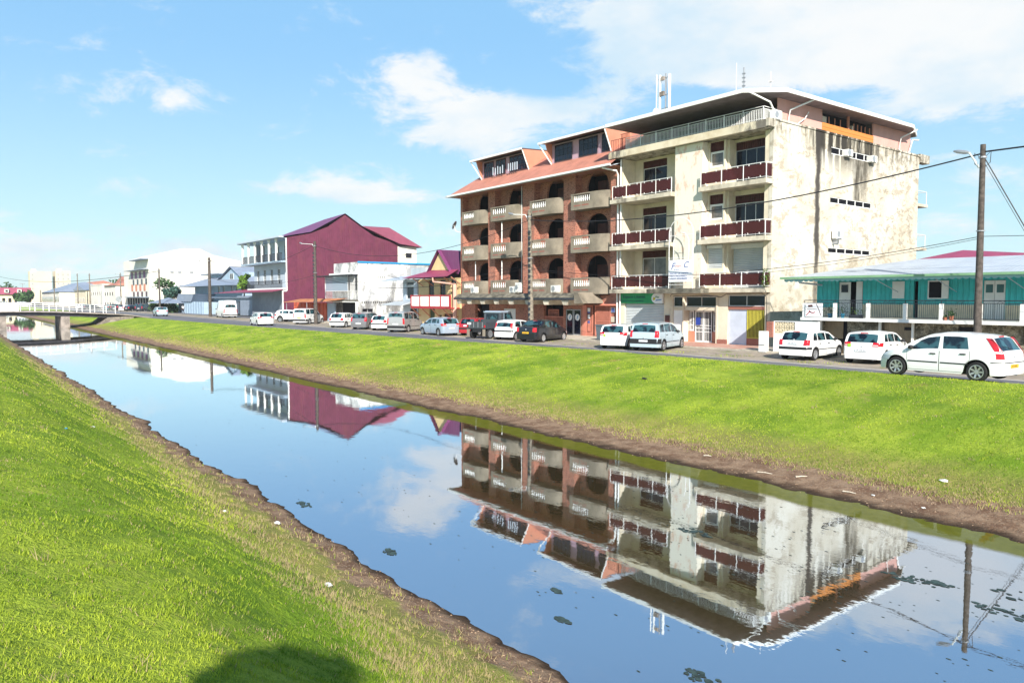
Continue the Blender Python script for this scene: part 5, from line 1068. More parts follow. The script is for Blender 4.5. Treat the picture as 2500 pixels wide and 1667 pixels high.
# yellow house
Yh = thing('yellow_house', 'narrow yellow boarded house with maroon gable roof and red framed balcony', 'house', (-61, 39, 0)); yy = 38.4
mb = MB(); panel(mb, 'Y', yy, -65.3, -57.72, 0, 4.9, [(-63.3, -62.3, 3.1, 4.75), (-61.2, -60.2, 3.1, 4.75), (-59.2, -58.3, 3.1, 4.75), (-63.2, -62.2, .1, 2.0), (-60.6, -58.9, .1, 1.5)], .2); mb.box(-65.3, -65.1, yy + .2, 46, 0, 4.9); part(Yh, 'front_wall', mb, 'yellow')
for a, b_ in ((-63.3, -62.3), (-61.2, -60.2), (-59.2, -58.3)): window(Yh, 'Y', yy, a, b_, 3.12, 4.73, nx=2, nz=3, fm='darkwood', name='window')
mb = MB(); mb.box(-63.15, -62.25, yy + .1, yy + .15, .1, 1.95); mb.box(-61.5, -60.9, yy - .02, yy - .005, 1.1, 1.35); part(Yh, 'green_door', mb, mat('green_door', (.06, .09, .04), .6, 0)); mb = MB(); mb.box(-60.6, -58.9, yy + .15, yy + .17, .1, 1.5); part(Yh, 'dark_garage', mb, 'darkwood')
mb = MB(); mb.add([(-66.2, 37.0, 5.0), (-58.6, 37.0, 4.98), (-57.72, 37.0, 5.0), (-57.72, 38.4, 5.75), (-62.2, 38.4, 5.80), (-59.3, 38.4, 5.75)], [(0, 1, 5, 4), (1, 2, 3, 5)]); part(Yh, 'porch_roof', mb, 'maroonroof')
mb = MB(); mb.add([(-62.5, 38.2, 5.72), (-59.3, 38.2, 5.66), (-60.9, 38.2, 7.45)], [(0, 1, 2)]); part(Yh, 'cream_gable', mb, 'yellow')
mb = MB(); mb.add([(-62.9, 37.9, 5.55), (-60.9, 37.9, 7.65), (-58.8, 37.9, 5.5), (-62.9, 46, 5.55), (-60.9, 46, 7.65), (-58.8, 46, 5.5)], [(0, 1, 4, 3), (1, 2, 5, 4)]); mb.add([(-60.9, 38.3, 7.6), (-57.72, 38.3, 7.35), (-57.72, 38.3, 5.2), (-58.8, 38.3, 5.45)], [(0, 1, 2, 3)]); mb.add([(-66.2, 37.0, 5.0), (-62.9, 38.4, 5.7), (-62.9, 46, 5.7), (-66.2, 46, 5.0)], [(0, 1, 2, 3)]); part(Yh, 'main_roof', mb, 'purpleroof')
mb = MB(); bx0, bx1, by = -65.0, -57.75, 37.3
mb.box(bx0, bx1, by, by + .12, 1.98, 2.2); mb.box(bx0, bx1, by, by + .1, 3.18, 3.28); mb.box(bx0, bx1, by + .121, yy - .001, 2.0, 2.1)
for x in (bx0 + .06, -63.2, -61.4, -59.4, bx1 - .08): mb.box(x - .07, x + .07, by - .02, by + .13, 2.2, 3.3)
part(Yh, 'red_balcony', mb, 'redwood'); mb = MB()
for x in np.arange(-64.85, -57.9, .11): mb.box(x, x + .075, by + .03, by + .06, 2.22, 3.17)
part(Yh, 'white_balusters', mb, 'white')
mb = MB()
for x in (-64.9, -63.0, -61.2, -59.2, -58.0): mb.tube([(x, yy - .05, 1.2), (x, by + .1, 2.0)], .06, 5); mb.tube([(x + .6, yy - .05, 4.2), (x + .6, 37.2, 4.95)], .05, 5)
part(Yh, 'brackets', mb, 'orange_wall')
mb = MB(); mb.tube([(-60.2, 36.95, 4.9), (-60.1, 36.95, 4.55), (-58.2, 37.6, 4.35), (-57.9, 37.9, 4.3)], .09, 7); mb.tube([(-57.9, 37.95, 4.4), (-57.9, 37.95, 0)], .2, 8); part(Yh, 'drainpipe', mb, mat('pink_render', (.62, .36, .28), .8, .1, 2))
# grey annex of the yellow house
An = thing('grey_annex', 'narrow grey lean-to house with dark window between yellow house and mouldy wall', 'house', (-67, 39, 0))
mb = MB(); panel(mb, 'Y', 38.3, -68.3, -65.35, 0, 4.9, [(-67.6, -66.1, 2.9, 4.2), (-67.6, -66.1, 4.3, 4.7), (-66.9, -65.5, .6, 1.9)], .2); mb.box(-68.3, -68.1, 38.501, 45, 0, 4.9); part(An, 'wall', mb, 'pale'); window(An, 'Y', 38.3, -67.6, -66.1, 2.92, 4.2, nx=1, name='window'); window(An, 'Y', 38.3, -67.6, -66.1, 4.3, 4.7, nx=1, name='fanlight')
mb = MB(); mb.box(-66.88, -65.52, 38.4, 38.42, .6, 1.9); part(An, 'dark_opening', mb, 'dark')
mb = MB(); mb.prism([(-70.8, 36.9, 4.75), (-70.8, 39.5, 5.3), (-70.8, 39.5, 5.36), (-70.8, 36.9, 4.82)], (4.9, 0, 0)); mb.prism([(-69.9, 36.6, 2.25), (-69.9, 38.29, 2.6), (-69.9, 38.29, 2.66), (-69.9, 36.6, 2.32)], (4.4, 0, 0)); part(An, 'tin_awnings', mb, 'tinroof')
mb = MB(); mb.box(-69.6, -66.6, 40, 43, 4.9, 6.2); part(An, 'tin_dormer', mb, 'tinroof')
# run-down white building
Dh = thing('rundown_building', 'run-down white building with mould stains, blue roof trim and glazed front balcony', 'building', (-82, 42, 0))
mb = MB(); panel(mb, 'X', -78.2, 38, 49, 0, 7.05, [(40.35, 41.6, 5.25, 5.55), (38.4, 43.0, 2.35, 2.6), (38.5, 39.9, 1.2, 1.75)], .2); part(Dh, 'side_wall', mb, 'mould')
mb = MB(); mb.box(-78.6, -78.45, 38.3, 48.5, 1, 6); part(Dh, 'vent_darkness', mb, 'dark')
mb = MB()
for y in np.arange(38.6, 43.0, .28): mb.box(-78.28, -78.21, y, y + .1, 2.35, 2.6)
for y in np.arange(40.5, 41.6, .24): mb.box(-78.28, -78.21, y, y + .1, 5.25, 5.55)
mb.box(-78.27, -78.22, 38.4, 43, 2.455, 2.50); mb.box(-78.27, -78.22, 40.35, 41.6, 5.38, 5.43); part(Dh, 'vent_grid', mb, 'mould')
mb = MB(); mb.box(-78.22, -78.08, 37.95, 49, 7.05, 7.22); part(Dh, 'blue_trim', mb, 'bluetrim')
mb = MB(); mb.box(-87.3, -78.42, 48.8, 49, 0, 7); mb.box(-87.3, -87.1, 38.9, 48.79, 0, 5.9); mb.box(-87.09, -78.42, 40, 48.7, 5.8, 5.9); part(Dh, 'rear_wall', mb, 'pale')
mb = MB(); mb.box(-84.8, -78.41, 38.0, 38.2, 5.95, 7.15); mb.box(-84.8, -84.6, 38.21, 43, 5.95, 7.1); part(Dh, 'parapet', mb, 'mould')
mb = MB(); mb.box(-84.9, -78.3, 37.4, 38.6, 5.75, 5.94); part(Dh, 'cornice_slab', mb, 'white')
mb = MB(); mb.box(-88.8, -78.3, 37.2, 38.8, 5.62, 5.73); part(Dh, 'balcony_roof', mb, 'iron')
mb = MB(); mb.box(-87.1, -78.41, 39.2, 39.3, 0, 5.6); part(Dh, 'inner_wall', mb, 'mould')
mb = MB(); mb.box(-87.1, -78.3, 37.8, 39.19, 2.62, 2.8); part(Dh, 'balcony_slab', mb, 'blackc')
mb = MB(); mb.box(-87.05, -80.6, 37.88, 37.9, 3.85, 5.6); part(Dh, 'plastic_sheeting', mb, 'sheet')
mb = MB(); mb.tube([(-87.1, 37.86, 3.83), (-78.3, 37.86, 3.83)], .04, 5)
for x in (-87.1, -80.6, -80.0, -79.7, -79.4, -79.1, -78.8): mb.tube([(x, 37.86, 2.8), (x, 37.86, 5.6)], .035, 5)
for x in np.arange(-87, -78.3, .22): mb.tube([(x, 37.86, 2.8), (x, 37.86, 3.83)], .012, 4)
part(Dh, 'balcony_bars', mb, 'metalw')
mb = MB(); mb.box(-78.6, -78.35, 37.8, 38.0, 0, 2.75); mb.box(-86.9, -78.61, 37.8, 37.9, 2.5, 2.61); mb.box(-79.6, -79.3, 38.5, 38.9, 0, 2.6); part(Dh, 'white_frame', mb, 'white')
mb = MB(); mb.box(-86.9, -84.6, 38.0, 38.1, 0, 2.4); part(Dh, 'blue_side_panel', mb, 'greyblue')
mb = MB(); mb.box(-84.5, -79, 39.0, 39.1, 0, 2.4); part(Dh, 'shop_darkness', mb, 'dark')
Aw = thing('rusty_awning', 'rust orange corrugated awning stretched between purple building and run-down building', 'awning', (-89, 36.5, 2.4))
mb = MB(); mb.prism([(-95.5, 35.6, 2.42), (-84, 36.2, 2.55), (-81, 38, 2.95), (-95.5, 38, 2.85)], (0, 0, .04)); part(Aw, 'sheet', mb, 'rust')
mb = MB(); [mb.tube([(x, 35.8, 0), (x, 35.8, 2.45)], .04, 5) for x in (-94.8, -88)]; part(Aw, 'posts', mb, 'metalg')
rg = MB(); rg.box(-98.2, -87.4, 38.1, 38.25, 0, 2.4); [rg.box(x, x + .08, 38.04, 38.099, 0, 2.42) for x in np.arange(-98, -87.5, 1.2)]
single('red_fence', rg, mat('orange_red_fence', (.50, .10, .05), .7, .15, 1), 'orange-red sheet fence under the rusty awning', 'fence')
# purple building
Pb = thing('purple_building', 'three storey building with purple sheet-clad side wall and white colonnaded front galleries', 'building', (-108, 44, 0))
XW = -100.35
prof = [(38, 4.1), (38, 11.35), (41.5, 12.1), (44.2, 13.2), (46.8, 15.05), (49.6, 13.3), (51.5, 12.2), (55.4, 11.2), (55.4, 0), (37.4, 0), (37.4, 3.9), (38, 4.1)]
mb = MB(); mb.prism([(XW, y, z) for y, z in prof[:-1]], (-.25, 0, 0)); part(Pb, 'purple_side_wall', mb, 'purple')
mb = MB(); mb.box(XW - .06, XW + .07, 37.9, 38.04, 4.0, 11.3); mb.box(XW - .06, XW + .07, 37.3, 37.44, 0, 4.0); mb.box(XW - .06, XW + .07, 37.441, 37.9, 3.9, 4.04); part(Pb, 'white_corner_trim', mb, 'white')
mb = MB(); e_ = -117.2; mb.add([(XW + .15, 37.6, 11.5), (e_ - 1.2, 37.6, 11.5), (XW + .15, 41.5, 12.3), (e_ + 2.5, 41.5, 12.3), (XW + .15, 46.8, 15.25), (-107.6, 46.8, 15.0), (XW + .15, 49.6, 13.5), (XW + .15, 55.6, 11.4), (e_ - 1, 55.6, 11.4)], [(0, 1, 3, 2), (2, 3, 5, 4), (4, 5, 6), (6, 5, 8, 7), (1, 8, 5, 3)]); part(Pb, 'roof', mb, 'purpleroof')
mb = MB(); mb.box(e_ - 1.2, XW + .1, 36.9, 37.6, 11.35, 11.55); part(Pb, 'eave_gutter', mb, 'pale')
mb = MB(); mb.prism([(e_ - 1.2, 36.95, 11.3), (XW, 36.95, 11.3), (XW, 39.4, 11.2), (e_ - 1.2, 39.4, 11.2)], (0, 0, .04)); part(Pb, 'ceiling', mb, 'greyblue')
mb = MB(); panel(mb, 'Y', 38.6, -115.6, XW - .26, 4.4, 7.95, [(x - .55, x + .55, 5.0, 7.2) for x in (-113.8, -110.9, -107.9, -105.0, -101.9)], .2); part(Pb, 'middle_floor_wall', mb, 'pale')
for x in (-113.8, -110.9, -107.9, -105.0, -101.9): window(Pb, 'Y', 38.6, x - .55, x + .55, 5.0, 7.2, nx=2, nz=3, name='tall_window')
mb = MB(); panel(mb, 'Y', 39.4, -113, XW - .26, 8.2, 11.2, [(x - .5, x + .5, 8.3, 10.6) for x in (-110.5, -107.3, -104.4, -101.8)], .2); part(Pb, 'top_floor_wall', mb, 'pale')
for x in (-110.5, -107.3, -104.4, -101.8): window(Pb, 'Y', 39.4, x - .5, x + .5, 8.3, 10.6, nx=1, nz=2, name='tall_door')
mb = MB(); mb.box(-117.6, XW - .26, 37.3, 39.39, 7.96, 8.2); part(Pb, 'gallery_floor', mb, 'greyblue')
mb = MB(); mb.box(-115.6, XW - .26, 37.5, 38.59, 4.15, 4.4); part(Pb, 'lower_gallery_floor', mb, 'white')
for x in (-117.4, -114.6, -111.7, -108.7, -105.7, -102.8):
    mb = MB(); mb.box(x - .13, x + .13, 37.35, 37.6, 8.2, 11.3); mb.prism([(x - .13, 37.4, 10.7), (x - .6, 37.4, 11.3), (x + .6, 37.4, 11.3), (x + .13, 37.4, 10.7)], (0, .1, 0)); part(Pb, 'gallery_column', mb, 'white')
mb = MB()
for (a, b_, z) in ((-117.4, -100.6, 8.2), (-115.5, -100.6, 4.4)):
    mb.tube([(a, 37.45, z + 1.05), (b_, 37.45, z + 1.05)], .04, 5); mb.tube([(a, 37.45, z + .1), (b_, 37.45, z + .1)], .03, 5)
    for x in np.arange(a, b_, .22): mb.box(x, x + .04, 37.43, 37.47, z + .1, z + 1.05)
part(Pb, 'iron_railings', mb, 'iron')
mb = MB(); mb.prism([(-127.5, 35.9, 3.75), (XW - .3, 35.9, 3.85), (XW - .3, 38.5, 4.35), (-118, 38.5, 4.3)], (0, 0, .08)); part(Pb, 'maroon_canopy', mb, 'maroonroof')
mb = MB(); mb.box(-115.6, -102.2, 38.2, 38.4, 0, 4.1); part(Pb, 'garage_front', mb, 'garage'); mb = MB(); mb.box(-102.19, -100.61, 38.6, 38.7, 0, 4.1); part(Pb, 'blue_recess', mb, 'bluewall')
mb = MB(); mb.box(-115.6, -115.4, 38.81, 55, 0, 11.2); mb.box(-115.39, XW - .26, 55.2, 55.4, 0, 11.2); part(Pb, 'rear_wall', mb, 'pale')
mb = MB(); mb.box(XW - 12, XW - .01, 55.41, 58.7, 0, 10.9); part(Pb, 'rear_wing', mb, 'farwhite')
mb = MB(); mb.add([(XW - .3, 49.6, 13.5), (XW - 3, 50.5, 13.95), (XW - 3, 55.6, 13.95), (XW + .7, 59.4, 10.8), (XW + .7, 55.45, 11.2), (XW - 12, 59.4, 10.8)], [(0, 1, 2, 4), (2, 3, 4), (2, 5, 3)]); part(Pb, 'pink_rear_roof', mb, 'pinkroof')
mb = MB(); mb.box(XW, XW + .06, 56.8, 57.8, 9.2, 9.9); part(Pb, 'rear_window', mb, 'dark')
tree('palm', 'palm-like plant in front of the white gallery end of the purple building', -120.3, 38.5, 3.3, 4.0, 1.3, M['leaf'], n=260, leaf=.4, shape=(.8, .8, 1.4))
house('low salmon roofed house behind the blue-trimmed building', -92, -70, 62, 72, 8.2, 'farcream', 'tile', 1.6, 'gable_x')
# grey-blue house
Gh = thing('grey_blue_house', 'timber house coloured grey-blue for haze and shadow, with flared roof and gabled attic beyond the purple building', 'house', (-144, 42, 0))
mb = MB(); panel(mb, 'Y', 42, -163, -132, 0, 5.6, [(x - .7, x + .7, 3.9, 5.2) for x in (-146, -143, -138, -135)], .2); mb.box(-132.2, -132, 42.201, 54, 0, 5.6); part(Gh, 'wall', mb, 'greyblue')
for x in (-146, -143, -138, -135): window(Gh, 'Y', 42, x - .7, x + .7, 3.9, 5.2, nx=2, name='window')
mb = MB(); mb.add([(-167.5, 39.5, 5.3), (-130, 39.5, 5.25), (-134, 44, 6.7), (-158, 44, 7.2), (-130, 56, 5.25), (-167, 56, 5.3), (-136, 49, 8), (-156, 49, 8.2)], [(0, 1, 2, 3), (1, 4, 6, 2), (0, 3, 7, 5), (3, 2, 6, 7)]); part(Gh, 'flared_roof', mb, 'greyroof')
mb = MB(); mb.box(-160, -135, 44, 50, 6.0, 7.7); mb.add([(-150, 43.2, 6.3), (-134.5, 43.2, 6.0), (-142, 43.2, 8.5)], [(0, 1, 2)]); part(Gh, 'attic_wall', mb, 'greyblue'); window(Gh, 'Y', 43.15, -143, -141, 6.5, 7.6, nx=2, name='attic_window', inset=0)
mb = MB(); mb.add([(-151.5, 42.8, 6.1), (-142, 42.8, 8.9), (-132.5, 42.8, 5.7), (-151.5, 50, 6.1), (-142, 50, 8.9), (-132.5, 50, 5.7)], [(0, 1, 4, 3), (1, 2, 5, 4)]); mb.box(-163, -150, 43.2, 50, 7.7, 7.95); part(Gh, 'gable_roof', mb, 'greyroof')
mb = MB(); mb.box(-150, -124, 41.2, 42, 3.0, 3.4); mb.box(-132, -121, 41.5, 50, 0, 3.0); part(Gh, 'ground_awning', mb, 'greyroof')
mb = MB()
for x in np.arange(-157, -133, 2.2): mb.box(x, x + 1.4, 41.9, 41.99, 0, 2.4)
part(Gh, 'ground_floor_doors', mb, 'glass')
house('pale building with dark flat roof rising behind the grey-blue house', -152, -132, 58, 70, 10.2, 'pale', 'greyroof', .8, 'flat', [(-149, 8.2), (-145, 8.2), (-141, 8.2), (-137, 8.2)], name='flat_roofed_building', cat='building')
# big white building
Bw = thing('white_office_building', 'largest plain white building with blank lit side wall and pink panelled balconies', 'building', (-210, 42, 0))
mb = MB(); mb.prism([(-196, 40, 0), (-196, 40, 12.9), (-196, 45, 14.6), (-196, 48, 15.3), (-196, 52, 15.3), (-196, 55, 13.9), (-196, 62, 12.5), (-196, 62, 0)], (-31, 0, 0)); part(Bw, 'white_walls', mb, 'farwhite')
for (y, z) in ((44.8, 9.2), (46.6, 9.2), (49.4, 9.2), (44.8, 5.8), (46.8, 5.8)):
    mb = MB(); mb.box(-195.99, -195.9, y, y + .8, z, z + .45); part(Bw, 'vent_window', mb, 'metalg')
for (z0, z1) in ((9.95, 10.1), (12.4, 12.6)):
    mb = MB(); mb.box(-218 if z0 < 11 else -211, -196.1, 38.4, 39.99, z0, z1); part(Bw, 'awning', mb, 'greyroof')
mp = mat('plum_panel', (.30, .13, .25), .7, .1, 1)
for x in (-216, -211, -206, -201): 
    for z in (8.0, 4.8):
        mb = MB(); mb.box(x - 1.0, x + 1.0, 39.9, 39.99, z, z + 1.7); part(Bw, 'plum_panel', mb, mp if z > 6 else M['orange_wall'])
        mb = MB(); mb.box(x + 1.3, x + 2.6, 39.85, 39.99, z - 1.6, z - .2); part(Bw, 'window', mb, 'glass')
mb = MB(); mb.box(-224, -196.2, 38, 39.98, 3.1, 3.3); part(Bw, 'ground_awning', mb, 'greyroof'); mb = MB(); [mb.box(x, x + 1.8, 39.9, 39.99, 0, 3) for x in np.arange(-222, -198, 3.2)]; part(Bw, 'shop_openings', mb, 'dark')
# row beyond
W2 = lambda a, b_, z: [(x, z) for x in np.arange(a + 2, b_ - 1, 4.)]
house('white shop house with dark awning left of the largest white building', -246, -228, 38, 50, 6.6, 'farwhite', 'tile', 1.5, 'gable_x', W2(-246, -228, 3.6) + W2(-246, -228, .6), ww=1.6)
house('plain white cube-shaped house halfway down the distant street', -271, -249, 38, 48, 6.9, 'farwhite', 'farwhite', .3, 'flat', W2(-271, -249, 3.8), ww=1.2)
house('small house with dark gabled roof in the distant row', -300, -274, 37, 48, 5.6, 'farcream', 'greyroof', 1.9, 'gable_y', W2(-300, -274, 1.8), ww=2.2)
house('white veranda house with wide grey hipped roof behind the bridge railing', -362, -306, 33, 52, 5.2, 'farwhite', 'greyroof', 3.8, 'hip', W2(-362, -306, 1.6), ww=2.6, wh=2)
house('pink walled house with salmon roof behind the grey hipped one', -400, -345, 46, 60, 8.0, mat('far_pink_wall', (.70, .36, .40), .8, .1, .3), 'tile', 2.2, 'gable_x')
house('white gable-ended house showing above the pink house', -372, -342, 62, 72, 9.0, 'farwhite', 'tile', 3.2, 'gable_y')
house('reddish hipped roof house in the middle distance', -330, -285, 56, 66, 6.6, 'farcream', 'tile', 1.2, 'gable_x')
Mh = house('long house with maroon mansard roof and two dormers at the far left', -362, -334, 13, 27, 4.4, 'farcream', 'maroonroof', 2.4, 'gable_y', [(x, 1) for x in (-360, -356, -350, -344)], eave=.8)
mb = MB(); mb.prism([(-333.3, 12.5, 4.3), (-333.3, 27, 4.3), (-334.5, 27, 6.9), (-334.5, 12.5, 6.9)], (-2, 0, 0)); part(Mh, 'mansard_slope', mb, 'maroonroof')
for y in (19.2, 23.2): mb = MB(); mb.box(-334.2, -333.0, y - .7, y + .7, 5.0, 6.3); o_ = part(Mh, 'dormer', mb, 'farwhite'); mb = MB(); mb.box(-332.99, -332.9, y - .35, y + .35, 5.3, 6.0); part(o_, 'pane', mb, 'dark', local=True)
mb = MB(); [mb.box(-333.99, -333.9, y, y + .9, 1.4, 3.0) for y in np.arange(14, 26, 1.9)]; part(Mh, 'windows_row', mb, 'dark')
def tower(lab, x0, x1, y0, y1, h_, nx_, nz_, wm):
    t_ = thing('tower_block', lab, 'building', (x0, y0, 0), 'tower blocks on the horizon'); mb = MB(); mb.box(x0, x1, y0, y1, 0, h_); mb.box(x1 - 6, x1 - 3, y0 + 1, y0 + 4, h_, h_ + 1.5); part(t_, 'walls', mb, wm)
    for j in range(nz_):
        for i in range(nx_):
            y = y0 + 1.5 + (y1 - y0 - 3) * i / max(1, nx_ - 1); z = h_ - 3 - j * 3.1; mb = MB(); mb.box(x1 + .01, x1 + .08, y - .45, y + .45, z, z + 1.1); part(t_, 'window', mb, 'metalg')
tower('cream tower block with blank end wall, left of the distant pair', -612, -600, 48, 60.5, 21.3, 1, 5, 'farcream'); tower('cream tower block with rows of small windows, right of the distant pair', -618, -600, 63, 72, 21.8, 3, 6, 'farcream')
# street café parasol and shelter
Pa = thing('parasol', 'large grey-blue square parasol on the corner before the grey-blue house', 'parasol', (-164, 37, 0))
mb = MB(); mb.tube([(-164, 37, 0), (-164, 37, 2.9)], .05, 6); part(Pa, 'pole', mb, 'metalg'); mb = MB(); mb.add([(-172, 34.5, 1.95), (-156, 34.5, 1.95), (-156, 39.5, 1.95), (-172, 39.5, 1.95), (-164, 37, 3.1)], [(0, 1, 4), (1, 2, 4), (2, 3, 4), (3, 0, 4)]); part(Pa, 'canopy', mb, 'greyroof')
Sh = thing('corner_shelter', 'grey sheet-roofed shelter with glazed front beside the grey-blue house', 'shelter', (-154, 38, 0))
mb = MB(); mb.prism([(-162, 38, 2.3), (-150.5, 38, 2.3), (-148.5, 38, 3.7), (-160, 38, 3.85)], (0, 4, 0)); part(Sh, 'roof', mb, 'greyroof'); mb = MB(); [mb.box(x, x + 1.3, 38.2, 38.3, 0, 2.3) for x in np.arange(-161, -143, 1.8)]; mb.box(-161, -143, 38.31, 41, 0, 2.25); part(Sh, 'front', mb, 'greyblue')
# ================= vegetation =================
tree('tree', 'dark conical conifer left of the grey-blue house', -177, 41, 0, 6.3, 2.6, M['leafb'], n=900, leaf=.45, shape=(.9, .9, 1.25))
tree('papaya_tree', 'spindly papaya tree in front of the blank white wall', -181, 40, 0, 7.2, 2.6, M['leafd'], n=170, leaf=.5, trunk=.14, shape=(1.1, 1, .35), th=5.6)
for (x, y, r_, lab) in ((-173, 36.5, 2.2, 'round green bush under the left side of the parasol'), (-167, 36.5, 2.0, 'round green bush under the right side of the parasol'), (-159.5, 36.6, 1.7, 'dark bush between parasol and shelter'), (-183, 37.5, 1.6, 'small bush at the foot of the papaya tree')):
    tree('bush', lab, x, y, 0, r_ * 1.15, r_, M['leafd'], 'bushes on the far street corner', 380, .3, .06, (1, .8, .55), 'bush')
for (x, y, h_, r_, lab) in ((-430, 66, 11, 9, 'rounded distant tree left of centre above the far roofs'), (-372, 64, 11.8, 9, 'tallest distant tree left of the big white building'), (-500, 28, 10.5, 8, 'distant tree above the maroon mansard roof'), (-326, 24, 5.8, 3.4, 'dark tree at the right end of the mansard house'), (-395, 66, 9, 7, 'low distant tree between two taller ones')):
    tree('tree', lab, x, y, 0, h_, r_, M['leafd'], 'distant trees above the rooftops', 700, .9, .3)
for (x, y, h_, r_, lab) in ((-17.6, 75, 9.0, 2.3, 'leafy tree top just right of the tall wooden pole'), (-13.2, 72, 8.8, 2.6, 'leafy tree top behind the maroon roof near the right edge'), (-9.5, 73, 8.2, 2.8, 'leafy tree top cut by the right edge of the photo')):
    tree('tree', lab, x, y, 0, h_, r_, M['leaf'], 'tree tops behind the turquoise house', 700, .22, .14)
# tree behind the photographer: only its rounded shadow shows on the near bank
# ================= poles, lamps, wires =================
def pole(x, y, h_, r0, r1, m_, lab, arm=None, ladder=0, group='utility poles along the street', lean=0.):
    t_ = thing('utility_pole', lab, 'utility pole', (x, y, 0), group)
    mb = MB(); mb.tube([(0, 0, -.1), (lean * .5, 0, h_ * .5), (lean, 0, h_)], r0, 12, r1); part(t_, 'shaft', mb, m_, 40, local=True)
    if arm:
        dx, dz, z = arm; mb = MB(); mb.tube([(lean - r1, -.05, z), (lean - r1 - .15, -.15, z + .35), (lean + dx * .8, -.45, z + dz)], .035, 6); part(t_, 'lamp_arm', mb, 'metalw', local=True)
        mb = MB(); prof_ = [(0, 0), (.08, .03), (.13, .2), (.12, .5), (.06, .66), (0, .68)]; mb.lathe(prof_, n=10); rot = Matrix.Rotation(-PI / 2 + .25, 3, 'Y')
        sc_ = .9 if h_ < 9.5 else 1
        mb.v = [tuple(rot @ Vector((v[0] * .7, v[1], v[2])) * sc_ + Vector((lean + dx * .8, -.45, z + dz))) for v in mb.v]; part(t_, 'lamp_head', mb, 'steel', 40, local=True)
    if ladder:
        mb = MB()
        for k in range(ladder): z = .8 + k * .42; mb.box(-r0 * .35, r0 * .35, -r0 - .02, -r0 * .6, z, z + .2)
        part(t_, 'recesses', mb, 'iron', local=True)
    mb = MB(); z = h_ * .62
    mb.tube([(lean * .6 - r0 - .02, 0, z), (lean * .6 + r0 + .02, 0, z)], r0 + .015, 8) if 0 else None
    mb.lathe([(r0 * .95, z), (r0 * .95 + .015, z), (r0 * .95 + .015, z + .04), (r0 * .95, z + .04)], (lean * .6, 0, 0), 12); mb.lathe([(r1 + .03, h_ - .55), (r1 + .05, h_ - .55), (r1 + .05, h_ - .48), (r1 + .03, h_ - .48)], (lean, 0, 0), 12); part(t_, 'metal_band', mb, 'metalg', local=True)
    mb = MB()
    for k in range(4): a = k * 1.57; mb.tube([(lean + .1 * math.cos(a), .1 * math.sin(a), h_ - .5), (lean + .3 * math.cos(a), .2 * math.sin(a), h_ - .3), (lean + .28 * math.cos(a), .2 * math.sin(a), h_ - .75), (lean + .1 * math.cos(a), .1 * math.sin(a), h_ - .9)], .015, 5)
    part(t_, 'cable_loops', mb, 'wire', local=True)
    return t_
pole(-12.25, 33.6, 9.2, .16, .10, 'woodpole', 'tall weathered wooden pole with curved lamp in front of the turquoise house', (-.42, .62, 8.25), lean=-.05)
pole(-44.2, 36.0, 9.75, .24, .13, 'concpole', 'lichen-spotted concrete pole with street lamp before the brick building', (-1.75, .45, 9.05), 18, lean=-.25)
pole(-79.8, 33.5, 9.4, .22, .13, 'woodpole', 'dark notched concrete pole with street lamp before the purple wall', (-3.3, .55, 8.7), 18)
pole(-121.4, 33.5, 9.35, .26, .2, 'woodpole', 'brown pole beside the parked white delivery van', (-4.0, .5, 8.4)); pole(-155.4, 33.5, 8.7, .2, .12, 'woodpole', 'thin pole with lamp in front of the blank white building', (-4.5, .3, 8.3))
pole(-197.5, 34, 9.0, .2, .12, 'concpole', 'distant pole before the pink panelled balconies', (-3.5, .1, 8.6)); pole(-244, 34, 10.1, .22, .12, 'concpole', 'distant pole before the white cube house'); pole(-268, 34, 10.7, .22, .12, 'concpole', 'distant pole left of the white cube house'); pole(-379, 34, 6.5, .3, .16, 'concpole', 'farthest pole, at the left end of the pink house'); pole(-310, 32, 6.6, .25, .16, 'concpole', 'distant pole in front of the grey hipped veranda house')
tn = thing('street_lamp', 'slender far street lamp rising above the mansard roof', 'street lamp', (-413, 30, 0)); mb = MB(); mb.tube([(0, 0, 0), (0, 0, 9.5)], .12, 6); part(tn, 'post', mb, 'metalg', local=True); mb = MB(); mb.box(-.3, .3, -1, 1, 9.5, 9.8); part(tn, 'lamp_head', mb, 'metalg', local=True)
for x, y, lab in ((-465, 30, 'left white flagpole before the mansard house'), (-453, 30, 'right white flagpole before the mansard house')):
    mb = MB(); mb.tube([(x, y, 0), (x, y, 7.5)], .14, 6); single('flagpole', mb, 'white', lab, 'flagpole', 'flagpoles by the mansard house')
def cable(pts, r_, lab, g='overhead cables'):
    mb = MB(); mb.tube(pts, r_, 5); single('overhead_cable', mb, 'wire', lab, 'cable', g)
P0 = (-12.3, 33.6, 8.85)
cable(sag(P0, (-44.4, 36.0, 9.0), 1.0, 30), .032, 'thick black cable sweeping from the wooden pole across the tall building to the lamp pole')
cable(sag((-44.4, 36, 9.0), (-79.8, 33.5, 8.9), 1.9, 30), .022, 'black cable sagging from the brick building pole to the purple wall pole')
cable(sag((-12.3, 33.6, 8.9), (14, 33.0, 10.4), .5), .035, 'thick black cable leaving the wooden pole to the right edge')
cable(sag((-12.3, 33.6, 5.5), (-44.2, 36, 5.3), 1.05, 26), .014, 'thin lower cable crossing the balconies from the wooden pole'); cable(sag((-12.3, 33.6, 5.42), (-44.2, 36, 5.2), 1.15, 26), .010, 'thinnest lower cable just under the balcony-height one')
cable(sag((-12.2, 33.6, 5.5), (12, 33.6, 5.6), .3), .012, 'thin telephone cable leaving the wooden pole to the right'); cable([(-12.25, 33.6, 8.7), (-8.9, 33.7, 2.2)], .022, 'thick slanting stay wire right of the wooden pole'); cable([(-12.25, 33.6, 8.5), (-9.8, 34.0, 3.6)], .010, 'fine slanting stay wire beside the thick one')
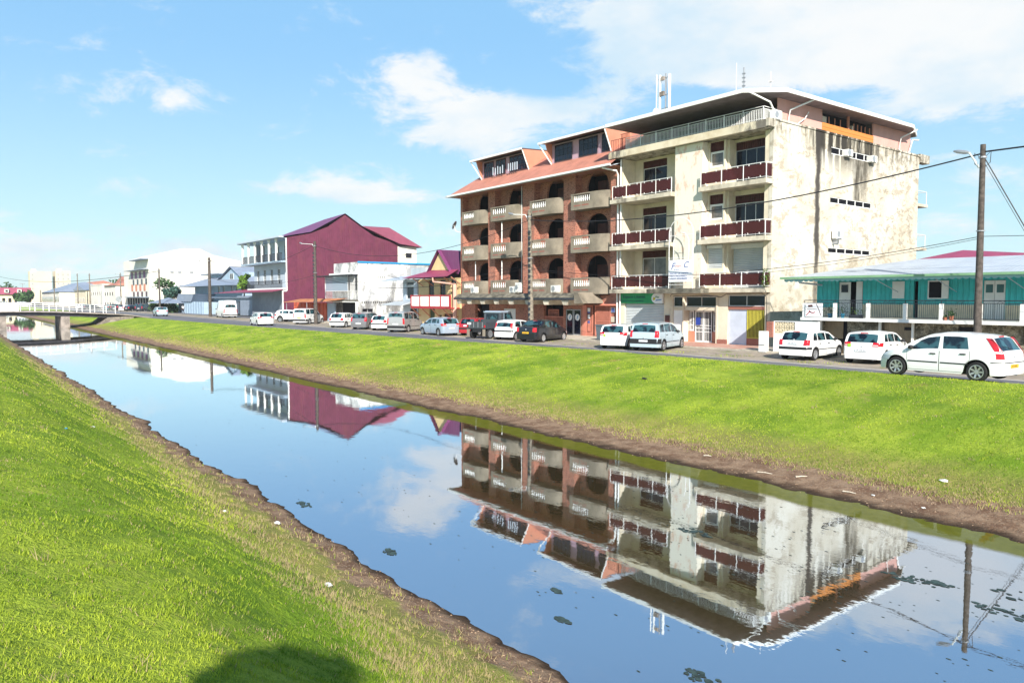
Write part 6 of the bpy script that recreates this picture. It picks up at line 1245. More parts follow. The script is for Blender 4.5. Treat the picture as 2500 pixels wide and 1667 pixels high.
cable(sag((-79.8, 33.5, 5.6), (-44.2, 36, 5.6), 1.2, 24), .014, 'thin cable between the two concrete poles'); cable(sag((-79.8, 33.5, 5.5), (-44.2, 36, 5.4), 1.5, 24), .012, 'lower thin cable between the two concrete poles'); cable(sag((-79.8, 33.5, 5.4), (-57.8, 38.2, 4.4), .8, 24), .012, 'thin cable from the notched pole to the brick building corner')
cable(sag((-78.2, 37.9, 6.9), (-67, 38, 4.9), .25), .02, 'dark service cable running down the mouldy wall'); cable(sag((-79.8, 33.5, 9.0), (-121.4, 33.5, 8.9), 1.7, 24), .02, 'cable from the notched pole to the brown pole by the van'); cable(sag((-79.8, 33.5, 5.6), (-121.4, 33.5, 6.3), 1.2, 24), .018, 'lower cable from the notched pole to the brown pole')
cable(sag((-121.4, 33.5, 8.9), (-100.5, 37.5, 8.2), .6), .02, 'service cable from the brown pole to the gallery of the purple building'); cable(sag((-155.4, 33.5, 8.2), (-420, 20, 13.5), 2.5, 24), .06, 'long cable crossing the sky above the bridge')
# round sign seen from behind
Rs = thing('road_sign', 'round road sign seen from behind at the bridge corner', 'road sign', (-165, 28, 0)); mb = MB(); mb.tube([(0, 0, 0), (0, 0, 2.6)], .06, 6); part(Rs, 'post', mb, 'metalg', local=True); mb = MB(); mb.lathe([(0, 0), (.62, 0), (.62, .05), (0, .05)], (0, 0, 2.75), 20, 'y'); mb.v = [tuple(Matrix.Rotation(R(50), 3, 'Z') @ Vector(v)) for v in mb.v]; part(Rs, 'plate', mb, 'steel', local=True)
# wheelie bin
Bn = thing('wheelie_bin', 'dark grey wheelie bin by the salmon gates behind the white car', 'bin', (-35.9, 35.5, .12)); mb = MB(); mb.add([(-.24, -.3, .1), (.24, -.3, .1), (.24, .3, .1), (-.24, .3, .1), (-.3, -.36, 1.0), (.3, -.36, 1.0), (.3, .36, 1.0), (-.3, .36, 1.0)], [(3, 2, 1, 0), (4, 5, 6, 7), (0, 1, 5, 4), (1, 2, 6, 5), (2, 3, 7, 6), (3, 0, 4, 7)]); part(Bn, 'body', mb, 'binp', local=True); mb = MB(); mb.box(-.33, .33, -.4, .4, 1.001, 1.08); part(Bn, 'lid', mb, 'binp', local=True); mb = MB(); mb.tube([(-.28, .3, .1), (.28, .3, .1)], .1, 10); part(Bn, 'wheels', mb, 'black', local=True)
# ================= vehicles =================
def paint(name, col, metal=0., rough=.35):
    m, t, b, P = newmat(name); b.inputs['Base Color'].default_value = col + (1,); b.inputs['Metallic'].default_value = metal
    b.inputs['Roughness'].default_value = rough; b.inputs['Coat Weight'].default_value = .8; b.inputs['Coat Roughness'].default_value = .05; return m
CP = dict(white=paint('white_car_paint', (.80, .80, .79)), silver=paint('silver_blue_car_paint', (.42, .50, .60), .35), grey=paint('grey_car_paint', (.22, .21, .22), .4), greyv=paint('greige_car_paint', (.40, .40, .40), .35),
          black=paint('black_car_paint', (.008, .008, .012)), red=paint('red_car_paint', (.35, .02, .03)), darkblue=paint('dark_car_paint', (.02, .03, .05), .2), teal=paint('teal_car_paint', (.02, .14, .17), .2), mint=paint('pale_blue_car_paint', (.48, .58, .64), .25), dull=paint('dull_dark_grey_paint', (.05, .055, .065), 0, .5))
m, t, b, P = newmat('tinted_car_glass'); P = N(t, 'ShaderNodeTexCoord').outputs['Object']   # noise colour painted on opaque glass, hinting at seats and daylit far windows
setc(t, b.inputs['Base Color'], MIX(t, RANGE(t, NOISE(t, P, 2.6, 2, .4), .46, .56), (.004, .008, .012), (.03, .085, .10))); b.inputs['Roughness'].default_value = .04; b.inputs['Specular IOR Level'].default_value = .7; M['carglass'] = m
M['tyre'] = mat('tyre_rubber', (.015, .015, .016), .85, 0); M['rim'] = mat('alloy_rim', (.55, .56, .58), .3, 0, metal=.7); M['hubdark'] = mat('wheel_hub_dark', (.04, .04, .045), .6, 0)
M['plast'] = mat('black_plastic_trim', (.018, .018, .02), .55, 0); M['tail'] = mat('red_tail_lamp', (.50, .012, .02), .2, 0, coat=.6); M['tailw'] = mat('clear_lamp', (.70, .62, .60), .2, 0, coat=.6); M['head'] = mat('headlamp_glass', (.45, .5, .55), .1, 0, coat=1)
M['platew'] = mat('white_number_plate', (.75, .77, .80), .4, 0); M['platey'] = mat('yellow_number_plate', (.75, .42, .03), .4, 0); M['green_stick'] = mat('green_sticker', (.30, .60, .05), .5, 0)
def interp(L, x): return float(np.interp(x, [p[0] for p in L], [p[1] for p in L]))
WHEELS = {}
def wheel_parts(kind, Rw):
    key = (kind, Rw)
    if key in WHEELS: return WHEELS[key]
    mb = MB(); w2 = .095; mb.lathe([(Rw * .66, -w2 * .75), (Rw * .72, -w2), (Rw * .93, -w2), (Rw, -w2 * .7), (Rw, w2 * .7), (Rw * .93, w2), (Rw * .72, w2), (Rw * .66, w2 * .75)], n=28, axis='y'); ty = mesh('tyre', mb, M['tyre'], 40)
    mb = MB(); mb.lathe([(Rw * .68, -w2 * .9), (Rw * .70, -w2 * .95), (Rw * .60, -w2 * .8), (Rw * .58, -w2 * .2), (0, -w2 * .2)], n=28, axis='y', cap=False)
    rim = mesh('rim', mb, M['rim'] if kind == 'cap' else M['hubdark'], 40)
    sp = MB(); n = 7 if kind != 'cap' else 9
    for k in range(n):
        a = 2 * PI * k / n; c_, s_ = math.cos(a), math.sin(a); q = lambda r_, t_, y: (c_ * r_ - s_ * t_, y, s_ * r_ + c_ * t_)
        wd = .028 if kind != 'cap' else .05
        sp.add([q(.05, -wd, -w2 * .72), q(.05, wd, -w2 * .72), q(Rw * .66, wd * .9, -w2 * .9), q(Rw * .66, -wd * .9, -w2 * .9), q(.05, -wd, -w2 * .45), q(.05, wd, -w2 * .45), q(Rw * .66, wd * .9, -w2 * .6), q(Rw * .66, -wd * .9, -w2 * .6)], [(0, 1, 2, 3), (0, 3, 7, 4), (1, 5, 6, 2)])
    sp.lathe([(.075, -w2 * .5), (.07, -w2 * .8), (0.001, -w2 * .82)], n=14, axis='y', cap=False); sp.lathe([(Rw * .70, -w2 * .96), (Rw * .62, -w2 * .97), (Rw * .62, -w2 * .7)], n=28, axis='y', cap=False)
    spk = mesh('spokes', sp, M['rim'], 40); WHEELS[key] = (ty, rim, spk); return WHEELS[key]
def make_car(label, S, paintm, x, y, head, z=0., cat='car', group='cars parked along the street', platem='platew', plate='', tilt=0., rimk='alloy', extra=None):
    L, W, wb = S['L'], S['W'], S['wb']; Rw = S.get('R', .30); xr = S.get('xr', -wb / 2); xf = xr + wb
    t_ = thing(S.get('name', 'parked_car'), label, cat, (x, y, z), group, R(head)); t_.rotation_euler.y = R(tilt)
    top, belt = S['top'], S['belt']; x0, x1 = top[0][0], top[-1][0]; tb = S.get('tumble', .22); rend = S.get('rr', .35); fend = S.get('fr', .55)
    def plan(xx):
        k = 1.
        e = (xx - x0) / rend
        if e < 1: k -= S.get('rk', .16) * (1 - e) ** 2.2
        e = (x1 - xx) / fend
        if e < 1: k -= S.get('fk', .26) * (1 - e) ** 2.2
        return k
    zt = lambda xx: interp(top, xx); zb = lambda xx: min(interp(belt, xx), zt(xx) - .02)
    def bot(xx):
        b_ = S.get('sill', .20) + .06 * max(0, (x0 + .5 - xx)) + .05 * max(0, xx - x1 + .5)
        for xc in (xr, xf):
            a = Rw + .075; d_ = abs(xx - xc)
            if d_ < a: b_ = max(b_, Rw + math.sqrt(a * a - d_ * d_) - .0)
        return min(b_, zb(xx) - .1)
    def hw(xx, zz):
        w_ = W / 2 * plan(xx); b_ = zb(xx)
        if zz < b_: lo = .45; k = 1 - .07 * max(0, (lo - zz) / lo) ** 1.5 - .025 * max(0, (zz - lo) / max(.05, b_ - lo)) ** 2; return w_ * k
        return w_ * .975 - (zz - b_) * tb - .02 * min(1, (zz - b_) / .05)
    camb = lambda xx: min(.055, max(.01, (zt(xx) - zb(xx)) * .35))
    xs_ = sorted(set([round(v, 4) for v in list(np.arange(x0, x1, .06)) + [x1] + [p[0] for p in top] + [x0 + .01, x0 + .03, x1 - .02] + [xc + (Rw + .075) * math.cos(a) for xc in (xr, xf) for a in np.linspace(0, PI, 17)] if x0 <= v <= x1]))
    rows = []
    for xx in xs_:
        b0, b1, tt = bot(xx), zb(xx), zt(xx); cb = camb(xx); ze = tt - cb; pts = []
        for k in range(8): zz = b0 + (b1 - b0) * k / 7; pts.append((xx, hw(xx, zz - 1e-4), zz))
        for k in range(1, 5): zz = b1 + (max(ze, b1 + .005) - b1) * k / 4; pts.append((xx, hw(xx, zz), zz))
        ye = pts[-1][1]; zl = pts[-1][2]
        for k in range(1, 6): u = k / 5; pts.append((xx, ye * (1 - u), zl + (tt - zl) * (1 - (1 - u) ** 2.4)))
        rows.append(pts + [(p[0], -p[1], p[2]) for p in pts[-2::-1]])
    mb = MB(); mb.grid(rows); n = len(rows[0]); nr = len(rows)
    mb.f.append(tuple(range(n))); mb.f.append(tuple((nr - 1) * n + k for k in range(n))[::-1]); body = part(t_, 'body', mb, paintm, 28, local=True)
    ymax = lambda xx, zz: hw(xx, zz)
    # underbody
    mb = MB(); mb.box(x0 + .18, x1 - .18, -W / 2 + .26, W / 2 - .26, S.get('sill', .2) - .02, .62); part(t_, 'underbody', mb, 'plast', local=True)
    if S.get('cladding'):
        for s_ in (1, -1):
            mb = MB(); mb.grid([[(xx, s_ * (ymax(xx, bot(xx) + v) + .012), bot(xx) + v - .01) for v in (0, .12)] for xx in np.linspace(x0 + .1, x1 - .1, 50)]); part(body, 'lower_cladding', mb, 'plast', local=True)
    # side glass
    for s_ in (1, -1):
        for (ab, at, bb, bt) in S['sidewin']:
            mb = MB(); rows2 = []
            for v in np.linspace(0, 1, 6):
                r2 = []
                for u in np.linspace(0, 1, 12):
                    xa, xb = ab + (at - ab) * v, bb + (bt - bb) * v; xx = xa + (xb - xa) * u; zlo = interp(belt, xx) + .035; zhi = max(zt(xx) - camb(xx) - .07, zlo + .005); zz = zlo + (zhi - zlo) * v; r2.append((xx, s_ * (ymax(xx, zz) + .006), zz))
                rows2.append(r2)
            mb.grid(rows2); part(t_, 'side_window', mb, 'carglass', 60, local=True)
        # doors : proud seam then panel, handle
        for (da, db, *hd) in S.get('doors', ()):
            def sheet(e, off):
                mb = MB(); mb.grid([[(xx, s_ * (ymax(xx, zz) + off), zz) for zz in np.linspace(max(.26, bot(xx) + .03) - e, zb(xx) - .015 + e * .5, 7)] for xx in np.linspace(da - e, db + e, 16)]); return mb
            if not hd or hd[0] != 'x':
                sm = part(t_, 'door_seam', sheet(.013, .0012), 'plast', 60, local=True); dr = part(t_, 'door', sheet(0, .0035), paintm, 60, local=True)
                mb = MB(); xh = da + .10; zh = interp(belt, xh) - .11; mb.box(xh, xh + .17, s_ * (ymax(xh, zh) + .004), s_ * (ymax(xh, zh) + .03), zh, zh + .035); part(dr, 'handle', mb, 'plast' if S.get('blackhandle', 1) else paintm, local=True)
        if S.get('strip'):
            za = S['strip']; mb = MB()
            for (da, db, *hd) in S.get('doors', ()): mb.grid([[(xx, s_ * (ymax(xx, zz) + .012), zz) for zz in (za - .02, za + .02)] for xx in np.linspace(da + .03, db - .03, 10)])
            part(t_, 'side_rubbing_strip', mb, 'plast', local=True)
        # wheel arch lips
        if S.get('lip', 1):
            for xc in (xr, xf):
                mb = MB(); a_ = Rw + .072
                mb.grid([[(xc + q * math.cos(a), s_ * (ymax(xc + q * math.cos(a), Rw + q * math.sin(a)) + .006 * (1 if q > a_ else -8)), Rw + q * math.sin(a)) for q in (a_ - .03, a_ + .018)] for a in np.linspace(.02, PI - .02, 20)]); part(body, 'wheel_arch', mb, S.get('lipm', 'plast'), local=True)
        # mirror
        xm = S.get('mirror', x1 - 1.35); zm = interp(belt, xm) + .06; ym = ymax(xm, zm); mb = MB(); mb.lathe([(0, 0), (.05, .02), (.075, .08), (.07, .15), (.03, .19), (0, .195)], n=10); mb.v = [(xm + v[0] * 1.1, s_ * (ym - .01 + v[2]), zm + .04 + v[1] * .9) for v in mb.v]; part(t_, 'wing_mirror', mb, S.get('mirm', 'plast'), 50, local=True)
        # lamps
        def xrear(zz):   # where the rear surface is at height zz
            for k in range(len(top) - 1):
                if top[k][1] <= zz <= top[k + 1][1]: return top[k][0] + (top[k + 1][0] - top[k][0]) * (zz - top[k][1]) / max(1e-6, top[k + 1][1] - top[k][1])
            return x0
        za, zc, wy, wx = S['tail']; mb = MB(); rows2 = []
        for v in np.linspace(0, 1, 6):
            zz = za + (zc - za) * v; xr_ = xrear(zz) if zz > top[0][1] else x0; r2 = []; yc = ymax(xr_ + .002, min(zz, zb(xr_ + .03) + .2)); wyy = wy * (S.get('tailtaper', 1) + (1 - S.get('tailtaper', 1)) * v)
            for u in np.linspace(0, 1, 4): r2.append((xr_ - .014, s_ * (yc - wyy * (1 - u)), zz))
            for u in np.linspace(.15, 1, 5): xx = xr_ + wx * u; r2.append((xx, s_ * (ymax(xx, zz) + .010), zz))
            rows2.append(r2)
        mb.grid(rows2); part(t_, 'tail_lamp', mb, 'tail', 60, local=True)
        if S.get('tailw'):
            q = S['tailw']; mb = MB(); r3 = [r_[:4] for r_ in rows2[1:1 + q]]; mb.grid([[(p[0] - .004, p[1] * .985, p[2]) for p in r_] for r_ in r3]); part(t_, 'reverse_lamp', mb, 'tailw', local=True)
        hz_ = S.get('hz', zt(x1) + .12); mb = MB(); rows2 = []
        for v in np.linspace(0, 1, 4):
            zz = hz_ - .07 + .15 * v; r2 = []
            for u in np.linspace(0, 1, 7): xx = x1 - .02 - (.36 + .1 * v) * u; zq = min(zz, zb(xx) - .004); r2.append((xx + .006, s_ * (ymax(xx, zq) + .006), zq))
            rows2.append(r2)
        mb.grid(rows2); part(t_, 'headlight', mb, 'head', 60, local=True)
    # windscreen & rear window (patches that follow the top surface)
    def tops(xa, xb, fy0, fy1, name, m_, off=.008, nx_=10):
        mb = MB(); rows2 = []
        for xx in np.linspace(xa, xb, nx_):
            b1, tt = zb(xx), zt(xx); ze = max(tt - camb(xx), b1 + .005); ye = hw(xx, ze); r2 = []
            sl = (zt(xx + .01) - zt(xx - .01)) / .02; nv = Vector((-sl, 0, 1)).normalized() * off
            for u in np.linspace(-1, 1, 13): uu = u * (fy0 + (fy1 - fy0) * (xx - xa) / (xb - xa)); r2.append((xx + nv.x, ye * uu, ze + (tt - ze) * (1 - abs(uu) ** 2.4) + nv.z))
            rows2.append(r2)
        mb.grid(rows2); return part(t_, name, mb, m_, 60, local=True)
    wsx = S['screen']; tops(wsx[0], wsx[1], .90, .93, 'windscreen', 'carglass')
    rwx = S['rearwin']; rw_ = tops(rwx[0], rwx[1], .86, .82, 'rear_window', 'carglass')
    if S.get('wiper', 1):
        xx = rwx[0] + .01; mb = MB(); mb.tube([(xx - .02, .0, zt(xx) + .02), (xx + (rwx[1] - rwx[0]) * .25 - .02, .38, zt(xx + (rwx[1] - rwx[0]) * .25) + .015)], .008, 4); part(t_, 'rear_wiper', mb, 'plast', local=True)
    # third brake light
    xx = rwx[1] + .03; mb = MB(); mb.box(xx - .02, xx + .02, -.16, .16, zt(xx) - .015, zt(xx) + .022); part(t_, 'high_brake_light', mb, 'tail', local=True)
    # bumper insert + plate
    bz_ = S.get('bumper')
    if bz_: 
        mb = MB(); mb.grid([[(x0 - .012 + (0 if abs(u) < .8 else .0), u * ymax(x0 + .001, .45) * 1.0, zz) for u in np.linspace(-1, 1, 9)] for zz in bz_])
        for s_ in (1, -1): mb.grid([[(xx, s_ * (ymax(xx, zz) + .010), zz) for zz in bz_] for xx in np.linspace(x0 - .011, min(x0 + .45, xr - Rw - .09), 6)])
        part(t_, 'bumper_trim', mb, S.get('bumpm', 'plast'), local=True)
    pz = S.get('plate', .62); xp = (x0 - .016) if pz < top[0][1] + .02 else xrear(pz) - .03
    mb = MB(); mb.box(xp - .01, xp, -.26, .26, pz - .055, pz + .055); pl = part(t_, 'number_plate', mb, platem, local=True)
    if plate:
        tx = text(pl, 'plate_lettering', plate, .095, 'plast', (xp - .0125, .22, pz - .033), rot=(PI / 2, 0, -PI / 2), extr=.0005, sub=1, sx=.95)
    mb = MB(); mb.lathe([(0, 0), (.045, 0), (.03, .012), (0, .014)], n=8); ez = S.get('badge', pz + .17); xb_ = xrear(ez) if ez > top[0][1] else x0; mb.v = [(xb_ - .005 - v[2], v[0], ez + v[1]) for v in mb.v]; part(t_, 'badge', mb, 'metalg', local=True)
    mb = MB(); mb.box(x0 + .1, x0 + .3, -.5, -.45, .17, .21) ; part(t_, 'exhaust', mb, 'metalg', local=True)
    # wheels
    tr = W / 2 - .10
    for xc in (xr, xf):
        for s_ in (1, -1):
            wme = wheel_parts(rimk, Rw); wo_ = link(bpy.data.objects.new('wheel', wme[0])); wo_.parent = t_; wo_.location = (xc, s_ * tr, Rw)
            if s_ > 0: wo_.rotation_euler.z = PI
            for q, nm in ((wme[1], 'rim'), (wme[2], 'spokes')): r_ = link(bpy.data.objects.new(nm, q)); r_.parent = wo_
    if extra: extra(t_, S, zt, zb, ymax, xrear)
    return t_
def sc_top(pts): return pts
HATCH = dict(L=3.80, W=1.64, wb=2.47, R=.29, xr=-1.24,
    top=[(-1.90, .60), (-1.885, .74), (-1.85, .90), (-1.74, 1.08), (-1.62, 1.27), (-1.52, 1.36), (-1.35, 1.395), (-.7, 1.42), (-.1, 1.41), (.3, 1.35), (.62, 1.20), (1.02, .97), (1.12, .93), (1.5, .85), (1.76, .74), (1.87, .62), (1.90, .48)],
    belt=[(-1.9, .90), (-.6, .88), (.6, .87), (1.1, .86), (1.9, .62)], sidewin=[(-1.42, -1.26, -1.0, -.98), (-.93, -.90, -.16, -.18), (-.08, -.10, .98, .45)], doors=[(-.98, -.13), (-.11, .92)],
    screen=(.36, .98), rearwin=(-1.82, -1.56), tail=(.72, .98, .16, .12), plate=.80, bumper=(.52, .64), strip=.52, mirror=.72)
def var(b, **k): d_ = dict(b); d_.update(k); return d_
HATCH3 = var(HATCH, L=4.03, W=1.70, xr=-1.28, wb=2.57, tail=(.80, .98, .26, .25), plate=.62, bumper=None, strip=None, tailw=2, lipm='plast', lip=0,
    top=[(-2.0, .55), (-1.985, .72), (-1.95, .90), (-1.86, 1.06), (-1.72, 1.30), (-1.60, 1.40), (-1.4, 1.44), (-.7, 1.47), (-.1, 1.455), (.3, 1.39), (.7, 1.22), (1.2, .98), (1.6, .86), (1.88, .74), (1.98, .62), (2.02, .48)], rearwin=(-1.91, -1.66), screen=(.38, 1.14),
    belt=[(-2, .97), (-.6, .93), (.6, .90), (1.2, .87), (2.0, .64)])
CITY = var(HATCH, L=3.43, W=1.63, wb=2.34, R=.28, xr=-1.20, top=[(-1.70, .50), (-1.69, .75), (-1.66, .92), (-1.56, 1.16), (-1.48, 1.34), (-1.36, 1.42), (-.7, 1.46), (-.1, 1.45), (.3, 1.38), (.62, 1.22), (1.02, 1.0), (1.3, .9), (1.55, .78), (1.68, .64), (1.72, .48)], sidewin=[(-1.28, -1.14, -.55, -.5), (-.45, -.42, .95, .42)], doors=[(-.5, .85)], tail=(.85, 1.22, .13, .08), tailtaper=.6, plate=.50, bumper=(.60, .70), strip=None, rearwin=(-1.65, -1.52), rk=.10, lip=0)
SEDAN = var(HATCH, L=4.25, W=1.74, wb=2.63, R=.30, xr=-1.22, top=[(-2.12, .56), (-2.11, .86), (-2.08, 1.00), (-1.98, 1.05), (-1.62, 1.08), (-1.30, 1.22), (-1.0, 1.42), (-.8, 1.50), (-.3, 1.53), (.2, 1.50), (.5, 1.42), (1.15, 1.03), (1.3, .98), (1.7, .88), (2.0, .74), (2.1, .6), (2.13, .46)],
    belt=[(-2.1, .98), (-1.2, .97), (.6, .92), (1.2, .90), (2.1, .66)], sidewin=[(-1.05, -.85, -.15, -.2), (-.07, -.1, 1.05, .55)], doors=[(-.95, -.12), (-.1, .98)], screen=(.54, 1.12), rearwin=(-1.58, -.98), tail=(.72, 1.0, .17, .10), plate=.66, bumper=None, strip=None, wiper=0, badge=.88, lipm='plast', lip=0)
MPV = var(HATCH, L=4.26, W=1.81, wb=2.69, R=.31, xr=-1.25, top=[(-2.08, .58), (-2.07, .80), (-2.02, 1.02), (-1.93, 1.28), (-1.84, 1.52), (-1.72, 1.59), (-1.2, 1.62), (-.3, 1.63), (.2, 1.58), (.6, 1.44), (1.2, 1.14), (1.5, 1.0), (1.85, .86), (2.05, .68), (2.13, .5)],
    belt=[(-2.1, 1.02), (-.6, .98), (.6, .95), (1.3, .92), (2.1, .66)], sidewin=[(-1.72, -1.6, -1.08, -1.04), (-1.0, -.97, -.14, -.16), (-.06, -.08, 1.22, .62)], doors=[(-1.05, -.12), (-.1, 1.0)], screen=(.6, 1.4), rearwin=(-2.0, -1.86), tail=(.78, 1.15, .13, .12), plate=.58, bumper=(.42, .70), strip=.50, rk=.10, lip=0)
VAN = var(HATCH, L=4.1, W=1.72, wb=2.66, R=.30, xr=-1.18, tumble=.12, top=[(-1.98, .50), (-1.975, .90), (-1.95, 1.3), (-1.92, 1.62), (-1.86, 1.76), (-1.7, 1.80), (-.6, 1.82), (.2, 1.80), (.55, 1.68), (1.05, 1.20), (1.2, 1.10), (1.6, .98), (1.9, .84), (2.02, .68), (2.06, .48)],
    belt=[(-2, 1.08), (-.5, 1.06), (.6, 1.02), (1.1, .98), (2.0, .68)], sidewin=[(-1.75, -1.74, -1.05, -1.04), (-.95, -.94, -.12, -.12), (0, -.02, 1.02, .55)], doors=[(-1.0, -.08), (-.05, .95)], screen=(.6, 1.12), rearwin=(-1.945, -1.905), tail=(.72, 1.22, .11, .06), plate=.72, bumper=(.36, .58), strip=.50, rk=.05, rr=.2, lip=1)
CROSS = var(HATCH3, L=4.16, W=1.74, wb=2.54, R=.33, sill=.26, cladding=1, top=[(p[0] * 1.03, p[1] + .07) for p in HATCH3['top']], belt=[(-2.05, 1.05), (-.6, 1.02), (.6, .97), (1.2, .94), (2.08, .70)], lip=1)
PUNTO = var(HATCH, L=3.84, W=1.66, wb=2.46, R=.305, xr=-1.19, tailtaper=.55, top=[(-1.90, .52), (-1.895, .70), (-1.88, .86), (-1.84, .94), (-1.72, 1.12), (-1.58, 1.32), (-1.48, 1.40), (-1.25, 1.44), (-.6, 1.485), (-.1, 1.48), (.3, 1.42), (.7, 1.24), (1.15, .99), (1.3, .93), (1.6, .84), (1.82, .72), (1.9, .58), (1.92, .46)],
    belt=[(-1.9, .93), (-.9, .92), (-.5, .90), (.6, .87), (1.2, .85), (1.92, .60)], sidewin=[(-.95, -.86, -.18, -.16), (-.04, -.06, 1.02, .52)], doors=[(-.98, -.10), (-.08, .92)], tail=(.72, 1.34, .03, .17), screen=(.38, 1.1), rearwin=(-1.82, -1.54), plate=.50, bumper=(.60, .625), strip=.52, fr=.7, fk=.3, badge=.78, lip=0, mirror=.78)
SPR = dict(name='delivery_van', L=5.9, W=1.98, wb=3.66, R=.34, xr=-1.75, tumble=.10, rr=.2, rk=.04, top=[(-2.95, .55), (-2.945, 1.5), (-2.93, 2.3), (-2.88, 2.55), (-2.7, 2.66), (0, 2.70), (.9, 2.66), (1.35, 2.45), (2.05, 1.55), (2.2, 1.40), (2.7, 1.15), (2.88, .95), (2.95, .55)], belt=[(-2.95, 1.30), (1.0, 1.28), (2.1, 1.22), (2.9, .9)], sidewin=[(1.1, 1.1, 2.0, 1.45)], doors=[(.95, 2.0)],
    screen=(1.42, 2.12), rearwin=(-2.943, -2.935), tail=(.75, 1.35, .10, .05), plate=.62, bumper=(.42, .60), mirror=1.95, sill=.3, lip=0, wiper=0, badge=1.15)
def car_perp(lab, S, pm, rx, ry, h, **k):   # rx, ry = middle of the rear axle
    c_, s_ = math.cos(R(h)), math.sin(R(h)); xr = S.get('xr', -S['wb'] / 2); return make_car(lab, S, pm, rx - xr * c_, ry - xr * s_, h, **k)
def sticker(px, pz):
    def f(t_, S, zt, zb, ymax, xrear): mb = MB(); xq = xrear(pz) if pz > S['top'][0][1] else S['top'][0][0]; mb.box(xq - .03, xq - .02, px - .07, px + .07, pz - .06, pz + .08); part(t_, 'sticker', mb, 'green_stick', local=True)
    return f
make_car('white hatchback with long red tail lamps parked broadside at the right edge', PUNTO, CP['white'], -10.25, 25.85, 177, z=.44, platem='platey', plate='9734 ABC', group='cars parked along the street', tilt=0)
car_perp('white hatchback with grey bumper strip, rear to the road, before the stone ground floor', HATCH, CP['white'], -19.67, 32.75, 94, z=.04, plate='EK-290-TJ', rimk='cap')
car_perp('rounded white hatchback with green sticker half hidden behind the broadside car', HATCH3, CP['white'], -16.65, 33.3, 97, z=.04, plate='DP-558-GC', extra=sticker(.52, .82))
car_perp('pale blue people carrier with dark rear bumper panel before the shuttered shop', MPV, CP['mint'], -28.35, 31.75, 108, z=.03, plate='BX-417-HT')
car_perp('white hatchback with green sticker left of the pale blue people carrier', HATCH3, CP['white'], -30.75, 31.55, 112, z=.02, plate='CK-206-NR', extra=sticker(.45, .78))
car_perp('black saloon with yellow number plate in front of the salmon window grille', SEDAN, CP['black'], -38.9, 31.85, 107, z=.01, platem='platey', plate='8125 ZK', rimk='cap')
car_perp('small white city car between pickup and black saloon', CITY, CP['white'], -41.98, 31.95, 108, z=.01, plate='AZ-618-WL', rimk='cap')
car_perp('red hatchback mostly hidden between silver-blue hatchback and pickup', HATCH, CP['red'], -48.2, 33.1, 112, z=.03, rimk='cap')
make_car('silver-blue hatchback standing broadside before the yellow house', var(HATCH3, W=1.66, rearwin=(-1.91, -1.64)), CP['silver'], -50.95, 31.85, 178, z=.01, plate='BN-330-KD')
car_perp('greige van-like car with tall side windows before the yellow house', VAN, CP['greyv'], -57.26, 31.75, 124, z=.02, plate='AC-771-LV', rimk='cap')
car_perp('small plain white hatchback with grey bumper beside the greige van-like car', HATCH, CP['white'], -61.4, 32.1, 126, z=.03, plate='7390 AV', rimk='cap')
car_perp('dark grey people carrier between two white hatchbacks', var(MPV, W=1.70, L=4.0, bumper=None), CP['grey'], -64.6, 31.75, 128, z=.02, plate='CE-904-PZ')
car_perp('tall white hatchback parked before the run-down shop', var(HATCH, top=[(p[0], p[1] * 1.06) for p in HATCH['top']], belt=[(p[0], p[1] * 1.05) for p in HATCH['belt']]), CP['white'], -70.0, 31.85, 125, z=.02, plate='6688 YN', rimk='cap')
car_perp('white glazed van before the orange-red fence', VAN, CP['white'], -81.3, 32.6, 125, z=.02, platem='platey', rimk='cap')
make_car('white crossover with black lower body facing right before the garage front', CROSS, CP['white'], -89.6, 34.6, 44, z=.02)
make_car('white hatchback driving away on the lane nearest the grass', HATCH3, CP['white'], -81.2, 27.8, 176, rimk='cap')
make_car('white high-roofed delivery van beside the brown pole', SPR, CP['white'], -115.6, 34.2, 176, cat='van', group='cars parked along the street')
make_car('silver car with red lamps driving away towards the bridge', CROSS, CP['mint'], -132.6, 28.6, 178)
for (x, y, h, S_, pm, lab) in ((-201.5, 31.9, 150, HATCH, 'teal', 'teal car at the left end of the distant parked row'), (-194.5, 33, 140, MPV, 'darkblue', 'black people carrier second in the distant parked row'), (-190.0, 34, 120, HATCH, 'white', 'white hatchback third in the distant parked row'), (-185.6, 34.6, 120, SEDAN, 'black', 'black saloon fourth in the distant parked row'), (-179.0, 35.2, 140, VAN, 'darkblue', 'dark tall car closing the distant parked row beside the bushes'),
    (-222, 29.5, 100, HATCH, 'white', 'white car seen through the right part of the bridge railing'), (-214, 30.0, 100, HATCH3, 'darkblue', 'dark car seen through the right end of the bridge railing'), (-300, 22, 95, VAN, 'white', 'white van beyond the middle of the bridge'), (-330, 18.5, 95, VAN, 'white', 'white van beyond the left part of the bridge'), (-331, 24, 95, HATCH, 'white', 'white car beyond the bridge parapet before the mansard house')):
    make_car(lab, S_, CP[pm], x, y, h, group='distant parked cars')
make_car('dark parked car cut by the right edge of the photo', HATCH, CP['black'], -7.6, 33.9, 119, z=.04)
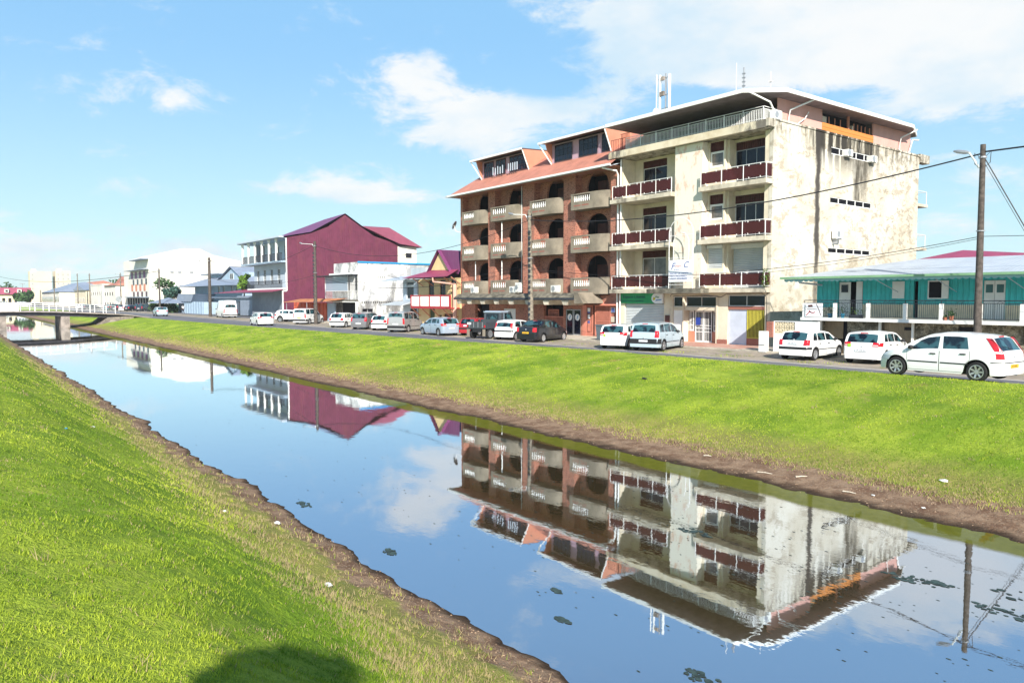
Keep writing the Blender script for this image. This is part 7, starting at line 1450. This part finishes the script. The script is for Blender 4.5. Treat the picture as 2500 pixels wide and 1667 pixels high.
# pickup
PT_ = thing('pickup_truck', 'grey flatbed pickup with boxy cab before the white double door', 'pickup', (-44.5, 31.75, .01), None, R(107)); dm_ = CP['dull']
mb = MB(); mb.box(-.95, .95, -.88, .88, .75, .80); mb.box(-.98, -.92, -.88, .88, .80, 1.28); mb.box(-.919, .95, .84, .88, .80, 1.22); mb.box(-.919, .95, -.88, -.84, .80, 1.22); mb.box(.9, .95, -.839, .839, .8, 1.4); part(PT_, 'load_bed', mb, dm_, local=True)
mb = MB(); [mb.box(-.995, -.981, y, y + .03, .84, 1.24) for y in (-.6, -.2, .2, .57)]; part(PT_, 'tailgate_ribs', mb, 'metalg', local=True)
mb = MB(); cabp = [(1.0, .62), (1.0, 1.30), (1.06, 1.92), (1.15, 1.98), (2.2, 1.98), (2.30, 1.92), (2.62, 1.34), (3.5, 1.28), (3.58, 1.2), (3.58, .62)]; mb.prism([(a, -.80, b_) for a, b_ in cabp], (0, 1.60, 0)); part(PT_, 'cab', mb, dm_, local=True)
mb = MB(); mb.box(.99, 1.9, -.82, .82, 1.90, 1.99); mb.prism([(1.0, -.72, 1.93), (2.3, -.72, 1.93), (2.2, -.7, 2.03), (1.1, -.7, 2.03)], (0, 1.42, 0)); part(PT_, 'pale_roof', mb, CP['silver'], local=True)
mb = MB(); mb.add([(1.0 + .01, -.58, 1.42), (1.0 + .01, .58, 1.42), (1.045, .58, 1.82), (1.045, -.58, 1.82)], [(0, 1, 2, 3)]); mb.v = [(v[0] - .03, v[1], v[2]) for v in mb.v]; part(PT_, 'cab_rear_window', mb, 'carglass', local=True)
for s_ in (1, -1):
    mb = MB(); mb.add([(1.35, s_ * .806, 1.4), (2.5, s_ * .806, 1.4), (2.25, s_ * .806, 1.85), (1.35, s_ * .806, 1.85)], [(0, 1, 2, 3)]); part(PT_, 'side_window', mb, 'carglass', local=True)
    mb = MB(); mb.box(1.35, 1.4, s_ * .82, s_ * .807, 1.38, 1.87); mb.box(1.28, 2.5, s_ * .82, s_ * .807, 1.36, 1.40); part(PT_, 'door_frame', mb, CP['silver'], local=True)
    mb = MB(); mb.box(2.5, 3.5, s_ * .88, s_ * .80, .95, 1.18); mb.box(1.0, 2.4, s_ * .85, s_ * .8, .55, .62); part(PT_, 'front_wing', mb, dm_, local=True)
    mb = MB(); mb.box(-.99, -.97, s_ * .85, s_ * .60, .22, .72); part(PT_, 'mud_flap', mb, 'greyc', local=True); mb = MB(); mb.box(-1.0, -.97, s_ * .86, s_ * .74, .86, 1.02); part(PT_, 'tail_lamp', mb, 'tail', local=True)
    for xc in (-.35, 2.98): wme = wheel_parts('cap', .38); wo_ = link(bpy.data.objects.new('wheel', wme[0])); wo_.parent = PT_; wo_.location = (xc, s_ * .74, .38); wo_.rotation_euler.z = PI if s_ > 0 else 0; [setattr(link(bpy.data.objects.new(nm, q)), 'parent', wo_) for q, nm in ((wme[1], 'rim'), (wme[2], 'spokes'))]
mb = MB(); mb.box(-.9, 3.5, -.4, .4, .5, .74); mb.tube([(-1.0, 0, .55), (-1.1, 0, .55)], .05, 8); part(PT_, 'chassis', mb, 'plast', local=True)
mb = MB(); mb.box(-1.01, -.996, .45, .78, 1.05, 1.2); part(PT_, 'number_plate', mb, 'platew', local=True)

# ================= pedestrian on the far pavement =================
import bmesh
Pn = thing('person', 'distant walker in a white shirt and dark trousers crossing before the parasol corner', 'person', (-146.6, 35.6, .0), None, R(200))
J = dict(pel=(0, 0, .95), waist=(0, 0, 1.12), chest=(.02, 0, 1.36), neck=(.02, 0, 1.50), head=(.04, 0, 1.60), crown=(.04, 0, 1.74), ls=(0, .19, 1.43), le=(-.06, .25, 1.16), lw=(.04, .26, .92), lh=(.07, .26, .82), rs=(0, -.19, 1.43), re=(.06, -.25, 1.16), rw=(.20, -.24, .96), rh=(.26, -.24, .88), lhp=(0, .1, .92), lk=(.16, .1, .52), la=(.12, .1, .09), lt=(.27, .1, .04), rhp=(0, -.1, .92), rk=(.02, -.1, .50), ra=(-.22, -.1, .13), rt=(-.1, -.1, .04))
Ed = [('pel', 'waist'), ('waist', 'chest'), ('chest', 'neck'), ('neck', 'head'), ('head', 'crown'), ('chest', 'ls'), ('ls', 'le'), ('le', 'lw'), ('lw', 'lh'), ('chest', 'rs'), ('rs', 're'), ('re', 'rw'), ('rw', 'rh'), ('pel', 'lhp'), ('lhp', 'lk'), ('lk', 'la'), ('la', 'lt'), ('pel', 'rhp'), ('rhp', 'rk'), ('rk', 'ra'), ('ra', 'rt')]
Rad = dict(pel=.14, waist=.13, chest=.15, neck=.055, head=.095, crown=.07, ls=.075, rs=.075, le=.045, re=.045, lw=.032, rw=.032, lh=.04, rh=.04, lhp=.10, rhp=.10, lk=.065, rk=.065, la=.045, ra=.045, lt=.04, rt=.04)
def skin(names, grow, nm, m_):
    ks = [k for k in J if k in names]; me = bpy.data.meshes.new(nm); me.from_pydata([J[k] for k in ks], [(ks.index(a), ks.index(b_)) for a, b_ in Ed if a in ks and b_ in ks], [])
    o = bpy.data.objects.new(nm, me); sc.collection.objects.link(o); md = o.modifiers.new('s', 'SKIN'); o.modifiers.new('u', 'SUBSURF').levels = 2
    for i, k in enumerate(ks): r_ = Rad[k] * grow; me.skin_vertices[0].data[i].radius = (r_, r_)
    me.skin_vertices[0].data[0].use_root = True; bpy.context.view_layer.update()
    m2 = bpy.data.meshes.new_from_object(o.evaluated_get(bpy.context.evaluated_depsgraph_get())); bpy.data.objects.remove(o); m2.shade_smooth(); m2.materials.clear(); m2.materials.append(m_)
    o2 = link(bpy.data.objects.new(nm, m2)); o2.parent = Pn
skin(list(J), 1, 'body', mat('brown_skin', (.16, .08, .05), .6, 0)); skin(['pel', 'waist', 'chest', 'ls', 'le', 'rs', 're'], 1.12, 'shirt', M['white']); skin(['pel', 'lhp', 'lk', 'la', 'rhp', 'rk', 'ra'], 1.14, 'trousers', mat('dark_trousers', (.03, .03, .05), .8, 0))
mb = MB(); mb.lathe([(.10, -.02), (.108, .05), (.08, .11), (0, .13)], (.03, 0, 1.62), 12); part(Pn, 'hair', mb, 'black', 60, local=True)
# ---- leafy tree crown behind the camera that throws the rounded shadow at the bottom of the picture ----
dv = -to_sun
def back(p, k): return Vector(p) + to_sun * k
c_ = back((-4.03, 1.42, .80), 9.0)
sh = tree('tree', 'slender round-crowned tree behind the camera, known only by its shadow on the near bank', c_.x, c_.y, gz(c_.x, c_.y) - .05, c_.z - gz(c_.x, c_.y) + .42,   .32, M['leafd'], n=5200, leaf=.055, trunk=.03, shape=(1, 1.15, .9), clumps=60, cat='tree')
# ---- split parts whose pieces do not touch ----
def split_loose(names):
    for o in list(sc.objects):
        if o.type != 'MESH' or o.name.split('.')[0] not in names or o.data.users > 1: continue
        me = o.data; key = {}; par = []
        def find(i):
            while par[i] != i: par[i] = par[par[i]]; i = par[i]
            return i
        vid = []
        for v in me.vertices:
            k = (round(v.co.x, 2), round(v.co.y, 2), round(v.co.z, 2))
            if k not in key: key[k] = len(par); par.append(len(par))
            vid.append(key[k])
        for p in me.polygons:
            r_ = find(vid[p.vertices[0]])
            for i in p.vertices[1:]: par[find(vid[i])] = r_
        comps = {}
        for p in me.polygons: comps.setdefault(find(vid[p.vertices[0]]), []).append(tuple(p.vertices))
        if len(comps) < 2: continue
        nm = o.name.split('.')[0]; co = [tuple(v.co) for v in me.vertices]; first = True
        for fs in comps.values():
            used = sorted({i for f in fs for i in f}); mp_ = {i: j for j, i in enumerate(used)}; mb = MB(); mb.add([co[i] for i in used], [tuple(mp_[i] for i in f) for f in fs])
            m2 = mesh(nm, mb, me.materials[0])
            if first: o.data = m2; first = False
            else: c = link(bpy.data.objects.new(nm, m2)); c.parent = o.parent; c.location = o.location
split_loose({'recessed_wall', 'cream_dado', 'dormer_cheeks', 'doorway_backdrop', 'rear_balcony_slab', 'room_darkness', 'gate_shadow_gap', 'white_pilaster', 'stored_boxes', 'white_posts', 'canopy_corbels', 'white_drainpipes', 'salmon_panels', 'white_notices', 'dark_notices',
    'brick_plinth', 'salmon_plinth', 'brick_piers', 'tin_awnings', 'eave_struts', 'brackets', 'entrance_frame', 'posts', 'windows_row', 'ground_floor_doors', 'shop_openings', 'wheels', 'shutter_box', 'rear_wall', 'side_wall', 'corrugated_gate', 'white_frame', 'ground_wall', 'wall', 'attic_wall', 'ground_awning', 'rear_railing', 'equipment_box', 'green_door', 'boarded_wall', 'front_wall', 'opening_posts', 'stone_wall', 'vent_darkness', 'ground_floor_wall'})

# ---- humid air ----
hb = MB(); hb.box(-1550, 450, -320, 1560, -3.2, 60); m = bpy.data.materials.new('humid_air'); m.use_nodes = True; t = m.node_tree; t.nodes.clear()
ou = N(t, 'ShaderNodeOutputMaterial'); pv_ = N(t, 'ShaderNodeVolumePrincipled'); pv_.inputs['Color'].default_value = (.93, .97, 1, 1); pv_.inputs['Density'].default_value = .0002; t.links.new(pv_.outputs[0], ou.inputs['Volume'])
o = link(bpy.data.objects.new('haze', mesh('haze', hb, m))); o['kind'] = 'stuff'
sc.cycles.volume_bounces = 0
